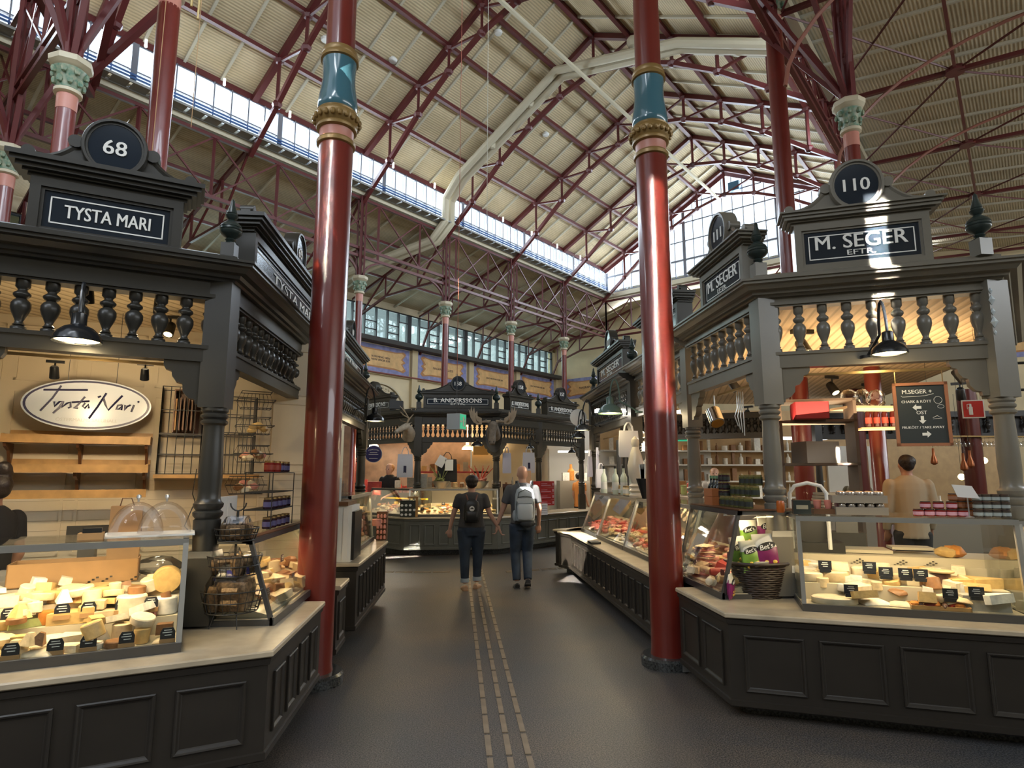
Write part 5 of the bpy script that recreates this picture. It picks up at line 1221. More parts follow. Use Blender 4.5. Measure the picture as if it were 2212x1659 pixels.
def snack_bag(x, y, z, rz, w, h, d, label, group, col=NUT, tilt=0., topc=None):
    t = thing('snack_bag', label, 'snack bag', (x, y, z), rz, group, local=True); t.rotation_euler = (tilt, 0, rz)
    m = MB(); m.loft([[(sx * w * k, sy * d * q, zz) for sx, sy in ((-1, -.6), (-.5, -1), (.5, -1), (1, -.6), (1, .6), (.5, 1), (-.5, 1), (-1, .6))] for k, q, zz in ((.9, .6, 0), (1, 1, h * .2), (1, 1, h * .5), (.96, .7, h * .62))]); m.build('filling', col, t)
    m = MB(); m.loft([[(sx * w * k * 1.02, sy * d * q, zz) for sx, sy in ((-1, -1), (0, -1), (1, -1), (1, 1), (0, 1), (-1, 1))] for k, q, zz in ((.95, .7, -.002), (1.0, 1.06, h * .3), (1, .9, h * .65), (.9, .25, h * .9), (.98, .08, h))]); m.build('cellophane', BAGW, t)
    if topc: m = MB(); m.box(-w * .35, w * .35, -d * .5, -d * .3, h * .72, h * .88); m.build('sticker', topc, t)
    return t
INKB = mat('violet_blue', (.05, .05, .28), .4)
for k, (a, rr, z, h, l) in enumerate(((.3, .07, .81, .26, 'golden'), (2.1, .07, .81, .28, 'brown'), (3.4, .08, .81, .22, 'dark'), (5.0, .07, .81, .25, 'brown'))):
    snack_bag(bx + rr * math.cos(a), by_ + rr * math.sin(a), z, a + 1.2, .095, h * 1.12, .05, 'cellophane bag of nuts with blue sticker on the lowest tier of the corner stand', 'nut bags on the lowest tier', topc=INKB)
for k in range(4):
    a = k * 1.6 + .4; snack_bag(bx + .07 * math.cos(a), by_ + .07 * math.sin(a), 1.03, a, .07, .17, .035, 'dark cellophane bag on the middle tier of the corner stand', 'bags on the middle tier')
for k in range(4):
    a = k * 1.57 + .2; snack_bag(bx + .06 * math.cos(a), by_ + .06 * math.sin(a), 1.245, a + 1.57, .055, .14, .035, 'small grey labelled bag on the top tier of the corner stand', 'bags on the top tier', topc=mat('grey_label', (.12, .13, .15), .5))
# jars on wire riser on top of the left side case
def jar(x, y, z, r, h, cm, lm, label, group, lidm=None, sq=False):
    t = thing('jar', label, 'jar', (x, y, z), 0, group, local=True)
    m = MB(); m.lathe([(r * .92, 0), (r, .006), (r, h * .78), (r * .86, h * .84)], n=14); m.build('contents', cm, t)
    m = MB(); m.lathe([(r * .9, h * .82), (r * .93, h * .83), (r * .93, h * .985), (r * .85, h)], n=14); m.build('lid', lidm or BRASS, t)
    m = MB(); m.lathe([(r * 1.01, h * .18), (r * 1.01, h * .62)], n=14); m.build('label_band', lm, t)
    return t
def jar_row(fr, s0, s1, n, d, z, r, h, cm, lm, label, group, lidm=None):
    j = jar(*fr(s0, d, z), r, h, cm, lm, label, group, lidm)
    for k in range(1, n): dup(j, fr(s0 + (s1 - s0) * k / (n - 1), d, z))
    return j
RJAM = mat('jam_red', (.22, .015, .012), .2); DJAM = mat('jam_dark', (.03, .012, .02), .2); LVIO = mat('label_violet', (.10, .09, .22), .5); OLIVE = mat('olive_jar', (.10, .10, .03), .2); LPALE = mat('label_pale', (.55, .55, .52), .5); LPINK = mat('label_pink', (.62, .32, .40), .5); LBLK = mat('label_black', (.02, .025, .02), .5)
t = thing('jar_riser', 'black wire riser carrying jam jars on the left side case', 'display stand', LS(1.5, .45, 1.25))
m = MB()
for z in (1.39, 1.52, 1.67):
    for q in (((1.15, .36), (1.75, .36)), ((1.15, .56), (1.75, .56)), ((1.15, .36), (1.15, .56)), ((1.75, .36), (1.75, .56))): m.bar(LS(*q[0], z), LS(*q[1], z), .006)
for s in (1.15, 1.75):
    for d in (.36, .56): m.bar(LS(s, d, 1.25), LS(s, d, 1.67), .006)
m.build('wire_frame', WIRE, t)
for z in (1.392, 1.522):
    m = MB(); m.box(1.15, 1.75, .36, .56, z, z + .004, T=LS); m.build('wire_shelf', WIRE, t)
m = MB(); m.box(1.15, 1.75, .36, .56, 1.668, 1.673, T=LS); m.build('wire_shelf', WIRE, t)
jar_row(LS, 1.2, 1.7, 5, .40, 1.252, .035, .085, DJAM, LVIO, 'dark jam jar with violet label, bottom row of the jar riser', 'jars on the bottom of the riser')
jar_row(LS, 1.2, 1.7, 5, .40, 1.397, .035, .085, DJAM, LVIO, 'dark jam jar with violet label, middle row of the jar riser', 'jars in the middle of the riser')
jar_row(LS, 1.25, 1.42, 2, .42, 1.675, .04, .085, RJAM, mat('label_red', (.28, .04, .02), .5), 'red labelled jar on top of the jar riser', 'red jars on the riser')
jar_row(LS, 1.52, 1.68, 2, .42, 1.675, .04, .085, DJAM, LVIO, 'violet labelled jar on top of the jar riser', 'violet jars on the riser')
m = MB(); m.box(.55, 2.35, .30, .36, 1.215, 1.248, T=LS); tag(m.build('case_rail', DWOOD), 'dark brown wooden rail along the top of the left side case', 'rail')
for k in range(3):
    m = MB(); s = .62 + .19 * k; m.box(s, s + .18, .62, .63, 1.26, 1.50, T=LS); o = m.build('price_list', WCARD, None); tag(o, 'white printed price list on the left side case behind the tiered stand, ' + ['nearest', 'middle', 'farthest'][k], 'notice', 'price lists')

# ================================================================== lamps
LGRN = mat('enamel_green', (.10, .16, .14), .25); LBLKM = mat('enamel_black', (.015, .016, .018), .22)
def dome_lamp(p, r, m_, label, arm=None, energy=9, tilt=0, group='dome shade lamps'):
    t = thing('dome_lamp', label, 'lamp', p, 0, group); x, y, z = p
    prof = [(r, 0), (r * 1.02, .006), (r * .97, .03 * r / .12), (r * .85, .45 * r), (r * .6, .68 * r), (r * .34, .8 * r), (r * .32, .86 * r), (r * .32, 1.35 * r), (r * .2, 1.42 * r), (r * .08, 1.44 * r)]
    m = MB(); m.lathe(prof[:-1] + [(r * .01, 1.45 * r)], (x, y, z), 24)
    vs = m.v; fs = m.f; fs = [f for f in fs if len(f) < 20]; m.f = fs; m.m = [0] * len(fs)
    m.build('lamp_shade', m_, t)
    m = MB(); m.lathe([(.01, .42 * r), (r * .62, .40 * r), (r * .9, .10 * r), (r * .9, .09 * r)], (x, y, z), 20); m.build('bulb', BULB, t)
    if arm:
        m = MB(); m.tube([V3(q) for q in arm], .011, 7); m.lathe([(.05, -.012), (.05, .012)], tuple(arm[-1]), 12); m.build('gooseneck_arm', m_, t)
    if energy: light('POINT', 'lamp_light', (x, y, z - .03), energy, (1, .78, .45), r * .5)
    return t
def goose(p, w, zt):
    p = V3(p); w = V3(w); a = p + np.array([0, 0, .16]); pts = [a]
    for k in range(9):
        t_ = math.pi * k / 8; pts.append(a + (w - p) * .35 * (1 - math.cos(t_)) / 2 + np.array([0, 0, zt * math.sin(t_)]))
    q = pts[-1]; pts += [q + (w - p) * .2 - np.array([0, 0, .05]), w]
    return pts
lp = LF(1.09, .52, 2.42); dome_lamp(lp, .125, LBLKM, 'black dome lamp lit yellow below the balusters of the front left stall', arm=goose(lp, LF(1.09, .68, 2.44), .20), energy=7)
lp = RF(1.25, .42, 2.545); dome_lamp(lp, .125, LBLKM, 'black dome lamp on a gooseneck before the front right balusters', arm=goose(lp, RF(1.15, .635, 2.57), .26), energy=5)
lp = (2.02, 8.0, 2.46); dome_lamp(lp, .16, LGRN, 'green dome lamp on a gooseneck, left of the right blue-ringed column', arm=goose(lp, (2.4, 7.95, 2.48), .30), energy=7)
lp = (2.0, 9.75, 2.36); dome_lamp(lp, .13, LBLKM, 'black dome lamp at the far end of the right side, upper of two', arm=goose(lp, (2.45, 9.8, 2.6), .3), energy=6)
lp = (2.1, 10.6, 2.29); dome_lamp(lp, .12, LBLKM, 'black dome lamp at the far end of the right side, lower of two', arm=goose(lp, (2.45, 10.6, 2.5), .3), energy=6)
lp = (-1.28, 9.6, 2.47); dome_lamp(lp, .15, LBLKM, 'black dome lamp with bright oval mouth left of the reindeer head', arm=goose(lp, (-1.68, 9.4, 2.6), .35), energy=8)
lp = (-1.33, 6.3, 2.50); dome_lamp(lp, .10, LBLKM, 'small dome lamp just right of the left blue-ringed column', arm=goose(lp, (-1.66, 6.3, 2.6), .15), energy=9)
lp = (.42, 13.3, 2.27); dome_lamp(lp, .12, LBLKM, 'shallow lamp hanging under the beam of the far middle stall', arm=goose(lp, (.42, 13.66, 2.42), .1), energy=5)
for k, (p, l) in enumerate(((BRs(.9, -.25, 2.25), 'small black dome lamp under the slanting far beam right of the moose'), (BRs(2.6, -.25, 2.2), 'small black dome lamp under the far beam below sign 157'))):
    dome_lamp(p, .10, LBLKM, l, arm=goose(p, p + np.array([.2, .2, .15]), .1), energy=4)
for k, (p, l) in enumerate((((-2.15, 16.0, 2.35), 'pale round lamp inside the far stall left of the shopkeeper'), ((.25, 15.8, 2.3), 'pale round lamp inside the far stall beside the black apron'), ((2.65, 8.9, 2.2), 'small lit lamp inside the stall left of the right column'))): dome_lamp(p, .14, WHITE, l, arm=[(p[0], p[1], p[2] + .2), (p[0], p[1], 2.9)], energy=7)
def track_lamp(p, rz, label, energy=0, group='black track spotlights', tilt=.5, aim=None, k=1.0):
    t = thing('track_spotlight', label, 'spotlight', p, rz, group, local=True); t.scale = (k, k, k)
    m = MB(); m.box(-.07, .07, -.014, .014, -.012, .012); m.tube([(0, 0, 0), (0, 0, -.05)], .008, 6); m.build('mount', BLACK, t)
    c, s = math.cos(tilt), math.sin(tilt); T = lambda x, y, z: (x, y * c + z * s, -y * s * 0 + z * c - .10 - y * s)
    m = MB(); m.lathe([(.026, .06), (.034, .05), (.04, -.05), (.04, -.055), (.03, -.052)], n=14, T=T); m.build('lamp_head', BLACK, t)
    m = MB(); m.lathe([(.031, -.0535), (.031, -.0545)], n=12, T=T); m.build('lamp_face', BULB, t)
    if energy:
        tg = aim if aim is not None else (p[0], p[1], 0)
        light('SPOT', 'spot_light', (p[0], p[1], p[2] - .19), energy, (1, .76, .45), .04, target=tg, spot=100, blend=.8)
    return t
def rail(p0, p1, label):
    tag(MB().bar(p0, p1, .02).build('lamp_rail', BRASS), label, 'rail')
rail(LF(2.2, 1.0, 2.40), LF(.55, 1.0, 2.40), 'thin brass lamp rail under the front left beam')
track_lamp(LF(1.27, 1.05, 2.375), LF.rz(), 'black track spotlight under the front left beam, left one', 30, k=.7, aim=LF(1.5, 2.4, 1.9)); track_lamp(LF(.77, 1.05, 2.40), LF.rz(), 'black track spotlight under the front left beam, right one', 30, k=.7, aim=LF(.7, 2.4, 1.9))
track_lamp(LF(1.13, 1.0, 2.93), LF.rz(), 'black ceiling spotlight seen between the left balusters behind the dome lamp', 25, aim=LF(1.1, .5, .8)); track_lamp(LF(.72, 1.1, 2.93), LF.rz(), 'black ceiling spotlight seen between the left balusters, right of the dome lamp', 25, aim=LF(.6, .5, .8))
track_lamp((-2.3, 5.0, 2.9), 0, 'black ceiling spotlight deep in the left stall above the side wall', 28, aim=(-1.5, 5.2, .9))
labs = ['nearest, beside the dome lamp', 'left of the hanging chalkboard, single', 'upper of the pair left of the chalkboard', 'lower of the pair left of the chalkboard', 'above the extinguisher sign', 'above the hanging jars, left', 'above the hanging jars, right', 'low near the dark back beam', 'right of the chalkboard, lower', 'farthest on the left']
for k, (x, y, e) in enumerate(((3.35, 5.6, 30), (5.3, 8.2, 30), (6.3, 8.9, 0), (7.0, 10.2, 60), (6.2, 7.0, 30), (3.75, 8.0, 40), (4.5, 8.7, 0), (5.9, 12.0, 60), (7.6, 8.6, 0), (4.9, 12.4, 60))):
    track_lamp((x, y, 3.04 if k == 0 else 3.03), .3 * k, 'black ceiling spotlight in the right stall, ' + labs[k], e, tilt=.6, aim=(x - .3, y - 1.2, .5), k=1.6)
light('AREA', 'ceiling_bounce_left', LF(1.2, 1.5, 2.3), 5, WARM, 1.2, .8, target=LF(1.2, 1.6, 3))
light('AREA', 'ceiling_bounce_right', (4.2, 6.3, 2.2), 95, (1, .72, .42), 2.0, 2.0, target=(4.2, 6.5, 3))
light('AREA', 'ceiling_bounce_end', (0, 15.2, 2.2), 110, (1, .76, .48), 2.2, 1.2, target=(0, 15.3, 3))
rail(RF(.68, .70, 2.46), RF(1.72, .70, 2.46), 'brass rail under the front right beam carrying the chalkboard')
rail(RSs(.2, .1, 2.46), RSs(1.2, .1, 2.46), 'short brass rail under the right side beam'); rail(RSs(1.7, .1, 2.44), RSs(2.4, .1, 2.44), 'second short brass rail beside the right column')
rail(RSs(4.1, .1, 2.3), RSs(6.2, .1, 2.3), 'brass rail under the far right canopy with paper bags')
# ================================================================== right stall interior
m = MB(); m.box(2.9, 12.6, 13.3, 13.4, 0, 3.1); bw = struct(m.build('wall_stall_right', mat('stall_wall_warm', (.52, .34, .16), .6, noise=.15), origin=(0, 0, 0)))
m = MB(); m.box(3.0, 5.6, 13.24, 13.3, 1.0, 2.2); m.box(8.3, 9.5, 13.24, 13.3, .9, 2.3); m.build('tiled_field', mat('tile_white', (.62, .60, .55), .3), bw)
# dark far canopy bands seen under the ceiling
def dark_band(x0, y0, x1, y1, z0, z1, label, n):
    a = np.array([x0, y0]); d = np.array([x1, y1]) - a; L = np.linalg.norm(d); u = d / L; fr = Fr(a, u, (-u[1], u[0]))
    t = thing('stall_canopy', label, 'market stall', fr(0, 0, z0), group='dark far canopies')
    DK = mat('far_dark_paint', (.022, .020, .019), .4)
    m = MB(); m.box(0, L, -.05, .05, z0, z0 + .09, T=fr); m.build('lower_beam', DK, t)
    m = MB(); m.box(0, L, -.07, .07, z1 - .1, z1, T=fr); m.box(0, L, .06, .08, z0, z1, T=fr); m.build('upper_beam', DK, t)
    for k in range(n): add_baluster(t, fr(L * (k + .5) / n, 0, z0 + .09), z1 - z0 - .19, DK)
    for s in (0, L): turned_post(t, *fr.xy(s, 0), 0, z1, DK, z0 - .1, w=.07)
    return t
dark_band(3.1, 11.2, 5.3, 9.95, 2.28, 2.72, 'black balustraded canopy inside the right stall, left of the corner post', 24)
dark_band(6.6, 10.8, 12.4, 9.4, 2.30, 2.78, 'black canopy band deep in the right stall behind the chalkboard', 30)
for k, (x, y, l) in enumerate(((6.55, 9.6, 'dark red inner pillar behind the chalkboard, left one'), (8.4, 9.4, 'dark red inner pillar behind the chalkboard, right one'))):
    tag(MB().lathe([(.15, 0), (.14, 3.05)], (x, y, 0), 20).build('inner_pillar', mat('pillar_dark_red', (.10, .012, .010), .3)), l, 'pillar', 'inner pillars')
# inner counters and shelves
m = MB(); m.box(3.2, 8.6, 9.0, 9.6, 0, 1.05); tag(m.build('work_counter', mat('inner_counter', (.30, .26, .20), .5)), 'long inner work counter deep in the right stall', 'counter')
m = MB(); m.box(6.9, 9.2, 6.6, 7.2, 0, 1.02); tag(m.build('work_counter', DWOOD), 'dark inner counter behind the right end of the front right case', 'counter')
def shelf_unit(x, y, rz, w, d, zs, m_, label):
    t = thing('shelf_unit', label, 'shelf', (x, y, 0), rz, None, local=True)
    q = MB()
    for sx in (-w / 2, w / 2 - .03): q.box(sx, sx + .03, 0, d, 0, zs[-1] + .02)
    q.build('uprights', m_, t)
    for z in zs: q = MB(); q.box(-w / 2, w / 2, 0, d, z, z + .025); q.build('shelf_board', m_, t)
    return t
shelf_unit(3.75, 6.1, R(-20), .75, .4, [.9, 1.3, 1.75, 2.2, 2.42], mat('rack_brown', (.10, .07, .05), .5), 'tall brown shelf unit just right of the right corner post')
open_box(Fr((3.45, 6.02), (.94, -.34), (.34, .94)), .02, .34, .03, .3, 2.225, 2.40, 'red box on the shelf unit right of the corner post', mat('box_red', (.36, .02, .03), .5), 'red_box')
m = MB(); m.box(3.62, 3.98, 6.12, 6.42, 1.775, 2.0); tag(m.build('microwave', mat('grey_case', (.30, .27, .23), .4)), 'grey microwave on the shelf unit right of the corner post', 'microwave')
for k in range(5):
    m = MB(); m.box(3.72 + .01 * k, 4.02 + .01 * k, 6.05, 6.3, 1.325 + .03 * k, 1.35 + .03 * k); tag(m.build('folded_carton', TRAY), 'flat pale carton in the stack on the shelf unit, ' + ORD[k].replace('leftmost', 'lowest').replace(' from left', ' from bottom'), 'carton', 'stacked cartons')
for k in range(3):
    q = MB(); q.ball((4.25 + .16 * k, 6.3, 2.48), .09, 10, sc=(1, 1, 1.1), jit=.12); tag(q.build('plastic_bag', CLEARP), 'bulging plastic bag on the top shelf by the corner post, ' + ORD[k], 'bag', 'plastic bags')
m = MB(); m.box(4.15, 4.85, 6.15, 6.5, 2.36, 2.385); tag(m.build('wall_shelf', mat('shelf_tan', (.40, .28, .16), .5)), 'tan shelf carrying plastic bags and bottles', 'shelf')
def bottle(x, y, z, h, cm, lm, label, group, r=.035, cap=BLACK):
    t = thing('bottle', label, 'bottle', (x, y, z), 0, group, local=True)
    m = MB(); m.lathe([(r * .95, 0), (r, .01), (r, h * .58), (r * .7, h * .68), (r * .36, h * .75), (r * .34, h * .92)], n=14); m.build('glass_body', cm, t)
    m = MB(); m.lathe([(r * .4, h * .9), (r * .4, h), (r * .3, h)], n=10); m.build('cap', cap, t)
    m = MB(); m.lathe([(r * 1.02, h * .15), (r * 1.02, h * .42)], n=14); m.build('label_band', lm, t)
    return t
BOT = mat('bottle_black', (.008, .010, .008), .12); BOTR = mat('bottle_red', (.08, .01, .01), .15)
b0 = bottle(*RF(1.75, 3.4, 2.21), .26, BOTR, mat('label_red2', (.4, .06, .04), .5), 'dark red bottle on the high shelf behind the right stall', 'bottles on the high shelf')
for k in range(1, 5): dup(b0, RF(1.75 + .085 * k, 3.4, 2.21))
m = MB(); m.box(1.65, 2.3, 3.3, 3.6, 2.18, 2.20, T=RF); tag(m.build('wall_shelf', mat('shelf_tan', (.40, .28, .16), .5)), 'high tan shelf with red bottles left of the chalkboard', 'shelf')
b0 = bottle(*RS(1.36, .50, 1.385), .26, BOT, LBLK, 'black oil bottle with green cap beside the right column', 'black bottles', cap=mat('cap_green', (.10, .20, .10), .5))
for k in range(1, 6): dup(b0, RS(1.36 - .07 * (k % 3), .50 + .09 * (k // 3), 1.385))
OR2 = mat('spice_orange', (.40, .13, .04), .5)
m = MB(); m.box(1.02, 1.2, .36, .46, 1.385, 1.46, T=RS); tag(m.build('spice_box', OR2), 'orange and black box on the side case, lower one', 'box', 'spice boxes'); m = MB(); m.box(1.02, 1.2, .36, .46, 1.462, 1.53, T=RS); tag(m.build('spice_box', OR2), 'orange and black box on the side case, upper one', 'box', 'spice boxes')
m = MB(); m.box(.40, 1.42, .31, .80, 1.372, 1.384, T=RS); tag(m.build('case_rail', DWOOD), 'dark board on top of the right side case carrying bottles and jars', 'board')
for r_, (z, n, s0, s1, d) in enumerate(((1.386, 6, .46, .92, .42), (1.476, 5, .50, .88, .50), (1.566, 4, .54, .80, .55))):
    jar_row(RS, s0, s1, n, d, z, .036, .088, OLIVE, LBLK, ['olive green jar in the front bottom row', 'olive green jar in the second layer', 'olive green jar in the top layer'][r_] + ' on the right side case', ['olive jars bottom', 'olive jars second layer', 'olive jars top'][r_], mat('lid_gold', (.30, .25, .10), .3, .6))
for r_ in range(4): jar_row(RS, .93, 1.0, 2, .45, 1.386 + .07 * r_, .036, .068, DJAM, LBLK, 'dark stacked jar between olive jars and spice box, layer ' + ['one', 'two', 'three', 'four'][r_], 'dark jar stack layer %s' % ['one', 'two', 'three', 'four'][r_], mat('lid_gold', (.3, .25, .1), .3))
# on top of the front right case
lid = mat('lid_dark', (.10, .07, .06), .3, .5)
jar_row(RF, 1.33, 1.60, 5, .38, 1.363, .034, .052, RJAM, LPINK, 'red jam jar with pink label, bottom row on the right case', 'pink labelled jars bottom', lid)
jar_row(RF, 1.38, 1.54, 3, .39, 1.416, .034, .052, RJAM, LPINK, 'red jam jar with pink label, upper row on the right case', 'pink labelled jars upper', lid)
for r_ in range(3): jar_row(RF, 1.59, 1.68, 3, .50, 1.363 + .053 * r_, .032, .052, mat('honey', (.25, .08, .02), .2), mat('honey_label', (.30, .14, .08), .5), 'amber jar behind the tall price card, ' + ['bottom', 'middle', 'top'][r_] + ' row', ['amber jars bottom', 'amber jars middle', 'amber jars top'][r_], lid)
for r_ in range(3): jar_row(RF, 1.70, 1.86, 4, .40, 1.363 + .053 * r_, .030, .050, mat('dark_relish', (.06, .05, .04), .2), mat('label_bluegrey', (.32, .36, .36), .5), 'jar with blue grey label at the right end of the case, ' + ['bottom', 'middle', 'top'][r_] + ' row', ['grey labelled jars bottom', 'grey labelled jars middle', 'grey labelled jars top'][r_], lid)
t = thing('price_stand', 'white printed card on a tall steel foot on the right case', 'price card', RF(1.62, .33, 1.362)); m = MB(); m.tube([RF(1.62, .33, 1.362), RF(1.62, .33, 1.50)], .004, 6); m.lathe([(.03, 0), (.005, .012)], tuple(RF(1.62, .33, 1.362)), 12); m.build('foot', STEEL, t)
m = MB(); m.hexa([RF(1.56, .32, 1.50), RF(1.69, .32, 1.49), RF(1.69, .325, 1.49), RF(1.56, .325, 1.50), RF(1.54, .35, 1.585), RF(1.66, .35, 1.575), RF(1.66, .355, 1.575), RF(1.54, .355, 1.585)]); m.build('card', mat('card_white2', (.62, .60, .58), .5), t)
EGG = mat('pulp_grey', (.30, .25, .19), .8)
for r_ in range(2):
    t = thing('jar_carton', 'grey carton of small lidded jars on the right case, ' + ['lower one', 'upper one'][r_], 'carton', RF(.96, .45, 1.363 + .085 * r_), group='jar cartons')
    m = MB(); m.box(.80 - .02 * r_, 1.14, .36, .52, 1.363 + .085 * r_, 1.418 + .085 * r_, T=RF); m.build('carton_body', EGG, t)
    m = MB()
    for j in range(2):
        for k in range(5): m.lathe([(.026, 0), (.028, .012), (.024, .024), (.012, .03)], tuple(RF(.85 + .062 * k, .40 + .07 * j, 1.418 + .085 * r_)), 10)
    o_ = m.build('jar_lids', mat('lid_silver', (.5, .46, .42), .25, .8), t); o_['kind'] = 'stuff'
m = MB(); m.box(.51, .63, .34, .43, 1.363, 1.465, T=RF); m.box(.53, .61, .337, .34, 1.40, 1.43, 1, T=RF); tag(m.build('black_box', [LBLK, mat('cookie_print', (.35, .30, .2), .6)]), 'black printed box standing at the left corner of the right case', 'box')
m = MB(); m.box(.655, .80, .40, .52, 1.363, 1.40, T=RF); tag(m.build('wooden_board', DWOOD), 'thick brown wooden block on the right case under the pink cups', 'board')
for k in range(2): tag(MB().lathe([(.022, 0), (.027, .03), (.03, .062), (.027, .064)], tuple(RF(.69 + .075 * k, .45, 1.401)), 14).build('pink_cup', mat('salmon_pink', (.62, .22, .17), .4)), ['left salmon pink cup on the wooden block', 'right salmon pink cup on the wooden block'][k], 'cup', 'pink cups')
m = MB(); m.box(.815, .875, .42, .50, 1.363, 1.45, T=RF); tag(m.build('pink_box', LPINK), 'small pink box right of the pink cups on the right case', 'box')
tag(MB().lathe([(.026, 0), (.03, .01), (.03, .075), (.025, .09)], tuple(RF(.44, .52, 1.363)), 12).build('orange_jar', mat('orange_jar', (.50, .12, .02), .3)), 'orange jar beside the right corner post', 'jar')
# white arched board stand / slicer
t = thing('meat_slicer', 'white arched slicing machine guard behind the front right case', 'slicer', RF(.70, .95, 1.02))
m = MB(); m.tube([RF(.56, .95, 1.05), RF(.56, .95, 1.50), RF(.60, .95, 1.56), RF(.70, .95, 1.585), RF(.80, .95, 1.56), RF(.84, .95, 1.50), RF(.84, .95, 1.05)], .016, 8); m.build('white_arch', WHITE, t)
m = MB(); m.box(.50, .95, .95, 1.25, 1.02, 1.10, T=RF); m.lathe([(.16, 0), (.16, .03), (.05, .05)], (0, 0, 0), 24, T=lambda x, y, z: RF(.72 + x, 1.02 + z, 1.25 + y)); m.build('machine_body', BLACK, t)
m = MB(); m.ball(tuple(RF(.60, .90, 1.40)), .02, 8); m.tube([RF(.60, .90, 1.10), RF(.60, .90, 1.40)], .008, 6); m.build('knob', STEEL, t)
t = thing('till', 'black till terminal behind the front right case', 'till', RF(1.0, 1.4, 1.02)); m = MB(); m.box(.88, 1.18, 1.3, 1.5, 1.02, 1.16, T=RF); m.build('till_body', BLACK, t); m = MB(); m.box(.95, 1.12, 1.28, 1.30, 1.16, 1.30, T=RF); m.build('screen', DSTEEL, t)
# pendant lights, strip lights, hanging glasses
for k, (x, y, z, w, l) in enumerate(((6.6, 11.4, 2.33, 1.1, 'white strip light over the kitchen left of the chalkboard'), (9.0, 10.9, 2.35, .9, 'white strip light over the kitchen right of the chalkboard'), (4.2, 12.9, 2.3, 1.0, 'white strip light far behind the bottles'))):
    m = MB(); m.box(x - w / 2, x + w / 2, y - .06, y + .06, z, z + .05); tag(m.build('strip_light', TUBEL), l, 'light', 'strip lights')
    light('AREA', 'strip_light_glow', (x, y, z - .02), 16, (1, .92, .78), w, .1)
m = MB()
for k in range(34):
    x = 7.2 + .075 * k; m.lathe([(.003, 0), (.003, -.06), (.02, -.08), (.028, -.12), (.026, -.15)], (x, 9.3, 2.26), 8)
o_ = tag(m.build('hanging_glasses', CLEARP), 'row of stemmed glasses hanging upside down under the dark band by the chalkboard', 'glasses', kind='stuff')
m = MB(); m.box(7.1, 9.9, 9.2, 9.4, 2.26, 2.28); tag(m.build('glass_rack', BRASS), 'brass rack holding the hanging glasses', 'rack')
for k, (x, z) in enumerate(((8.75, 1.98), (8.9, 1.75), (9.05, 1.9), (8.6, 1.62))):
    t = thing('pendant_lamp', 'small glowing pendant lamp right of the chalkboard, ' + ORD[k], 'lamp', (x, 9.9, z), group='glowing pendants'); m = MB(); m.ball((x, 9.9, z), .055, 12); m.build('globe', BULB, t)
    m = MB(); m.tube([(x, 9.9, z + .05), (x, 9.9, 3.05)], .004, 4); m.build('cord', BLACK, t)
for k, (s, w) in enumerate(((2.3, 0), (2.42, 1), (2.2, 0))):
    p = RF(s - .25, 1.6 + .2 * k, 1.72 + .03 * k); t = thing('hanging_ornament', 'small copper flask hanging on cords by the right post, ' + ORD[k], 'ornament', p, group='copper flasks')
    m = MB(); m.lathe([(.01, .12), (.012, .06), (.03, .0), (.03, -.02), (.01, -.035)], tuple(p), 12); m.build('flask', mat('copper', (.40, .14, .06), .3, .8), t); m = MB(); m.tube([p + V3((0, 0, .12)), (p[0], p[1], 2.95)], .002, 4); m.build('cord', BLACK, t)
# hanging steel jars
for k, (x, y, z, l) in enumerate(((2.62, 6.05, 2.24, 'round steel cooking pot hanging below the right side beam'),)):
    t = thing('hanging_pot', l, 'pot', (x, y, z)); T = lambda a, b_, c: (x + a, y + b_ * .8 + c * .6, z + c * .8 - b_ * .6)
    m = MB(); m.lathe([(.07, -.09), (.075, -.085), (.075, .08), (.06, .085)], n=22, T=T); m.build('pot_body', mat('chrome', (.75, .74, .72), .12, 1), t)
    m = MB(); m.lathe([(.062, -.0905), (.062, -.094)], n=22, T=T); m.build('amber_bottom', mat('amber', (.45, .22, .04), .2), t); m = MB(); m.tube([(x, y, z + .1), (x, y, 2.46)], .008, 6); m.build('hook', STEEL, t)
t = thing('hanging_whisks', 'bunch of steel utensils hanging beside the pot under the right side beam', 'utensils', (2.75, 5.75, 2.2)); m = MB()
for k in range(4): m.tube([(2.72 + .02 * k, 5.75, 2.46), (2.72 + .02 * k, 5.75, 2.30), (2.69 + .03 * k, 5.75, 2.22), (2.72 + .02 * k, 5.75, 2.12 - .03 * k)], .005, 5)
m.build('utensil_wires', STEEL, t)
# chalkboard
T = lambda x, y, z: RF(1.505 + x, .70 - z, 2.115 + y)
t = thing('chalkboard', 'wood framed chalkboard with arrows hanging in the front right stall', 'sign', T(0, -.25, 0))
W2, H2 = .185, .245; m = MB()
for q in ((-W2, W2, H2 - .022, H2), (-W2, W2, -H2, -H2 + .022), (-W2, -W2 + .022, -H2, H2), (W2 - .022, W2, -H2, H2)): m.box(q[0], q[1], q[2], q[3], -.01, .012, T=T)
m.build('frame', mat('copper_wood', (.34, .14, .07), .45), t); m = MB(); m.box(-W2 + .02, W2 - .02, -H2 + .02, H2 - .02, -.008, .002, T=T); m.build('slate', mat('slate', (.025, .032, .034), .6), t)
m = MB(); put_text(m, 'M.SEGER +', lambda x, y, z: T(x - .02, .175 + y, .003 + z), width=.20, depth=.002); m.tube([T(-.13, .145, .004), T(-.12, .135, .004), T(.03, .14, .004), T(.09, .155, .004)], .002, 4)
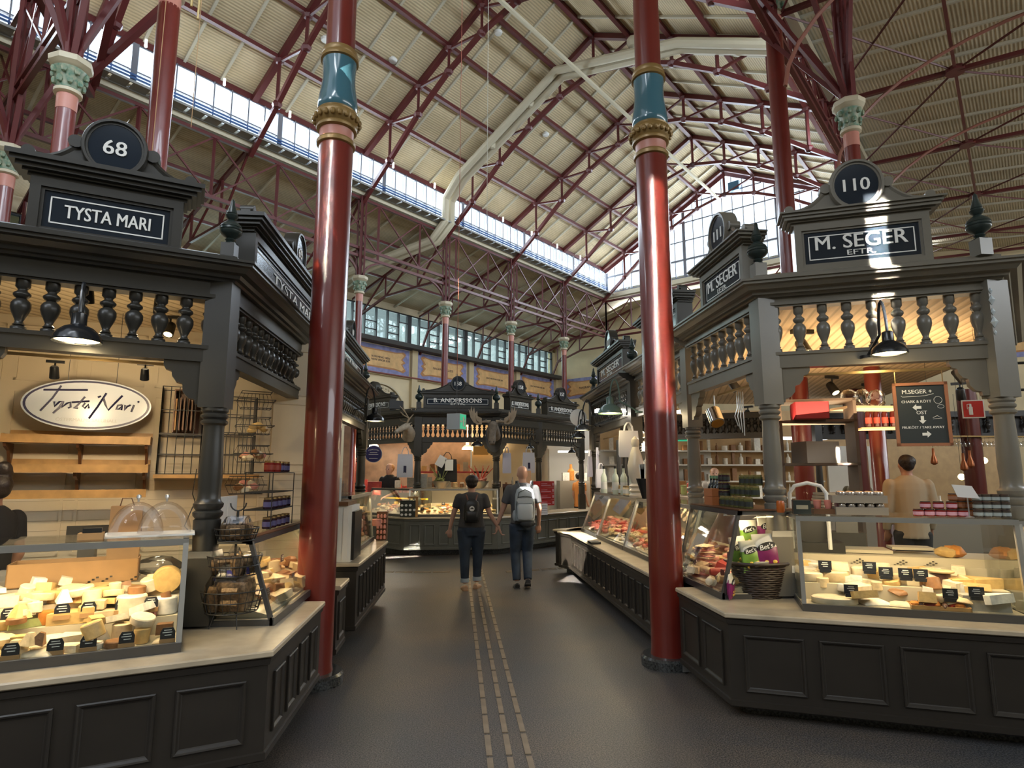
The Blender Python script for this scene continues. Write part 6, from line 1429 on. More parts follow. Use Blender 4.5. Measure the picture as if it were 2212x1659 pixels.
put_text(m, 'CHARK & K\u00d6TT', lambda x, y, z: T(x - .03, .10 + y, .003 + z), width=.20, depth=.002); put_text(m, 'OST', lambda x, y, z: T(x, .012 + y, .003 + z), width=.07, depth=.002); put_text(m, 'FRUK\u00d6ST / TAKE AWAY', lambda x, y, z: T(x, -.10 + y, .003 + z), width=.28, depth=.002)
def arrow(cx, cy, ang, s=.03):
    c, si = math.cos(ang), math.sin(ang); pl = [(-1, .35), (.1, .35), (.1, .85), (1, 0), (.1, -.85), (.1, -.35), (-1, -.35)]
    m.prism([(cx + s * (x * c - y * si), cy + s * (x * si + y * c)) for x, y in pl], lambda x, y: T(x, y, .003), lambda x, y: T(x, y, .005))
arrow(-.03, .052, math.pi); arrow(0, -.045, -math.pi / 2); arrow(.02, -.155, 0)
m.tube([T(.115 + .028 * math.cos(a * .7), .105 + .028 * math.sin(a * .7), .004) for a in range(9)], .0018, 4, closed=True)
m.tube([T(.13 + .022 * math.cos(a * .7), .055 + .014 * math.sin(a * .7), .004) for a in range(9)], .0018, 4, closed=True)
m.tube([T(.07, -.03, .004), (T(.10, -.015, .004)), T(.13, -.035, .004), T(.07, -.04, .004)], .0018, 4); m.build('chalk_writing', WHITE, t)
m = MB()
for x in (-.16, .16): m.tube([T(x, .345, 0), T(x, H2, 0)], .004, 5)
m.build('hooks', BRASS, t)
# fire extinguisher sign
p0 = RF(2.08, 1.6, 2.15); T = lambda x, y, z: RF(2.165 + x, 1.6 - z, 2.225 + y)
t = thing('safety_sign', 'red and white fire extinguisher sign hanging beside the right post', 'sign', T(0, -.08, 0)); m = MB(); m.box(-.085, .085, -.08, .08, -.004, 0, T=T); m.build('white_plate', WHITE, t)
m = MB(); m.box(-.075, .075, -.07, .07, 0, .002, T=T); m.build('red_field', mat('signal_red', (.55, .03, .02), .4), t); m = MB(); m.box(-.035, -.005, -.05, .02, .002, .004, T=T); m.box(-.028, -.012, .02, .045, .002, .004, T=T); m.tube([T(-.045, .0, .004), T(-.045, .04, .004), T(-.02, .045, .004)], .004, 4); m.build('pictogram', WHITE, t)
m = MB()
for x in (-.06, .06): m.tube([T(x, .08, 0), T(x, .8, 0)], .002, 4)
m.build('hanging_wire', DSTEEL, t)
# exit sign inside right stall
EX = mat('exit_green', (.02, .30, .14), .4, emit=(.05, .75, .40), es=.5)
def exit_box(loc, rz, w, h, d, label, greens):
    t = thing('exit_sign', label, 'exit sign', loc, rz, None, local=True); m = MB(); m.box(-w / 2, w / 2, -d / 2, d / 2, 0, h); m.build('case', mat('white_case', (.55, .62, .66), .4), t)
    for g in greens:
        T = (lambda x, y, z: (w / 2 + z, x, h / 2 + y)) if g == 'side' else (lambda x, y, z: (x, -d / 2 - z, h / 2 + y)); hw = (d if g == 'side' else w) / 2
        m = MB(); m.box(-hw * .94, hw * .94, -h * .46, h * .46, 0, .002, T=T); gf = m.build('green_field', EX, t)
        m = MB(); m.box(-hw * .1, hw * .3, -h * .3, h * .3, .002, .004, T=T); m.box(-hw * .75, -hw * .3, -h * .06, h * .06, .002, .004, T=T); m.prism([(-hw * .75, h * .18), (-hw * .9, 0), (-hw * .75, -h * .18)], lambda x, y: T(x, y, .002), lambda x, y: T(x, y, .004)); m.tube([T(hw * .65, h * .2, .004), T(hw * .5, 0, .004), T(hw * .7, -h * .1, .004), T(hw * .5, -h * .3, .004)], h * .05, 5)
        m.build('pictogram', WHITE, gf)
    m = MB(); m.tube([(0, 0, h), (0, 0, h + .6)], .006, 5); m.build('hanger', DSTEEL, t); return t
exit_box((-.02, 9.05, 2.31), R(-26), .21, .23, .22, 'white cube exit sign with green side hanging over the passage', ['side'])
exit_box((4.15, 11.2, 2.27), R(-15), .32, .17, .05, 'lit green exit sign deep behind the right column', ['front'])
for k, (x, y, z0, l) in enumerate(((-.02, 9.05, 2.9, 'long cord holding the white cube exit sign over the passage'), (.42, 9.3, 5.6, 'thin pale wire hanging down beside the exit sign cord'), (-2.9, 6.4, 5.35, 'thin orange cord hanging from the roof left of the big column'))):
    ztop = 12.2 if k < 2 else 10.6
    tag(MB().tube([(x, y, z0), (x, y, ztop)], .004, 4).build('hanging_rope', mat('cord_' + str(k), ((.35, .10, .06), (.5, .48, .4), (.5, .3, .14))[k], .6)), l, 'cord')
tag(MB().tube([(-2.2, 4.3, 3.45), (-2.2, 4.3, 8.2)], .003, 4).build('hanging_rope', mat('cord_2', (.5, .3, .14))), 'thin orange cord above the finial of the left corner post', 'cord')
tag(MB().lathe([(.012, 0), (.012, .25)], (-2.9, 6.35, 6.6), 8).lathe([(.012, 0), (.012, .25)], (-2.98, 6.35, 6.75), 8).build('fly_trap_tube', mat('amber_glow', (.5, .35, .12), .3)), 'two short amber glass tubes strung on the orange cord', 'ornament')

# ================================================================== basket of chips
cx, cy, cz = 2.41, 4.86, .70
WK = mat('wicker', (.035, .020, .012), .5, noise=.5, nscale=30)
t = thing('wicker_basket', 'dark woven wicker basket full of chip bags on the right counter corner', 'basket', (cx, cy, cz), 0, None, local=True); t.scale = (1.15, 1.0, 1.02)
m = MB(); NR = 15
for k in range(NR):
    z = .008 + k * .0165; f = .80 + .20 * k / NR; n = 30
    m.tube([((.20 * f) * math.cos(2 * math.pi * i / n), (.155 * f) * math.sin(2 * math.pi * i / n), z + .0028 * (-1) ** (i + k)) for i in range(n)], .0085, 5, closed=True)
m.tube([(.212 * math.cos(2 * math.pi * i / 24), .165 * math.sin(2 * math.pi * i / 24), .258) for i in range(24)], .013, 6, closed=True)
m.loft([[(.155 * math.cos(2 * math.pi * i / 20) * q, .12 * math.sin(2 * math.pi * i / 20) * q, z) for i in range(20)] for q, z in ((1, 0), (1.22, .20))])
m.build('woven_body', WK, t)
m = MB()
for sg in (-1, 1): m.tube([(sg * .20, -.04, .25), (sg * .235, -.03, .275), (sg * .235, .03, .275), (sg * .20, .04, .25)], .01, 6)
m.build('handle', WK, t)
CG = mat('chips_green', (.22, .40, .06), .3, noise=.3, nscale=12); CP = mat('chips_purple', (.22, .02, .12), .3, noise=.3, nscale=12); CW = mat('chips_white', (.72, .70, .62), .35); CY = mat('chips_yellow', (.75, .50, .08), .4)
def chips(x, y, z, rz, rx, ry, col, label, s=1.0):
    t = thing('chips_bag', label, 'chips bag', (x, y, z), rz, 'chip bags in the basket', local=True); t.rotation_euler = (rx, ry, rz); t.scale = (s, s, s)
    w, h, d = .085, .27, .035; n = 12; rings = []; P = [(0, .1), (.06, .5), (.25, 1), (.6, 1), (.8, .7), (.93, .3), (1, .08)]
    def ringat(a, q): return [(w * (1 - .03 * q) * cs * abs(cs) ** -.4 if abs(cs) > .05 else 0, d * q * sn, h * a) for cs, sn in [(math.cos(2 * math.pi * i / n), math.sin(2 * math.pi * i / n)) for i in range(n)]]
    m = MB(); m.loft([ringat(*p) for p in P[:5]]); m.build('coloured_body', col, t)
    m = MB(); m.loft([ringat(*p) for p in ((.66, .94), (.8, .72), (.93, .32), (1, .1))]); m.build('pale_top', CW, t)
    T = lambda a, b_, c: (a, -d * .98 - c + abs(b_ - .17) * .10, b_)
    m = MB(); m.prism([(.062 * math.cos(i * .4), .185 + .028 * math.sin(i * .4) + .012 * math.cos(i * .4)) for i in range(16)], lambda a, b_: T(a, b_, -.004), lambda a, b_: T(a, b_, .004)); lg = m.build('black_logo_oval', BLACK, t)
    m = MB(); put_text(m, "Bet's", lambda a, b_, c: T(a, .185 + b_ + a * .2, .0055 + c), width=.09, depth=.001); m.build('logo_lettering', WHITE, lg)
    m = MB()
    for k in range(4): m.ball((-.04 + .028 * k, -d * .95, .05 + .03 * (k % 2)), .017, 7, sc=(1, .3, .8))
    m.build('chip_picture', CY, t); return t
chips(cx - .10, cy - .10, cz + .20, -.05, -.12, -.10, CG, 'green chips bag leaning at the front left of the basket', .9)
chips(cx + .02, cy - .11, cz + .19, -.15, -.10, -.06, CP, 'purple chips bag in the front middle of the basket', 1.12)
chips(cx + .15, cy - .04, cz + .19, -.3, -.05, .14, CG, 'green chips bag at the right of the basket', .95)
chips(cx - .14, cy + .02, cz + .22, .1, .0, -.12, CG, 'green chips bag at the back left of the basket', .9)
chips(cx - .05, cy + .03, cz + .36, -.1, -.05, -.05, CG, 'green chips bag standing high behind the others', .85)
chips(cx + .09, cy + .02, cz + .36, -.2, -.06, .06, CP, 'purple chips bag topmost in the basket', 1.0)
chips(cx - .29, cy - .10, cz + .003, .9, 0, 0, CP, 'slim purple and white bag standing left of the basket', .7)
for k in range(3): chips(cx - .06 + .07 * k, cy - .02, cz + .17, 1.2 * k, .9, .3 * k, CW, 'white chips bag lying at the bottom of the basket, ' + ORD[k], .7)

# ================================================================== hangings of the far stall
def tote(p, rz, w, h, m_, label, handle=True, cat='bag', name='tote_bag', group='hanging bags', marks=None):
    t = thing(name, label, cat, p, rz, group, local=True)
    m = MB(); m.loft([[(sx * w / 2 * k, sy * .012 * q, -z) for sx, sy in ((-1, -1), (0, -1.6), (1, -1), (1, 1), (0, 1.6), (-1, 1))] for k, q, z in ((.92, .6, 0), (.98, 1, h * .4), (1, 1.2, h * .9), (.95, .8, h))]); m.build('cloth_body', m_, t)
    if handle:
        m = MB()
        for sy in (-.01, .01): m.tube([(-w * .22, sy, -.01), (-w * .18, sy, h * .16), (-w * .06, sy, h * .30), (w * .06, sy, h * .30), (w * .18, sy, h * .16), (w * .22, sy, -.01)], .009, 5)
        m.build('handle', m_, t)
    if marks: m = MB(); m.box(-w * .09, w * .09, -.022, -.016, -h * .8, -h * .5); m.build('print', INK, t)
    return t
TOT = mat('cotton_white', (.62, .62, .66), .8); TOT2 = mat('cotton_lilac', (.48, .48, .58), .8)
tote((-1.13, 13.55, 2.10), .1, .34, .50, TOT, 'white cotton tote bag with dark print hanging left of the far corner post', marks=1)
tote((.88 + .22, 13.75, 2.14), .2, .20, .45, TOT2, 'slim lilac tote bag hanging right of the moose post', marks=None)
tote((1.62, 14.0, 2.16), .25, .30, .46, TOT, 'white cotton tote bag with dark print above the bald man', marks=1)
tote((-.22, 13.75, 2.0), 0, .44, .50, mat('cotton_black', (.015, .015, .016), .8), 'black apron hanging in the middle of the far stall', cat='apron', name='apron', group=None)
for k, (x, z, a, l) in enumerate(((-.36, 1.98, .5, 'tilted'), (-.18, 1.90, .0, 'upright'))):
    m = MB(); m.box(-.09, .09, -.004, 0, -.12, .12); o = m.build('notice_card', WHITE, origin=(0, 0, 0)); o.location = (x, 13.68, z - .03); o.rotation_euler = (0, a, 0); tag(o, l + ' white notice card pinned to the black apron', 'notice', 'notices on the apron')
t = thing('hanging_sign', 'round dark blue hanging sign with pale lettering at the left of the far stall', 'sign', (-1.60, 12.0, 1.88), 0, local=True)
T = lambda x, y, z: (x, -z, .17 + y)
m = MB(); m.lathe([(.165, -.01), (.165, .006)], n=32, T=T); m.build('pale_rim', OV, t); m = MB(); m.lathe([(.152, .006), (.152, .009)], n=32, T=T); m.build('blue_disc', mat('blue_deep', (.03, .025, .14), .4), t)
m = MB(); put_text(m, 'CHARCUTERI', lambda x, y, z: T(x, .085 + y - x * x * 2.2, .011 + z), width=.20, depth=.002)
for y, w in ((.02, .07), (-.015, .09), (-.09, .08)): m.box(-w, w, y, y + .012, .009, .012, T=T)
m.build('lettering', WHITE, t)
m = MB()
for x in (-.1, .1): m.tube([T(x, .12, 0), T(x, 1.0, 0)], .004, 4)
m.build('hanging_wire', DSTEEL, t)
m = MB(); m.box(1.46, 1.66, 13.9, 13.904, 1.42, 1.75); tag(m.build('poster', mat('poster_peach', (.70, .42, .24), .6)), 'peach coloured paper notice hanging right of the bald man', 'poster')
for k, (x, z, c, w, l) in enumerate(((.55, 2.13, (.60, .36, .10), .36, 'orange box on the far high shelf right of the apron'), (.93, 2.15, (.68, .62, .5), .30, 'cream box on the far high shelf right of the orange one'))):
    m = MB(); m.box(x - w / 2, x + w / 2, 14.6, 14.8, z, z + .24); tag(m.build('shelf_box', mat('boxc%d' % k, c, .6)), l, 'box', 'boxes on the far high shelf')
# inner walls of the far stall
m = MB(); m.box(.35, 2.2, 15.0, 15.1, 0, 2.95); struct(m.build('wall_stall_end', WP, origin=(0, 0, 0)))
m = MB(); m.box(-3.0, .35, 16.6, 16.7, 0, 2.95); struct(m.build('wall_stall_end_left', mat('wall_brownish', (.22, .13, .08), .6, noise=.3), origin=(0, 0, 0)))
m = MB(); m.box(2.2, 6.5, 17.6, 17.7, 0, 2.95); struct(m.build('wall_stall_end_right', mat('tile_white', (.62, .60, .55)), origin=(0, 0, 0)))
m = MB(); m.box(-1.0, .75, 15.0, 15.25, 1.70, 1.74); tag(m.build('wall_shelf', mat('shelf_red', (.38, .03, .03), .5)), 'red shelf along the back of the far stall', 'shelf')
m = MB(); m.box(-1.0, .6, 15.0, 15.25, 1.30, 1.33); tag(m.build('wall_shelf', DWOOD), 'brown shelf of crockery below the red one in the far stall', 'shelf')
for k in range(9):
    x = -.9 + .17 * k; c = ('white', 'grey', 'brown')[k % 3]
    tag(MB().lathe([(.04, 0), (.06, .04), (.06, .12), (.04, .15)], (x, 15.1, 1.335), 12).build('crock', CM[c]), c + ' crock on the brown shelf of the far stall, ' + ORD[k], 'crock', 'crockery')
for k in range(7):
    x = -.8 + .2 * k; m = MB(); m.box(x - .06, x + .06, 15.05, 15.2, 1.745, 1.745 + .12 + .05 * (k % 3)); tag(m.build('shelf_box', CM[('golden', 'brown', 'white', 'dark', 'orange', 'grey', 'pale')[k]]), 'packet on the red shelf of the far stall, ' + ORD[k], 'box', 'packets on the red shelf')
# bowls of shellfish / flower bunches on the counter
for k, (x, y, l, c1) in enumerate(((-.35, 13.75, 'grey metal bowl with green and yellow bouquet on the far case', 'green'), (.50, 13.75, 'grey metal bowl of crayfish with dill sprigs on the far case', 'pink'))):
    t = thing('serving_bowl', l, 'bowl', (x, y, 1.37), group='bowls on the far case'); MB().lathe([(.09, 0), (.13, .04), (.20, .14), (.205, .15), (.19, .145), (.1, .05)], (x, y, 1.37), 20).build('bowl_body', mat('pewter', (.32, .32, .31), .3, .7), t)
    m = MB()
    for j in range(40):
        a = rnd.uniform(0, 6.28); r = rnd.uniform(0, .15); m.ball((x + r * math.cos(a), y + r * math.sin(a), 1.52 + rnd.uniform(0, .06)), .025, 6, jit=.2)
    o_ = m.build('filling', CM[c1], t); o_['kind'] = 'stuff'
    m = MB()
    for j in range(16):
        a = j * .9; r = .08 + .05 * (j % 3); m.tube([(x + r * .3 * math.cos(a), y + r * .3 * math.sin(a), 1.55), (x + r * 1.6 * math.cos(a), y + r * 1.2 * math.sin(a), 1.68 + .06 * (j % 4))], .008, 4)
    o_ = m.build('sprigs', CM['green' if k == 0 else 'red'], t); o_['kind'] = 'stuff'
# red crates
for k in range(4):
    t = thing('red_crate', 'red printed carton in the far stall stack, ' + ['lowest', 'second from the bottom', 'third from the bottom', 'topmost'][k], 'carton', (1.95, 13.9, .98 + .135 * k), R(40), 'stack of red cartons', local=True)
    m = MB(); m.box(-.24, .24, -.1, .12, 0, .128); m.build('carton_body', mat('carton_red', (.42, .02, .025), .5), t); m = MB(); m.box(-.2, .12, -.104, -.1, .03, .045); m.box(-.2, .0, -.104, -.1, .07, .08); m.box(.17, .22, -.104, -.1, .03, .09); m.build('print', LPINK, t)
for k in range(5):
    m = MB(); m.box(1.72 + .01 * k, 1.98, 13.55, 13.75, .79 + .05 * k, .83 + .05 * k); tag(m.build('clear_tub', TOT), 'pale plastic tub in the stack at the right end of the far counter, ' + ['lowest', 'second', 'third', 'fourth', 'topmost'][k], 'tub', 'stacked tubs')
for k in range(3):
    m = MB(); x = 1.25 + .15 * k; m.hexa([(x, 13.5 + .08 * k, .79), (x + .11, 13.5 + .08 * k, .79), (x + .11, 13.51 + .08 * k, .79), (x, 13.51 + .08 * k, .79), (x, 13.62 + .08 * k, 1.06), (x + .11, 13.62 + .08 * k, 1.06), (x + .11, 13.63 + .08 * k, 1.06), (x, 13.63 + .08 * k, 1.06)])
    tag(m.build('leaflet', TRAY), 'pale leaflet propped on the far counter right of the man, ' + ORD[k], 'leaflet', 'propped leaflets')
# menu board on the far counter
t = thing('counter_board', 'small black board with rows of white discs on the far counter', 'board', (-.98, 13.2, .785), R(8), local=True)
m = MB(); m.box(-.20, .12, 0, .02, 0, .34); m.build('board', LBLK, t); m = MB()
for j in range(3):
    for i in range(3 + (j == 1)): m.lathe([(.03, 0), (.03, .004)], (-.16 + .08 * i, 0, .06 + .09 * j), 10, T=lambda x, y, z: (x, -.003 - z * 0 - (y - 0) * 0 - .002 * (z > .0) + 0, z + y) if False else (x, -.004, z + y))
m2_ = MB()
for j in range(3):
    for i in range(3 + (j == 1)):
        cx2, cz2 = -.16 + .085 * i, .05 + .095 * j; m2_.prism([(cx2 + .03 * math.cos(a * .785), cz2 + .026 * math.sin(a * .785)) for a in range(8)], lambda x, y: (x, -.001, y), lambda x, y: (x, -.004, y))
m2_.build('white_discs', WHITE, t); m = MB(); m.box(.12, .17, 0, .04, 0, .42); m.box(-.05, .17, 0, .04, .38, .42); m.build('wooden_frame', WOOD, t)
# scales and boxes along the far counter top
for k, (x, y, z, w, h, c, l) in enumerate(((-1.05, 14.3, 1.37, .16, .22, 'grey', 'grey scale left of the far corner post'), (-.75, 13.9, 1.37, .18, .30, 'grey', 'tall grey coffee machine behind the far corner post'), (1.15, 14.3, 1.0, .2, .45, 'dark', 'dark till in the far stall right of the moose post'), (-1.9, 14.6, 1.2, .3, .3, 'red', 'pink red tray in the far left case'), (-1.35, 14.4, 1.37, .12, .16, 'white', 'small white printer beside the shopkeeper'))):
    m = MB(); m.box(x - w / 2, x + w / 2, y - .1, y + .1, z, z + h); m.box(x - w / 2 * .7, x + w / 2 * .7, y - .105, y - .1, z + h * .5, z + h * .9); tag(m.build(['scale', 'coffee_machine', 'till', 'tray', 'printer'][k], CM[c]), l, ['scale', 'machine', 'till', 'tray', 'printer'][k])
# left side: white shuttered cabinet, its black slot, slim bottle rack
t = thing('white_cabinet', 'white boarded cabinet with brown top on the left side counter', 'cabinet', (-1.3, 6.6, .78))
m = MB(); m.box(-1.6, -1.065, 6.50, 7.0, .782, 1.34)
for k in range(8): m.box(-1.58 + .062 * k, -1.53 + .062 * k, 6.49, 6.5, .80, 1.32)
m.build('boarded_body', WHITE, t); m = MB(); m.box(-1.62, -1.10, 6.47, 7.02, 1.34, 1.38); m.build('brown_top', DWOOD, t); m = MB(); m.box(-1.065, -1.035, 6.52, 6.98, .80, 1.28); m.build('black_slot', BLACK, t)
for k in range(3):
    s = 0; m = MB(); m.box(-1.58 + .01 * k, -1.2, 6.6 + .15 * k, 6.61 + .15 * k, 1.38, 1.62 - .03 * k); tag(m.build('acrylic_panel', CLEARP if k else WCARD), ['white notice standing on the brown topped cabinet', 'clear panel behind the white notice', 'second clear panel behind the white notice'][k], 'notice' if not k else 'panel')
t = thing('bottle_rack', 'slim dark rack of little bottles at the far end of the left counter', 'rack', (-1.0, 8.72, .78))
m = MB(); m.box(-1.08, -.94, 8.6, 8.75, .783, 1.16); m.build('rack_frame', DWOOD, t); m = MB()
for j in range(5):
    for i in range(3): m.lathe([(.016, 0), (.018, .03), (.008, .05)], (-1.055 + .045 * i, 8.585, .80 + .07 * j), 8)
m.build('little_bottles', CM['pink'], t)
# things on the long right case
b0 = bottle(2.3, 9.6, 1.37, .42, mat('bottle_clear', (.45, .5, .42), .2), LPALE, 'clear tall bottle on the far right case', 'tall bottles', r=.05)
for k in range(1, 4): dup(b0, (2.28 + .06 * k, 9.3 - .25 * k, 1.37))
t = thing('pepper_mill', 'giant white turned pepper mill on the right case behind the column', 'pepper mill', (2.35, 8.0, 1.36)); MB().lathe([(.09, 0), (.10, .03), (.07, .06), (.10, .09), (.07, .12), (.10, .15), (.06, .18), (.105, .30), (.11, .42), (.07, .58), (.04, .66)], (2.35, 8.0, 1.36), 20).build('mill_body', mat('ivory_paint', (.62, .56, .44), .3), t); MB().lathe([(.04, .66), (.055, .70), (.05, .76), (.01, .80)], (2.35, 8.0, 1.36), 16).build('mill_head', mat('ivory_paint', (.62, .56, .44)), t)
for k in range(5): jar_row(RS, 4.3 + .16 * k, 4.38 + .16 * k, 2, .5, 1.37 + .0 * k, .04, .13, CM[('pale', 'green', 'brown', 'ivory', 'orange')[k]], LPALE, ('pale', 'green', 'brown', 'ivory', 'orange')[k] + ' preserve jar on the long right case', ('pale', 'green', 'brown', 'ivory', 'orange')[k] + ' preserve jars')
t = thing('black_bucket', 'black conical holder of white papers on the long right case', 'holder', RS(2.95, .34, 1.36)); MB().lathe([(.03, -.12), (.10, .12), (.09, .12)], tuple(RS(2.95, .34, 1.49)), 14).build('cone', BLACK, t); m = MB()
for k in range(5): m.hexa([RS(2.9 + .02 * k, .33, 1.58), RS(2.98 + .02 * k, .33, 1.58), RS(2.98 + .02 * k, .335, 1.58), RS(2.9 + .02 * k, .335, 1.58), RS(2.85 + .05 * k, .33, 1.78), RS(2.93 + .05 * k, .33, 1.78), RS(2.93 + .05 * k, .335, 1.78), RS(2.85 + .05 * k, .335, 1.78)])
m.build('papers', WHITE, t)
m = MB(); m.box(1.86, 2.0, 8.6, 8.85, .705, .73); tag(m.build('black_tray', BLACK), 'small black tray lying on the sunlit stone top of the long right counter', 'tray')
for k, (s, z, rz, mm, w, h, l) in enumerate(((3.3, 2.25, .2, TOT, .30, .36, 'white paper carrier bag hanging just left of the right column'), (5.2, 2.0, 1.2, TOT2, .2, .34, 'lilac bag hanging from the far right rail, right one'), (5.8, 1.98, 1.0, TOT2, .2, .36, 'lilac bag hanging from the far right rail, left one'), (5.0, 1.75, .6, TOT, .22, .3, 'small white bag hanging low under the far right rail'))):
    tote((2.32, 4.9 + s, z), rz, w, h, mm, l, name='paper_bag', group='bags hanging on the right side')
m = MB(); m.tube([(2.55, 9.6, 2.2), (2.55, 9.6, 1.6), (2.6, 9.6, 1.5)], .04, 8); tag(m.build('black_apron', mat('cotton_black', (.015, .015, .016))), 'folded black apron hanging in the far right opening', 'apron')
# white wall phone / fan at far right post
t = thing('wall_fan', 'white round wall fan on the far post right of sign 157', 'fan', (2.0, 11.45, 2.5)); m = MB(); m.lathe([(.05, 0), (.15, .02), (.16, .08), (.05, .12)], n=20, T=lambda x, y, z: (2.25 + x, 11.4 - z, 2.72 + y)); m.build('fan_cage', WHITE, t); m = MB(); m.tube([(2.25, 11.4, 2.6), (2.25, 11.45, 2.4)], .03, 8); m.build('fan_arm', DSTEEL, t)
# loudspeaker on the far canopy
m = MB(); m.box(-1.55, -1.25, 14.0, 14.2, 3.14, 3.32); tag(m.build('loudspeaker', BLACK), 'black loudspeaker sitting on the far canopy left of the middle sign', 'loudspeaker')
# drop shaped prisms on the right post
t = thing('crystal_drops', 'chain of clear crystal drops on the right corner post of the right stall', 'ornament', RF(2.05, .6, 2.75)); 
for k, (z, s) in enumerate(((3.02, .018), (2.95, .03), (2.86, .022), (2.78, .034), (2.70, .015))):
    p = RF(2.0, .595, z); MB().lathe([(.001, s * 1.3), (s * .8, 0), (.001, -s * 1.3)], tuple(p), 6).build('crystal', mat('crystal', (.7, .8, .85), .05, .3), t)
# electric cables right edge
for k in range(4):
    z = 2.55 - .22 * k; tag(MB().tube([R2(.55, -.1, z), R2(.7, -.4, z), R2(1.0, -.45, z + .05), R2(1.2, -.2, z + .1)], .012, 6).build('black_hook', BLACK), 'curved black hook on the far side of the right post, ' + ['highest', 'second', 'third', 'lowest'][k], 'hook', 'black hooks')

# ================================================================== tactile floor strips
BR2 = mat('tactile_metal', (.30, .235, .165), .4, metal=.25, noise=.25, nscale=8)
m0 = MB(); m0.box(-.018, .018, -.145, .145, 0, .005); bar = m0.build('tactile_bar', BR2, origin=(0, 0, 0)); bd = bar.data; bpy.data.objects.remove(bar)
n_ = 0
for li, (x, l) in enumerate(((.212, 'left'), (.33, 'middle'), (.445, 'right'))):
    for k in range(30):
        y = 3.1 + .3225 * k
        if y > 12.6: break
        if li == 2 and False: pass
        o = bpy.data.objects.new('tactile_bar', bd); COL.objects.link(o); o.location = (x, y, .0005); tag(o, f'flat metal guide bar in the {l} line of three on the passage floor', 'guide bar', f'{l} line of guide bars')
for k in range(14):
    o = bpy.data.objects.new('tactile_bar', bd); COL.objects.link(o); o.location = (1.0 + .32 * (k % 7), 10.9 + .10 * (k % 7) + .12 * (k // 7), .0005); o.rotation_euler = (0, 0, R(-72)); tag(o, 'flat metal guide bar running off to the right behind the bald man', 'guide bar', 'right hand guide bars')
for k in range(10):
    o = bpy.data.objects.new('tactile_bar', bd); COL.objects.link(o); o.location = (-.25 - .32 * (k % 5), 10.95 + .02 * (k % 5) + .12 * (k // 5), .0005); o.rotation_euler = (0, 0, R(90)); tag(o, 'flat metal guide bar running off to the left behind the woman', 'guide bar', 'left hand guide bars')
p_ = MB(); p_.box(1.9, 1.98, 5.28, 5.285, .02, .09); tag(p_.build('number_plate', STEEL), 'tiny steel plate on the granite base of the right column', 'plate')
# ================================================================== people and animals
SKIN = mat('skin', (.46, .24, .16), .5); SKIN2 = mat('skin_pale', (.55, .32, .23), .5)
HAIR = mat('hair_dark', (.018, .011, .008), .5, bump=.4, bscale=60); JEAN = mat('jeans_blue', (.035, .055, .09), .8, noise=.45, nscale=7); JEAN2 = mat('jeans_dark', (.024, .040, .068), .8, noise=.5, nscale=5)
def remesh(o, v=.011, it=4):
    r = o.modifiers.new('remesh', 'REMESH'); r.mode = 'VOXEL'; r.voxel_size = v; r.use_smooth_shade = True
    s = o.modifiers.new('smooth', 'SMOOTH'); s.factor = .6; s.iterations = it
    return o
def ell(m, c, rx, ry, n=16):
    return [(c[0] + rx * math.cos(2 * math.pi * i / n), c[1] + ry * math.sin(2 * math.pi * i / n), c[2]) for i in range(n)]
def torso(m, rows): m.loft([ell(m, c, a, b_) for c, a, b_ in rows])
def hand(m, w, d, s=1.0, curl=.5, side=1, palm=(0, -1, 0)):
    """w wrist, d direction of the forearm; five fingers and a thumb"""
    w = V3(w); d = V3(d) / np.linalg.norm(d); pn = V3(palm); pn = pn - d * pn.dot(d); pn /= np.linalg.norm(pn); sd = np.cross(d, pn)
    k = w + d * .085 * s
    for q in (-1, -.33, .33, 1): m.tube([w + d * .0, w + sd * q * .016 * s + d * .03 * s, k + sd * q * .028 * s], [.020 * s, .019 * s, .014 * s], 8)
    for q, L in ((-1, .062), (-.33, .075), (.33, .080), (1, .072)):
        b = k + sd * q * .027 * s; j = b + (d * math.cos(curl * .6) + pn * math.sin(curl * .6)) * L * .5 * s; e = j + (d * math.cos(curl * 1.6) + pn * math.sin(curl * 1.6)) * L * .5 * s
        m.tube([b, j, e], [.0105 * s, .0095 * s, .0078 * s], 7)
    b = w + d * .025 * s + sd * side * .024 * s; m.tube([b, b + (d * .6 + sd * side * .7) * .035 * s + pn * .01, b + (d * .95 + sd * side * .55) * .065 * s + pn * .018], [.014 * s, .012 * s, .0095 * s], 7)
def head(m, c, s=1.0, tilt=0.):
    """c = centre of the skull; faces +y"""
    x, y, z = c
    m.loft([[(x + a * s * math.cos(2 * math.pi * i / 16), y + dy * s + b_ * s * math.sin(2 * math.pi * i / 16), z + h * s) for i in range(16)] for a, b_, dy, h in
            ((.035, .04, .03, -.125), (.050, .062, .025, -.105), (.062, .080, .012, -.07), (.070, .092, .0, -.03), (.076, .098, -.006, .01), (.077, .098, -.01, .045), (.068, .086, -.01, .08), (.045, .058, -.01, .105), (.012, .015, -.01, .117))])
    m.tube([(x, y + .085 * s, z + .0 * s), (x, y + .112 * s, z - .035 * s), (x, y + .09 * s, z - .045 * s)], [.010 * s, .014 * s, .008 * s], 7)
    for sg in (-1, 1): m.ball((x + sg * .079 * s, y - .005 * s, z - .015 * s), .022 * s, 8, sc=(.5, .8, 1.4))
    m.tube([(x - .02 * s, y + .085 * s, z - .075 * s), (x + .02 * s, y + .085 * s, z - .075 * s)], .009 * s, 6)
def face_parts(t, c, s=1.0):
    x, y, z = c; m = MB()
    for sg in (-1, 1): m.ball((x + sg * .03 * s, y + .080 * s, z - .005 * s), .011 * s, 8)
    m.build('eyes', mat('eye', (.05, .04, .035), .2), t)
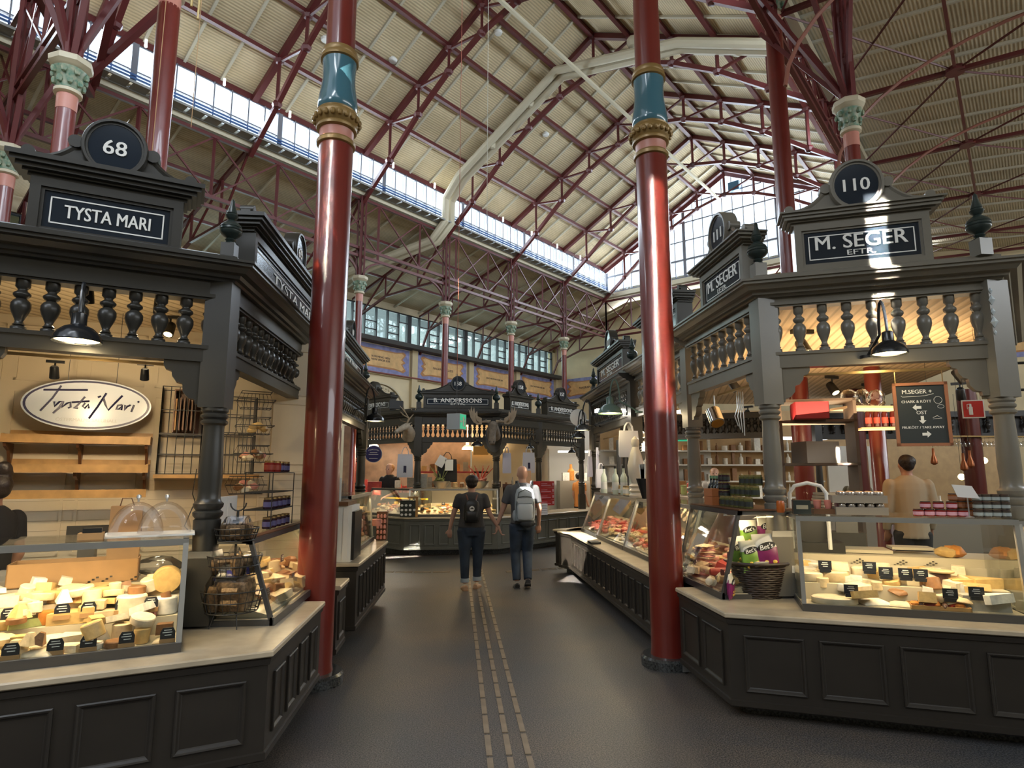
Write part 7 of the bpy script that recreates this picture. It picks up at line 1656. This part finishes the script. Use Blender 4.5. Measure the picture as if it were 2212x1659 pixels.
def shoe(t, x, y, z, ang, m_, sole, s=1.0, lift=0.):
    c, si = math.cos(ang), math.sin(ang); T = lambda a, b_, h: (x + a * c - b_ * si, y + a * si + b_ * c, z + h + lift * max(0, .05 - b_) * 4)
    P = [(-.10, .030, .07), (-.08, .040, .085), (-.02, .042, .075), (.05, .046, .055), (.11, .046, .045), (.155, .030, .03), (.165, .012, .02)]
    m = MB(); m.loft([[T(w * s * math.cos(2 * math.pi * i / 12), b_ * s, max(.012, h * s * (.5 + .5 * math.sin(2 * math.pi * i / 12)))) for i in range(12)] for b_, w, h in P]); o = m.build('shoe', m_, t)
    m = MB(); m.loft([[T(a * w * s * 1.08, b_ * s, h) for a, h in ((-1, 0), (1, 0), (1, .016), (-1, .016))] for b_, w, h_ in P]); m.build('sole', sole, o)
# ---- the woman
t = thing('person', "woman seen from behind in dark t-shirt and cuffed jeans, holding the man's hand", 'person', (.22, 9.35, 0), 0, None, local=True); t.scale = (1.10, 1.08, 1.0)
b = MB()
b.tube([(0, 0, 1.30), (0, -.005, 1.42), (0, .005, 1.50)], [.06, .05, .05], 12); head(b, (0, .0, 1.535), .93)
torso(b, [((0, 0, .78), .12, .09), ((0, 0, .88), .17, .12), ((0, 0, 1.0), .14, .10), ((0, 0, 1.12), .14, .10), ((0, 0, 1.26), .17, .10), ((0, 0, 1.34), .14, .08), ((0, 0, 1.38), .06, .05)])
LA = [(-.165, 0, 1.32), (-.245, .01, 1.07), (-.29, .02, .86)]; RA = [(.165, 0, 1.32), (.25, .0, 1.07), (.375, .02, .865)]
for A_ in (LA, RA): b.tube(A_, [.048, .036, .024], 10); b.ball(A_[0], .05, 10)
hand(b, LA[2], (-.02, .02, -1), .95, .5, -1, (0, 1, 0)); hand(b, RA[2], (.28, .0, -.9), .95, .9, -1, (1, 0, 0))
for x, y1, y2 in ((-.085, -.03, -.06), (.085, .06, .08)):
    b.tube([(x, 0, .82), (x, y1, .46), (x * .9, y2, .09)], [.088, .052, .036], 12); pass
remesh(b.build('body', SKIN2, t), .010)
m = MB(); torso(m, [((0, 0, .88), .188, .132), ((0, 0, .96), .172, .124), ((0, 0, 1.06), .155, .115), ((0, 0, 1.2), .172, .118), ((0, 0, 1.31), .18, .105), ((0, 0, 1.37), .13, .085), ((0, 0, 1.40), .065, .058)])
for A_ in (LA, RA): p = [V3(q) for q in A_]; m.tube([p[0], p[0] + (p[1] - p[0]) * .62], [.066, .057], 12); m.ball(p[0], .064, 10)
remesh(m.build('t_shirt', mat('shirt_charcoal', (.055, .053, .055), .85), t), .012)
m = MB(); torso(m, [((0, 0, .76), .15, .12), ((0, 0, .84), .183, .132), ((0, 0, .93), .176, .124), ((0, 0, .97), .16, .115)])
for x, y1, y2 in ((-.088, -.03, -.055), (.088, .06, .075)): m.tube([(x, 0, .84), (x, y1 * .5, .66), (x, y1, .46), (x * .93, y2, .15)], [.108, .090, .070, .055], 14)
remesh(m.build('jeans', JEAN2, t), .012)
m = MB()
for x, y2 in ((-.082, -.055), (.082, .075)): m.tube([(x, y2, .11), (x, y2, .165)], .060, 14)
m.build('jeans_cuff', mat('denim_pale', (.35, .42, .48), .8), t)
m = MB(); m.ball((0, -.018, 1.575), .098, 14, sc=(.95, 1.05, .85), jit=.03); m.ball((0, -.05, 1.52), .075, 12, sc=(1.0, .8, .9)); remesh(m.build('hair', HAIR, t), .010, 2)
face_parts(t, (0, 0, 1.535), .93)
shoe(t, -.080, -.06, 0, R(6), mat('shoe_tan', (.50, .32, .20), .6), mat('sole_tan', (.42, .25, .14), .6), .92); shoe(t, .082, .07, 0, R(-14), mat('shoe_tan', (.50, .32, .20)), mat('sole_tan', (.42, .25, .14)), .92, .0)
def backpack(label, loc, w, h, d, m_, m2, extra, strap, r=0.):
    t = thing('backpack', label, 'backpack', loc, r, 'backpacks of the couple', local=True)
    m = MB(); n = 16; rings = []
    for zz, kw, kd in ((0, .72, .55), (.03, .92, .9), (.2, 1, 1), (.5, 1, 1.0), (.75, .96, .9), (.92, .80, .7), (1, .45, .35)):
        rings.append([(w / 2 * kw * math.copysign(abs(math.cos(a)) ** .55, math.cos(a)), -d / 2 + d / 2 * kd * math.copysign(abs(math.sin(a)) ** .6, math.sin(a)), h * zz) for a in [2 * math.pi * i / n for i in range(n)]])
    m.loft(rings); m.build('main_bag', m_, t)
    m = MB()
    for zz, kw, kd in ((.08, .70, 1),): m.loft([[(w / 2 * q * .78 * math.copysign(abs(math.cos(a)) ** .55, math.cos(a)), -d * 1.0 + .03 * q2 * (math.sin(a)), h * z2) for a in [2 * math.pi * i / n for i in range(n)]] for z2, q, q2 in ((.06, .8, .6), (.12, 1, 1), (.42, 1, 1), (.5, .85, .5))])
    m.build('front_pocket', m2, t)
    m = MB()
    for sg in (-1, 1): m.tube([(sg * w * .20, -.02, h * .9), (sg * w * .34, .06, h * 1.06 + .05), (sg * w * .40, .12, h * 1.12 + .02), (sg * w * .46, .20, h * .7)], .014, 6); m.tube([(sg * w * .40, -.02, h * .12), (sg * w * .52, .06, h * .2)], .008, 5)
    m.build('shoulder_strap', strap, t)
    extra(t, w, h, d); return t
def exw(t, w, h, d):
    m = MB(); m.lathe([(.038, 0), (.038, .004)], n=20, T=lambda x, y, z: (x, -d - .028 - z, h * .62 + y)); p = m.build('round_badge', WHITE, t)
    m = MB(); m.box(-.026, .026, -d - .035, -d - .032, h * .62 - .004, h * .62 + .004); m.prism([(-.02, .0), (.0, .02), (.02, .006)], lambda x, y: (x, -d - .0325, h * .62 + y), lambda x, y: (x, -d - .0345, h * .62 + y)); m.build('badge_mark', BLACK, p)
backpack('small black backpack with white round badge on the woman', (.22, 9.22, .97), .24, .32, .11, BLACK, BLACK, exw, mat('strap_brown', (.14, .06, .04), .6))
# ---- the man
t = thing('person', 'bald man seen from behind in grey t-shirt and blue jeans, walking mid-stride', 'person', (.985, 9.38, 0), 0, None, local=True)
b = MB(); b.tube([(0, 0, 1.45), (0, -.005, 1.56), (0, .005, 1.64)], [.07, .060, .058], 12); head(b, (0, .0, 1.672), 1.0)
torso(b, [((0, 0, .86), .12, .10), ((0, 0, .95), .165, .12), ((0, 0, 1.1), .15, .105), ((0, 0, 1.25), .17, .11), ((0, 0, 1.40), .19, .11), ((0, 0, 1.48), .15, .09), ((0, 0, 1.53), .07, .06)])
LA = [(-.19, 0, 1.44), (-.29, .02, 1.15), (-.385, .0, .90)]; RA = [(.19, 0, 1.44), (.255, -.02, 1.15), (.255, .05, .91)]
for A_ in (LA, RA): b.tube(A_, [.056, .043, .028], 10); b.ball(A_[0], .056, 10)
hand(b, LA[2], (-.06, .0, -1), 1.05, 1.0, 1, (-1, 0, 0)); hand(b, RA[2], (.0, .12, -1), 1.05, .7, -1, (-.3, 1, 0))
LG = [[(-.09, 0, .92), (-.10, .08, .50), (-.085, -.02, .10)], [(.09, 0, .92), (.085, .10, .50), (.07, -.10, .12)]]
for L_ in LG: b.tube(L_, [.095, .058, .042], 12)

remesh(b.build('body', SKIN2, t), .010)
GT = mat('shirt_grey', (.10, .105, .115), .85)
m = MB(); torso(m, [((0, 0, .93), .185, .14), ((0, 0, 1.05), .17, .125), ((0, 0, 1.2), .175, .122), ((0, 0, 1.36), .20, .125), ((0, 0, 1.45), .195, .11), ((0, 0, 1.51), .13, .09), ((0, 0, 1.54), .07, .065)])
for A_ in (LA, RA): p = [V3(q) for q in A_]; m.tube([p[0], p[0] + (p[1] - p[0]) * .72], [.075, .066], 12); m.ball(p[0], .072, 10)
remesh(m.build('t_shirt', GT, t), .012)
m = MB(); torso(m, [((0, 0, .84), .15, .13), ((0, 0, .92), .178, .135), ((0, 0, 1.0), .172, .128)])
for L_ in LG: p = [V3(q) for q in L_]; m.tube([p[0], (p[0] + p[1]) / 2, p[1], p[1] + (p[2] - p[1]) * .97], [.112, .096, .078, .062], 14)
remesh(m.build('jeans', JEAN, t), .012)
face_parts(t, (0, 0, 1.672), 1.0)
shoe(t, -.085, -.02, 0, 0, BLACK, mat('sole_grey', (.10, .10, .10), .7)); o_ = shoe(t, .07, -.08, .02, R(-3), mat('shoe_grey', (.04, .04, .045), .6), mat('sole_grey', (.10, .10, .10)), 1.0, .10)
m = MB(); m.tube([(-.375 + .034 * math.cos(a), .034 * math.sin(a), .915) for a in [2 * math.pi * i / 14 for i in range(14)]], .006, 6, closed=True); m.build('bracelet', BLACK, t)
GB = mat('pack_grey', (.40, .46, .50), .5, noise=.12, nscale=8); GB2 = mat('pack_grey2', (.48, .54, .58), .45); GD = mat('pack_dark', (.05, .055, .06), .6)
def exm(t, w, h, d):
    m = MB()
    for sg in (-1, 1): m.tube([(sg * w * .38, -d * .98, h * .1), (sg * w * .42, -d * 1.0, h * .5), (sg * w * .30, -d * .95, h * .84), (0, -d * .9, h * .93)], .005, 5)
    m.tube([(-w * .36, -d * 1.02, h * .70), (0, -d * 1.06, h * .73), (w * .36, -d * 1.02, h * .70)], .005, 5); m.build('zip_piping', GD, t)
    m = MB(); m.loft([[(sx * w * .40 * k, y, z) for sx, y in ((-1, -d * 1.05), (1, -d * 1.05), (1, -d * .9), (-1, -d * .9))] for k, z in ((.8, h * .52), (1, h * .60), (.9, h * .68))]); m.build('upper_pocket', GB2, t)
    m = MB(); m.ball((-w * .5, -d * .5, h * .16), .06, 8, sc=(.6, .9, 1.4)); m.build('side_pocket', GB, t)
    m = MB(); m.ball((.04, -d * .55, -.02), .12, 10, sc=(1, .5, .6)); m.build('dark_jacket_tail', GD, t)
    m = MB(); m.tube([(-.03, -.03, h), (-.02, -.03, h + .03), (.02, -.03, h + .03), (.03, -.03, h)], .008, 5); m.build('grab_handle', GD, t)
backpack('light grey backpack worn by the bald man', (1.005, 9.24, .98), .30, .50, .17, GB, GB2, exm, mat('strap_grey', (.09, .10, .12), .6), R(-4))
# ---- shop staff, simpler
def staff(label, loc, rz, H, shirt, hairm, pose='down', bun=False, longs=False, hairk=1.0, skin=SKIN, apron=None):
    k = H / 1.78; t = thing('person', label, 'person', loc, rz, None, local=True); t.scale = (k, k, k)
    b = MB(); b.tube([(0, 0, 1.45), (0, .0, 1.56), (0, .01, 1.64)], [.07, .055, .055], 12); head(b, (0, .01, 1.665), 1.0)
    torso(b, [((0, 0, .90), .14, .11), ((0, 0, 1.1), .14, .10), ((0, 0, 1.25), .16, .11), ((0, 0, 1.40), .18, .11), ((0, 0, 1.48), .15, .09), ((0, 0, 1.53), .07, .06)])
    if pose == 'work': ARMS = [[(-.19, 0, 1.44), (-.25, .06, 1.17), (-.14, .30, 1.08)], [(.19, 0, 1.44), (.25, .06, 1.17), (.14, .30, 1.08)]]
    else: ARMS = [[(-.19, 0, 1.44), (-.24, -.01, 1.16), (-.24, .06, .91)], [(.19, 0, 1.44), (.24, -.01, 1.16), (.22, .10, .93)]]
    for i, A_ in enumerate(ARMS): b.tube(A_, [.054, .042, .028], 10); d = V3(A_[2]) - V3(A_[1]); hand(b, A_[2], d, 1.0, .6, (1, -1)[i], (0, 0, -1) if pose == 'work' else (0, 1, 0))
    for sg in (-1, 1): b.tube([(sg * .09, 0, .92), (sg * .095, .02, .5), (sg * .09, -.02, .09)], [.09, .056, .04], 10)
    remesh(b.build('body', skin, t), .014, 3)
    m = MB(); torso(m, [((0, 0, .84), .18, .14), ((0, 0, .97), .175, .13), ((0, 0, 1.1), .165, .12), ((0, 0, 1.25), .175, .122), ((0, 0, 1.38), .195, .12), ((0, 0, 1.46), .185, .105), ((0, 0, 1.52), .11, .08), ((0, 0, 1.545), .066, .062)])
    for A_ in ARMS:
        p = [V3(q) for q in A_]; m.ball(p[0], .068, 10)
        if longs: m.tube([p[0], p[1], p[1] + (p[2] - p[1]) * .93], [.072, .058, .044], 12)
        else: m.tube([p[0], p[0] + (p[1] - p[0]) * .6], [.072, .062], 12)
    remesh(m.build('shirt', shirt, t), .014, 3)
    m = MB(); torso(m, [((0, 0, .84), .16, .125), ((0, 0, .92), .178, .13), ((0, 0, .96), .17, .125)])
    for sg in (-1, 1): m.tube([(sg * .09, 0, .9), (sg * .095, .02, .5), (sg * .09, -.02, .06)], [.11, .075, .06], 12)
    remesh(m.build('trousers', mat('trousers_black', (.012, .012, .014), .8), t), .016, 3)
    m = MB(); m.ball((0, -.025, 1.70), .100, 12, sc=(.92 * hairk, 1.02 * hairk, .82), jit=.04); m.ball((0, -.05, 1.66), .07, 10)
    if bun: m.ball((.0, -.06, 1.82), .055, 10, jit=.12); m.ball((.02, -.06, 1.78), .05, 8)
    remesh(m.build('hair', hairm, t), .012, 2); face_parts(t, (0, .01, 1.665))
    for sg in (-1, 1): shoe(t, sg * .09, -.02, 0, 0, BLACK, BLACK)
    if apron: m = MB(); m.loft([[(x, y, z) for x, y in ((-w, .13), (w, .13), (w, .142), (-w, .142))] for w, z in ((.20, .5), (.19, .95), (.15, 1.2))]); m.build('apron', apron, t)
    return t
p = LF(1.66, 1.8, 0); staff('person with dark hair in a bun and black top at the left edge', p, R(75), 1.66, mat('shirt_black', (.014, .014, .016), .85), HAIR, bun=True)
staff('shopkeeper with fair hair in black t-shirt working behind the far left case', (-1.60, 14.95, 0), R(150), 1.92, mat('shirt_black', (.014, .014, .016), .85), mat('hair_fair', (.42, .22, .09), .5), pose='work', skin=SKIN2)
staff('dark haired person in beige long sleeved shirt, back turned, behind the right case', (5.5, 7.15, 0), R(-20), 1.90, mat('shirt_beige', (.40, .33, .23), .85), HAIR, longs=True)
staff('small distant cook with dark hair and green top left of the chalkboard', (6.7, 9.9, 0), R(110), 1.74, mat('shirt_olive', (.16, .15, .10), .85), HAIR, pose='work', skin=SKIN2)
staff('distant person in white top seen behind the bottles and jars', (5.3, 12.4, 0), R(160), 1.80, mat('shirt_white', (.55, .50, .45), .85), mat('hair_fair', (.42, .22, .09), .5), skin=SKIN2)
staff('distant person with dark hair seen at the far right behind the jars', (9.3, 8.2, 0), R(100), 1.66, mat('shirt_grey2', (.20, .18, .16), .85), HAIR, pose='work', skin=SKIN2)
staff('distant customer in orange vest seen through the far right opening', (3.3, 16.6, 0), R(-60), 1.72, mat('vest_orange', (.55, .20, .04), .8), HAIR, skin=SKIN)
# ---- moose head
FUR = mat('moose_fur', (.21, .17, .13), .85, noise=.35, nscale=14, bump=.6, bscale=80); ANT = mat('antler', (.34, .26, .17), .6, noise=.25, nscale=12)
t = thing('moose_head', 'mounted moose head with broad antlers on the right corner of the far stall', 'animal head', (.80, 13.58, 2.60), R(-8), None, local=True); t.scale = (1.12, 1.1, 1.15)
m = MB(); pl = [(.17 * math.cos(2 * math.pi * i / 28), -.06 + (.34 if math.sin(2 * math.pi * i / 28) < 0 else .22) * math.sin(2 * math.pi * i / 28)) for i in range(28)]
m.prism(pl, lambda x, z: (x, -.03, z), lambda x, z: (x, .02, z)); m.build('shield_board', BLACK, t)
m = MB(); m.tube([(0, -.02, -.10), (0, -.14, .0), (0, -.24, .08)], [.14, .125, .105], 14)
m.tube([(0, -.20, .12), (0, -.30, .06), (0, -.40, -.06), (0, -.48, -.20), (0, -.50, -.27)], [.085, .088, .066, .072, .055], 14)
for sg in (-1, 1): m.tube([(sg * .07, -.20, .15), (sg * .15, -.19, .20), (sg * .19, -.20, .19)], [.03, .032, .010], 8)
m.tube([(0, -.16, -.12), (0, -.18, -.26)], [.04, .02], 8); remesh(m.build('head_and_neck', FUR, t), .014, 3)
m = MB(); 
for sg in (-1, 1): m.ball((sg * .072, -.27, .10), .014, 8)
m.build('eyes', BLACK, t); m = MB()
for sg in (-1, 1): m.ball((sg * .035, -.535, -.22), .014, 8, sc=(1, .5, 1))
m.build('nostrils', BLACK, t)
for sg in (-1, 1):
    m = MB(); m.tube([(sg * .05, -.2, .19), (sg * .16, -.2, .18), (sg * .24, -.22, .17)], [.024, .022, .024], 8)
    pl = [(.22, .13), (.30, .12), (.38, .16), (.44, .26), (.475, .42), (.44, .36), (.425, .47), (.395, .36), (.37, .45), (.345, .33), (.31, .38), (.30, .28), (.22, .24)]
    m.prism([(sg * x, z) for x, z in pl], lambda x, z: (x, -.22 - abs(x) * .12, z), lambda x, z: (x, -.245 - abs(x) * .12, z))
    m.tube([(sg * .26, -.25, .15), (sg * .31, -.34, .20), (sg * .33, -.36, .30)], [.02, .014, .005], 7); m.build('antler', ANT, t)
# ---- reindeer head
t = thing('reindeer_head', 'mounted pale reindeer head with slim antlers, turned left, above the far tote bag', 'animal head', (-1.22, 13.66, 2.62), R(22), None, local=True); t.scale = (1.12, 1.12, 1.05)
m = MB(); FU2 = mat('reindeer_fur', (.42, .36, .28), .85, noise=.25, nscale=14, bump=.6, bscale=80)
m.tube([(.14, .02, -.16), (.12, -.08, -.06), (.06, -.18, .02), (.0, -.24, .06)], [.13, .125, .105, .08], 14); m.tube([(.02, -.24, .07), (-.08, -.32, .03), (-.20, -.38, -.04), (-.25, -.41, -.07)], [.075, .065, .046, .038], 12)
for sg in (-1, 1): m.tube([(.05, -.2 + sg * .06, .12), (.10, -.2 + sg * .12, .16)], [.022, .008], 7)
remesh(m.build('head_and_neck', FU2, t), .014, 3)
m = MB(); m.ball((-.03, -.33, .085), .013, 8); m.ball((-.02, -.22, .095), .012, 8); m.build('eyes', BLACK, t)
for sg in (-1, 1):
    m = MB(); A0 = V3((.02, -.22, .12)); P_ = [A0, A0 + V3((.05 + .02 * sg, .03 * sg, .12)), A0 + V3((.16 * (1 if sg > 0 else -.3), .08 * sg, .22)), A0 + V3((.22 * (1 if sg > 0 else -.8), .1 * sg, .36))]
    m.tube(P_, [.016, .014, .012, .005], 7); m.tube([P_[1], P_[1] + V3((-.14, -.06, .06)), P_[1] + V3((-.20, -.08, .12))], [.012, .009, .004], 6); m.tube([P_[2], P_[2] + V3((-.06, -.02, .12))], [.011, .004], 6); m.tube([P_[0] + V3((0, 0, .04)), P_[0] + V3((-.13, -.05, .06)), P_[0] + V3((-.16, -.06, .10))], [.011, .008, .004], 6); m.build('antler', ANT, t)

# ================================================================== sun patches cast by narrow area lamps added inside the hall
def beam(p, d, w, h, E, dist=9.0, spread=.6, up=(0, 0, 1)):
    d = Vector(d).normalized(); c = Vector(p) - d * dist
    o = light('AREA', 'sunbeam', c, E * w * h, (1, .93, .80), w, h); o.data.spread = R(spread)
    z = -d; x = Vector(up).cross(z).normalized(); y = z.cross(x); o.rotation_euler = Matrix((x, y, z)).transposed().to_euler(); return o
SUND = (.30, .80, -.52)
beam(RF(1.30, .65, 3.25), SUND, .13, 1.1, 75, 8.0, .4)
beam((1.88, 5.42, 3.35), SUND, .14, 1.9, 14, 8.5, .8)
beam((1.78, 9.7, .75), (.35, .62, -.70), .9, 1.0, 26, 7.0, .6)
beam((-1.35, 12.95, .02), (-.25, .62, -.72), 1.2, .22, 40, 7.0, .6)
beam((-1.18, 5.2, 4.0), SUND, .12, 1.1, 7, 8.5, 1.0)
# ================================================================== more goods and kitchen clutter
pile(LF, .50, 1.44, .24, .74, ZD + .03, 46, ['block', 'wedge', 'pot', 'packet', 'slab', 'tall_wheel', 'wheel', 'pyramid'], ['ivory', 'pale', 'golden', 'white', 'pale', 'brown', 'ivory'], 'small %s %s wedged between the named ones in the left case', 'small cheeses of the left front case', z2=.22, sc=(.55, .85))
pile(RF, .58, 1.80, .28, .78, ZD + .02, 42, ['slab', 'packet', 'wheel', 'block', 'tall_wheel', 'wedge'], ['ivory', 'pale', 'white', 'pale', 'golden', 'brown'], 'small %s %s among the big cheeses in the right case', 'small cheeses of the right front case', z2=.14, sc=(.6, 1.05))
pile(LF, 1.46, 2.0, .24, .74, ZD + .03, 16, ['block', 'wedge', 'wheel', 'slab'], ['ivory', 'pale', 'golden', 'green'], '%s %s at the left end of the left cheese case', 'cheeses at the edge of the left case', z2=.2, sc=(.8, 1.2))
def clutter(x0, x1, y0, y1, z, n, place, cat_, h=(.1, .3), w=(.05, .14), cols=('white', 'grey', 'ivory', 'pink', 'brown', 'pale', 'dark'), name='kitchen_jar'):
    for k in range(n):
        x = x0 + (x1 - x0) * (k + .5) / n; y = y0 + (y1 - y0) * (k + .5) / n; c = cols[(k * 3 + k // 2) % len(cols)]; hh = rnd.uniform(*h); ww = rnd.uniform(*w); m = MB()
        if k % 3 == 0: m.box(x - ww / 2, x + ww / 2, y - ww / 2, y + ww / 2, z, z + hh); nm, ct = 'carton', 'carton'
        elif k % 3 == 1: m.lathe([(ww * .4, 0), (ww * .5, .01), (ww * .5, hh * .6), (ww * .2, hh * .75), (ww * .18, hh)], (x, y, z), 12); nm, ct = 'bottle', 'bottle'
        else: m.lathe([(ww * .45, 0), (ww * .5, .02), (ww * .48, hh * .7), (ww * .5, hh * .72), (ww * .5, hh * .8), (.01, hh * .82)], (x, y, z), 12); nm, ct = 'jar', 'jar'
        tag(m.build(nm, CM[c]), f'{c} {ct} {place}', ct, ct + 's ' + place)
WSH = mat('white_shelf', (.62, .60, .55), .4)
for j, z in enumerate((1.15, 1.5, 1.85, 2.15)):
    m = MB(); m.box(3.1, 8.0, 12.9, 13.2, z, z + .03); tag(m.build('wall_shelf', WSH), 'long pale kitchen shelf on the far right wall, ' + ['lowest', 'second', 'third', 'highest'][j], 'shelf', 'kitchen shelves')
    clutter(3.2, 7.9, 13.0, 13.05, z + .03, 26, 'on the %s far kitchen shelf' % ['lowest', 'second', 'third', 'highest'][j], 'jar', cols=('white', 'grey', 'ivory', 'brown', 'grey', 'dark', 'white'))
clutter(3.4, 8.4, 9.2, 9.3, 1.05, 30, 'on the inner work counter', 'jar', cols=('white', 'ivory', 'grey', 'white', 'brown', 'orange'))
clutter(7.0, 9.0, 6.8, 6.9, 1.02, 14, 'on the dark inner counter by the right post', 'jar', cols=('white', 'grey', 'pink', 'ivory'))
clutter(3.2, 3.1, 8.0, 10.8, 1.38, 16, 'standing behind the long right cases', 'jar', cols=('white', 'green', 'ivory', 'red', 'brown', 'pale'), h=(.15, .4), w=(.06, .16))
m = MB(); m.box(2.95, 3.25, 7.4, 11.2, 0, 1.37); tag(m.build('service_counter', mat('inner_counter', (.30, .26, .20))), 'inner service counter behind the long right cases', 'counter')
clutter(2.9, 5.4, 16.9, 17.2, 1.5, 16, 'in the bright far right opening', 'jar', cols=('white', 'red', 'ivory', 'orange', 'grey'), h=(.2, .5), w=(.12, .3))
m = MB(); m.box(2.8, 5.6, 16.8, 17.4, 0, 1.5); tag(m.build('service_counter', mat('inner_counter', (.30, .26, .20))), 'counter in the bright opening beyond the red cartons', 'counter')
clutter(-2.4, -.9, 16.2, 16.3, 1.2, 12, 'behind the far shopkeeper', 'jar', cols=('red', 'white', 'brown', 'pink'), h=(.15, .35))
m = MB(); m.box(-2.8, .3, 16.1, 16.5, 0, 1.2); tag(m.build('service_counter', DWOOD), 'brown back counter behind the far shopkeeper', 'counter')
clutter(-.7, 1.5, 14.35, 14.4, 1.37, 15, 'on top of the far middle case', 'jar', cols=('grey', 'white', 'brown', 'dark', 'pale'), h=(.1, .25))
clutter(-1.95, -.95, 6.75, 8.4, 1.0, 6, 'inside the left side stall', 'jar')
m = MB(); m.box(-.75, 1.6, 14.2, 14.55, 0, 1.37); tag(m.build('service_counter', mat('inner_counter', (.30, .26, .20))), 'service counter right behind the far middle case', 'counter')
for k, (x, y, z, w, l) in enumerate(((3.9, 16.4, 2.25, 2.4, 'bright strip light in the opening above the red cartons'), (-1.7, 15.8, 2.5, 1.2, 'strip light over the far shopkeeper'), (2.9, 9.2, 2.6, 1.6, 'strip light above the long right cases'))):
    m = MB(); m.box(x - w / 2, x + w / 2, y - .08, y + .08, z, z + .05); tag(m.build('strip_light', TUBEL), l, 'light', 'strip lights')
    light('AREA', 'strip_light_glow', (x, y, z - .02), 30, (1, .90, .74), w, .12)
# doorway frame of white tiles in the far right opening, sheets hanging
m = MB(); m.box(2.2, 2.3, 15.4, 17.6, 0, 2.3); struct(m.build('wall_stall_end_side', mat('tile_white', (.62, .60, .55)), origin=(0, 0, 0)))
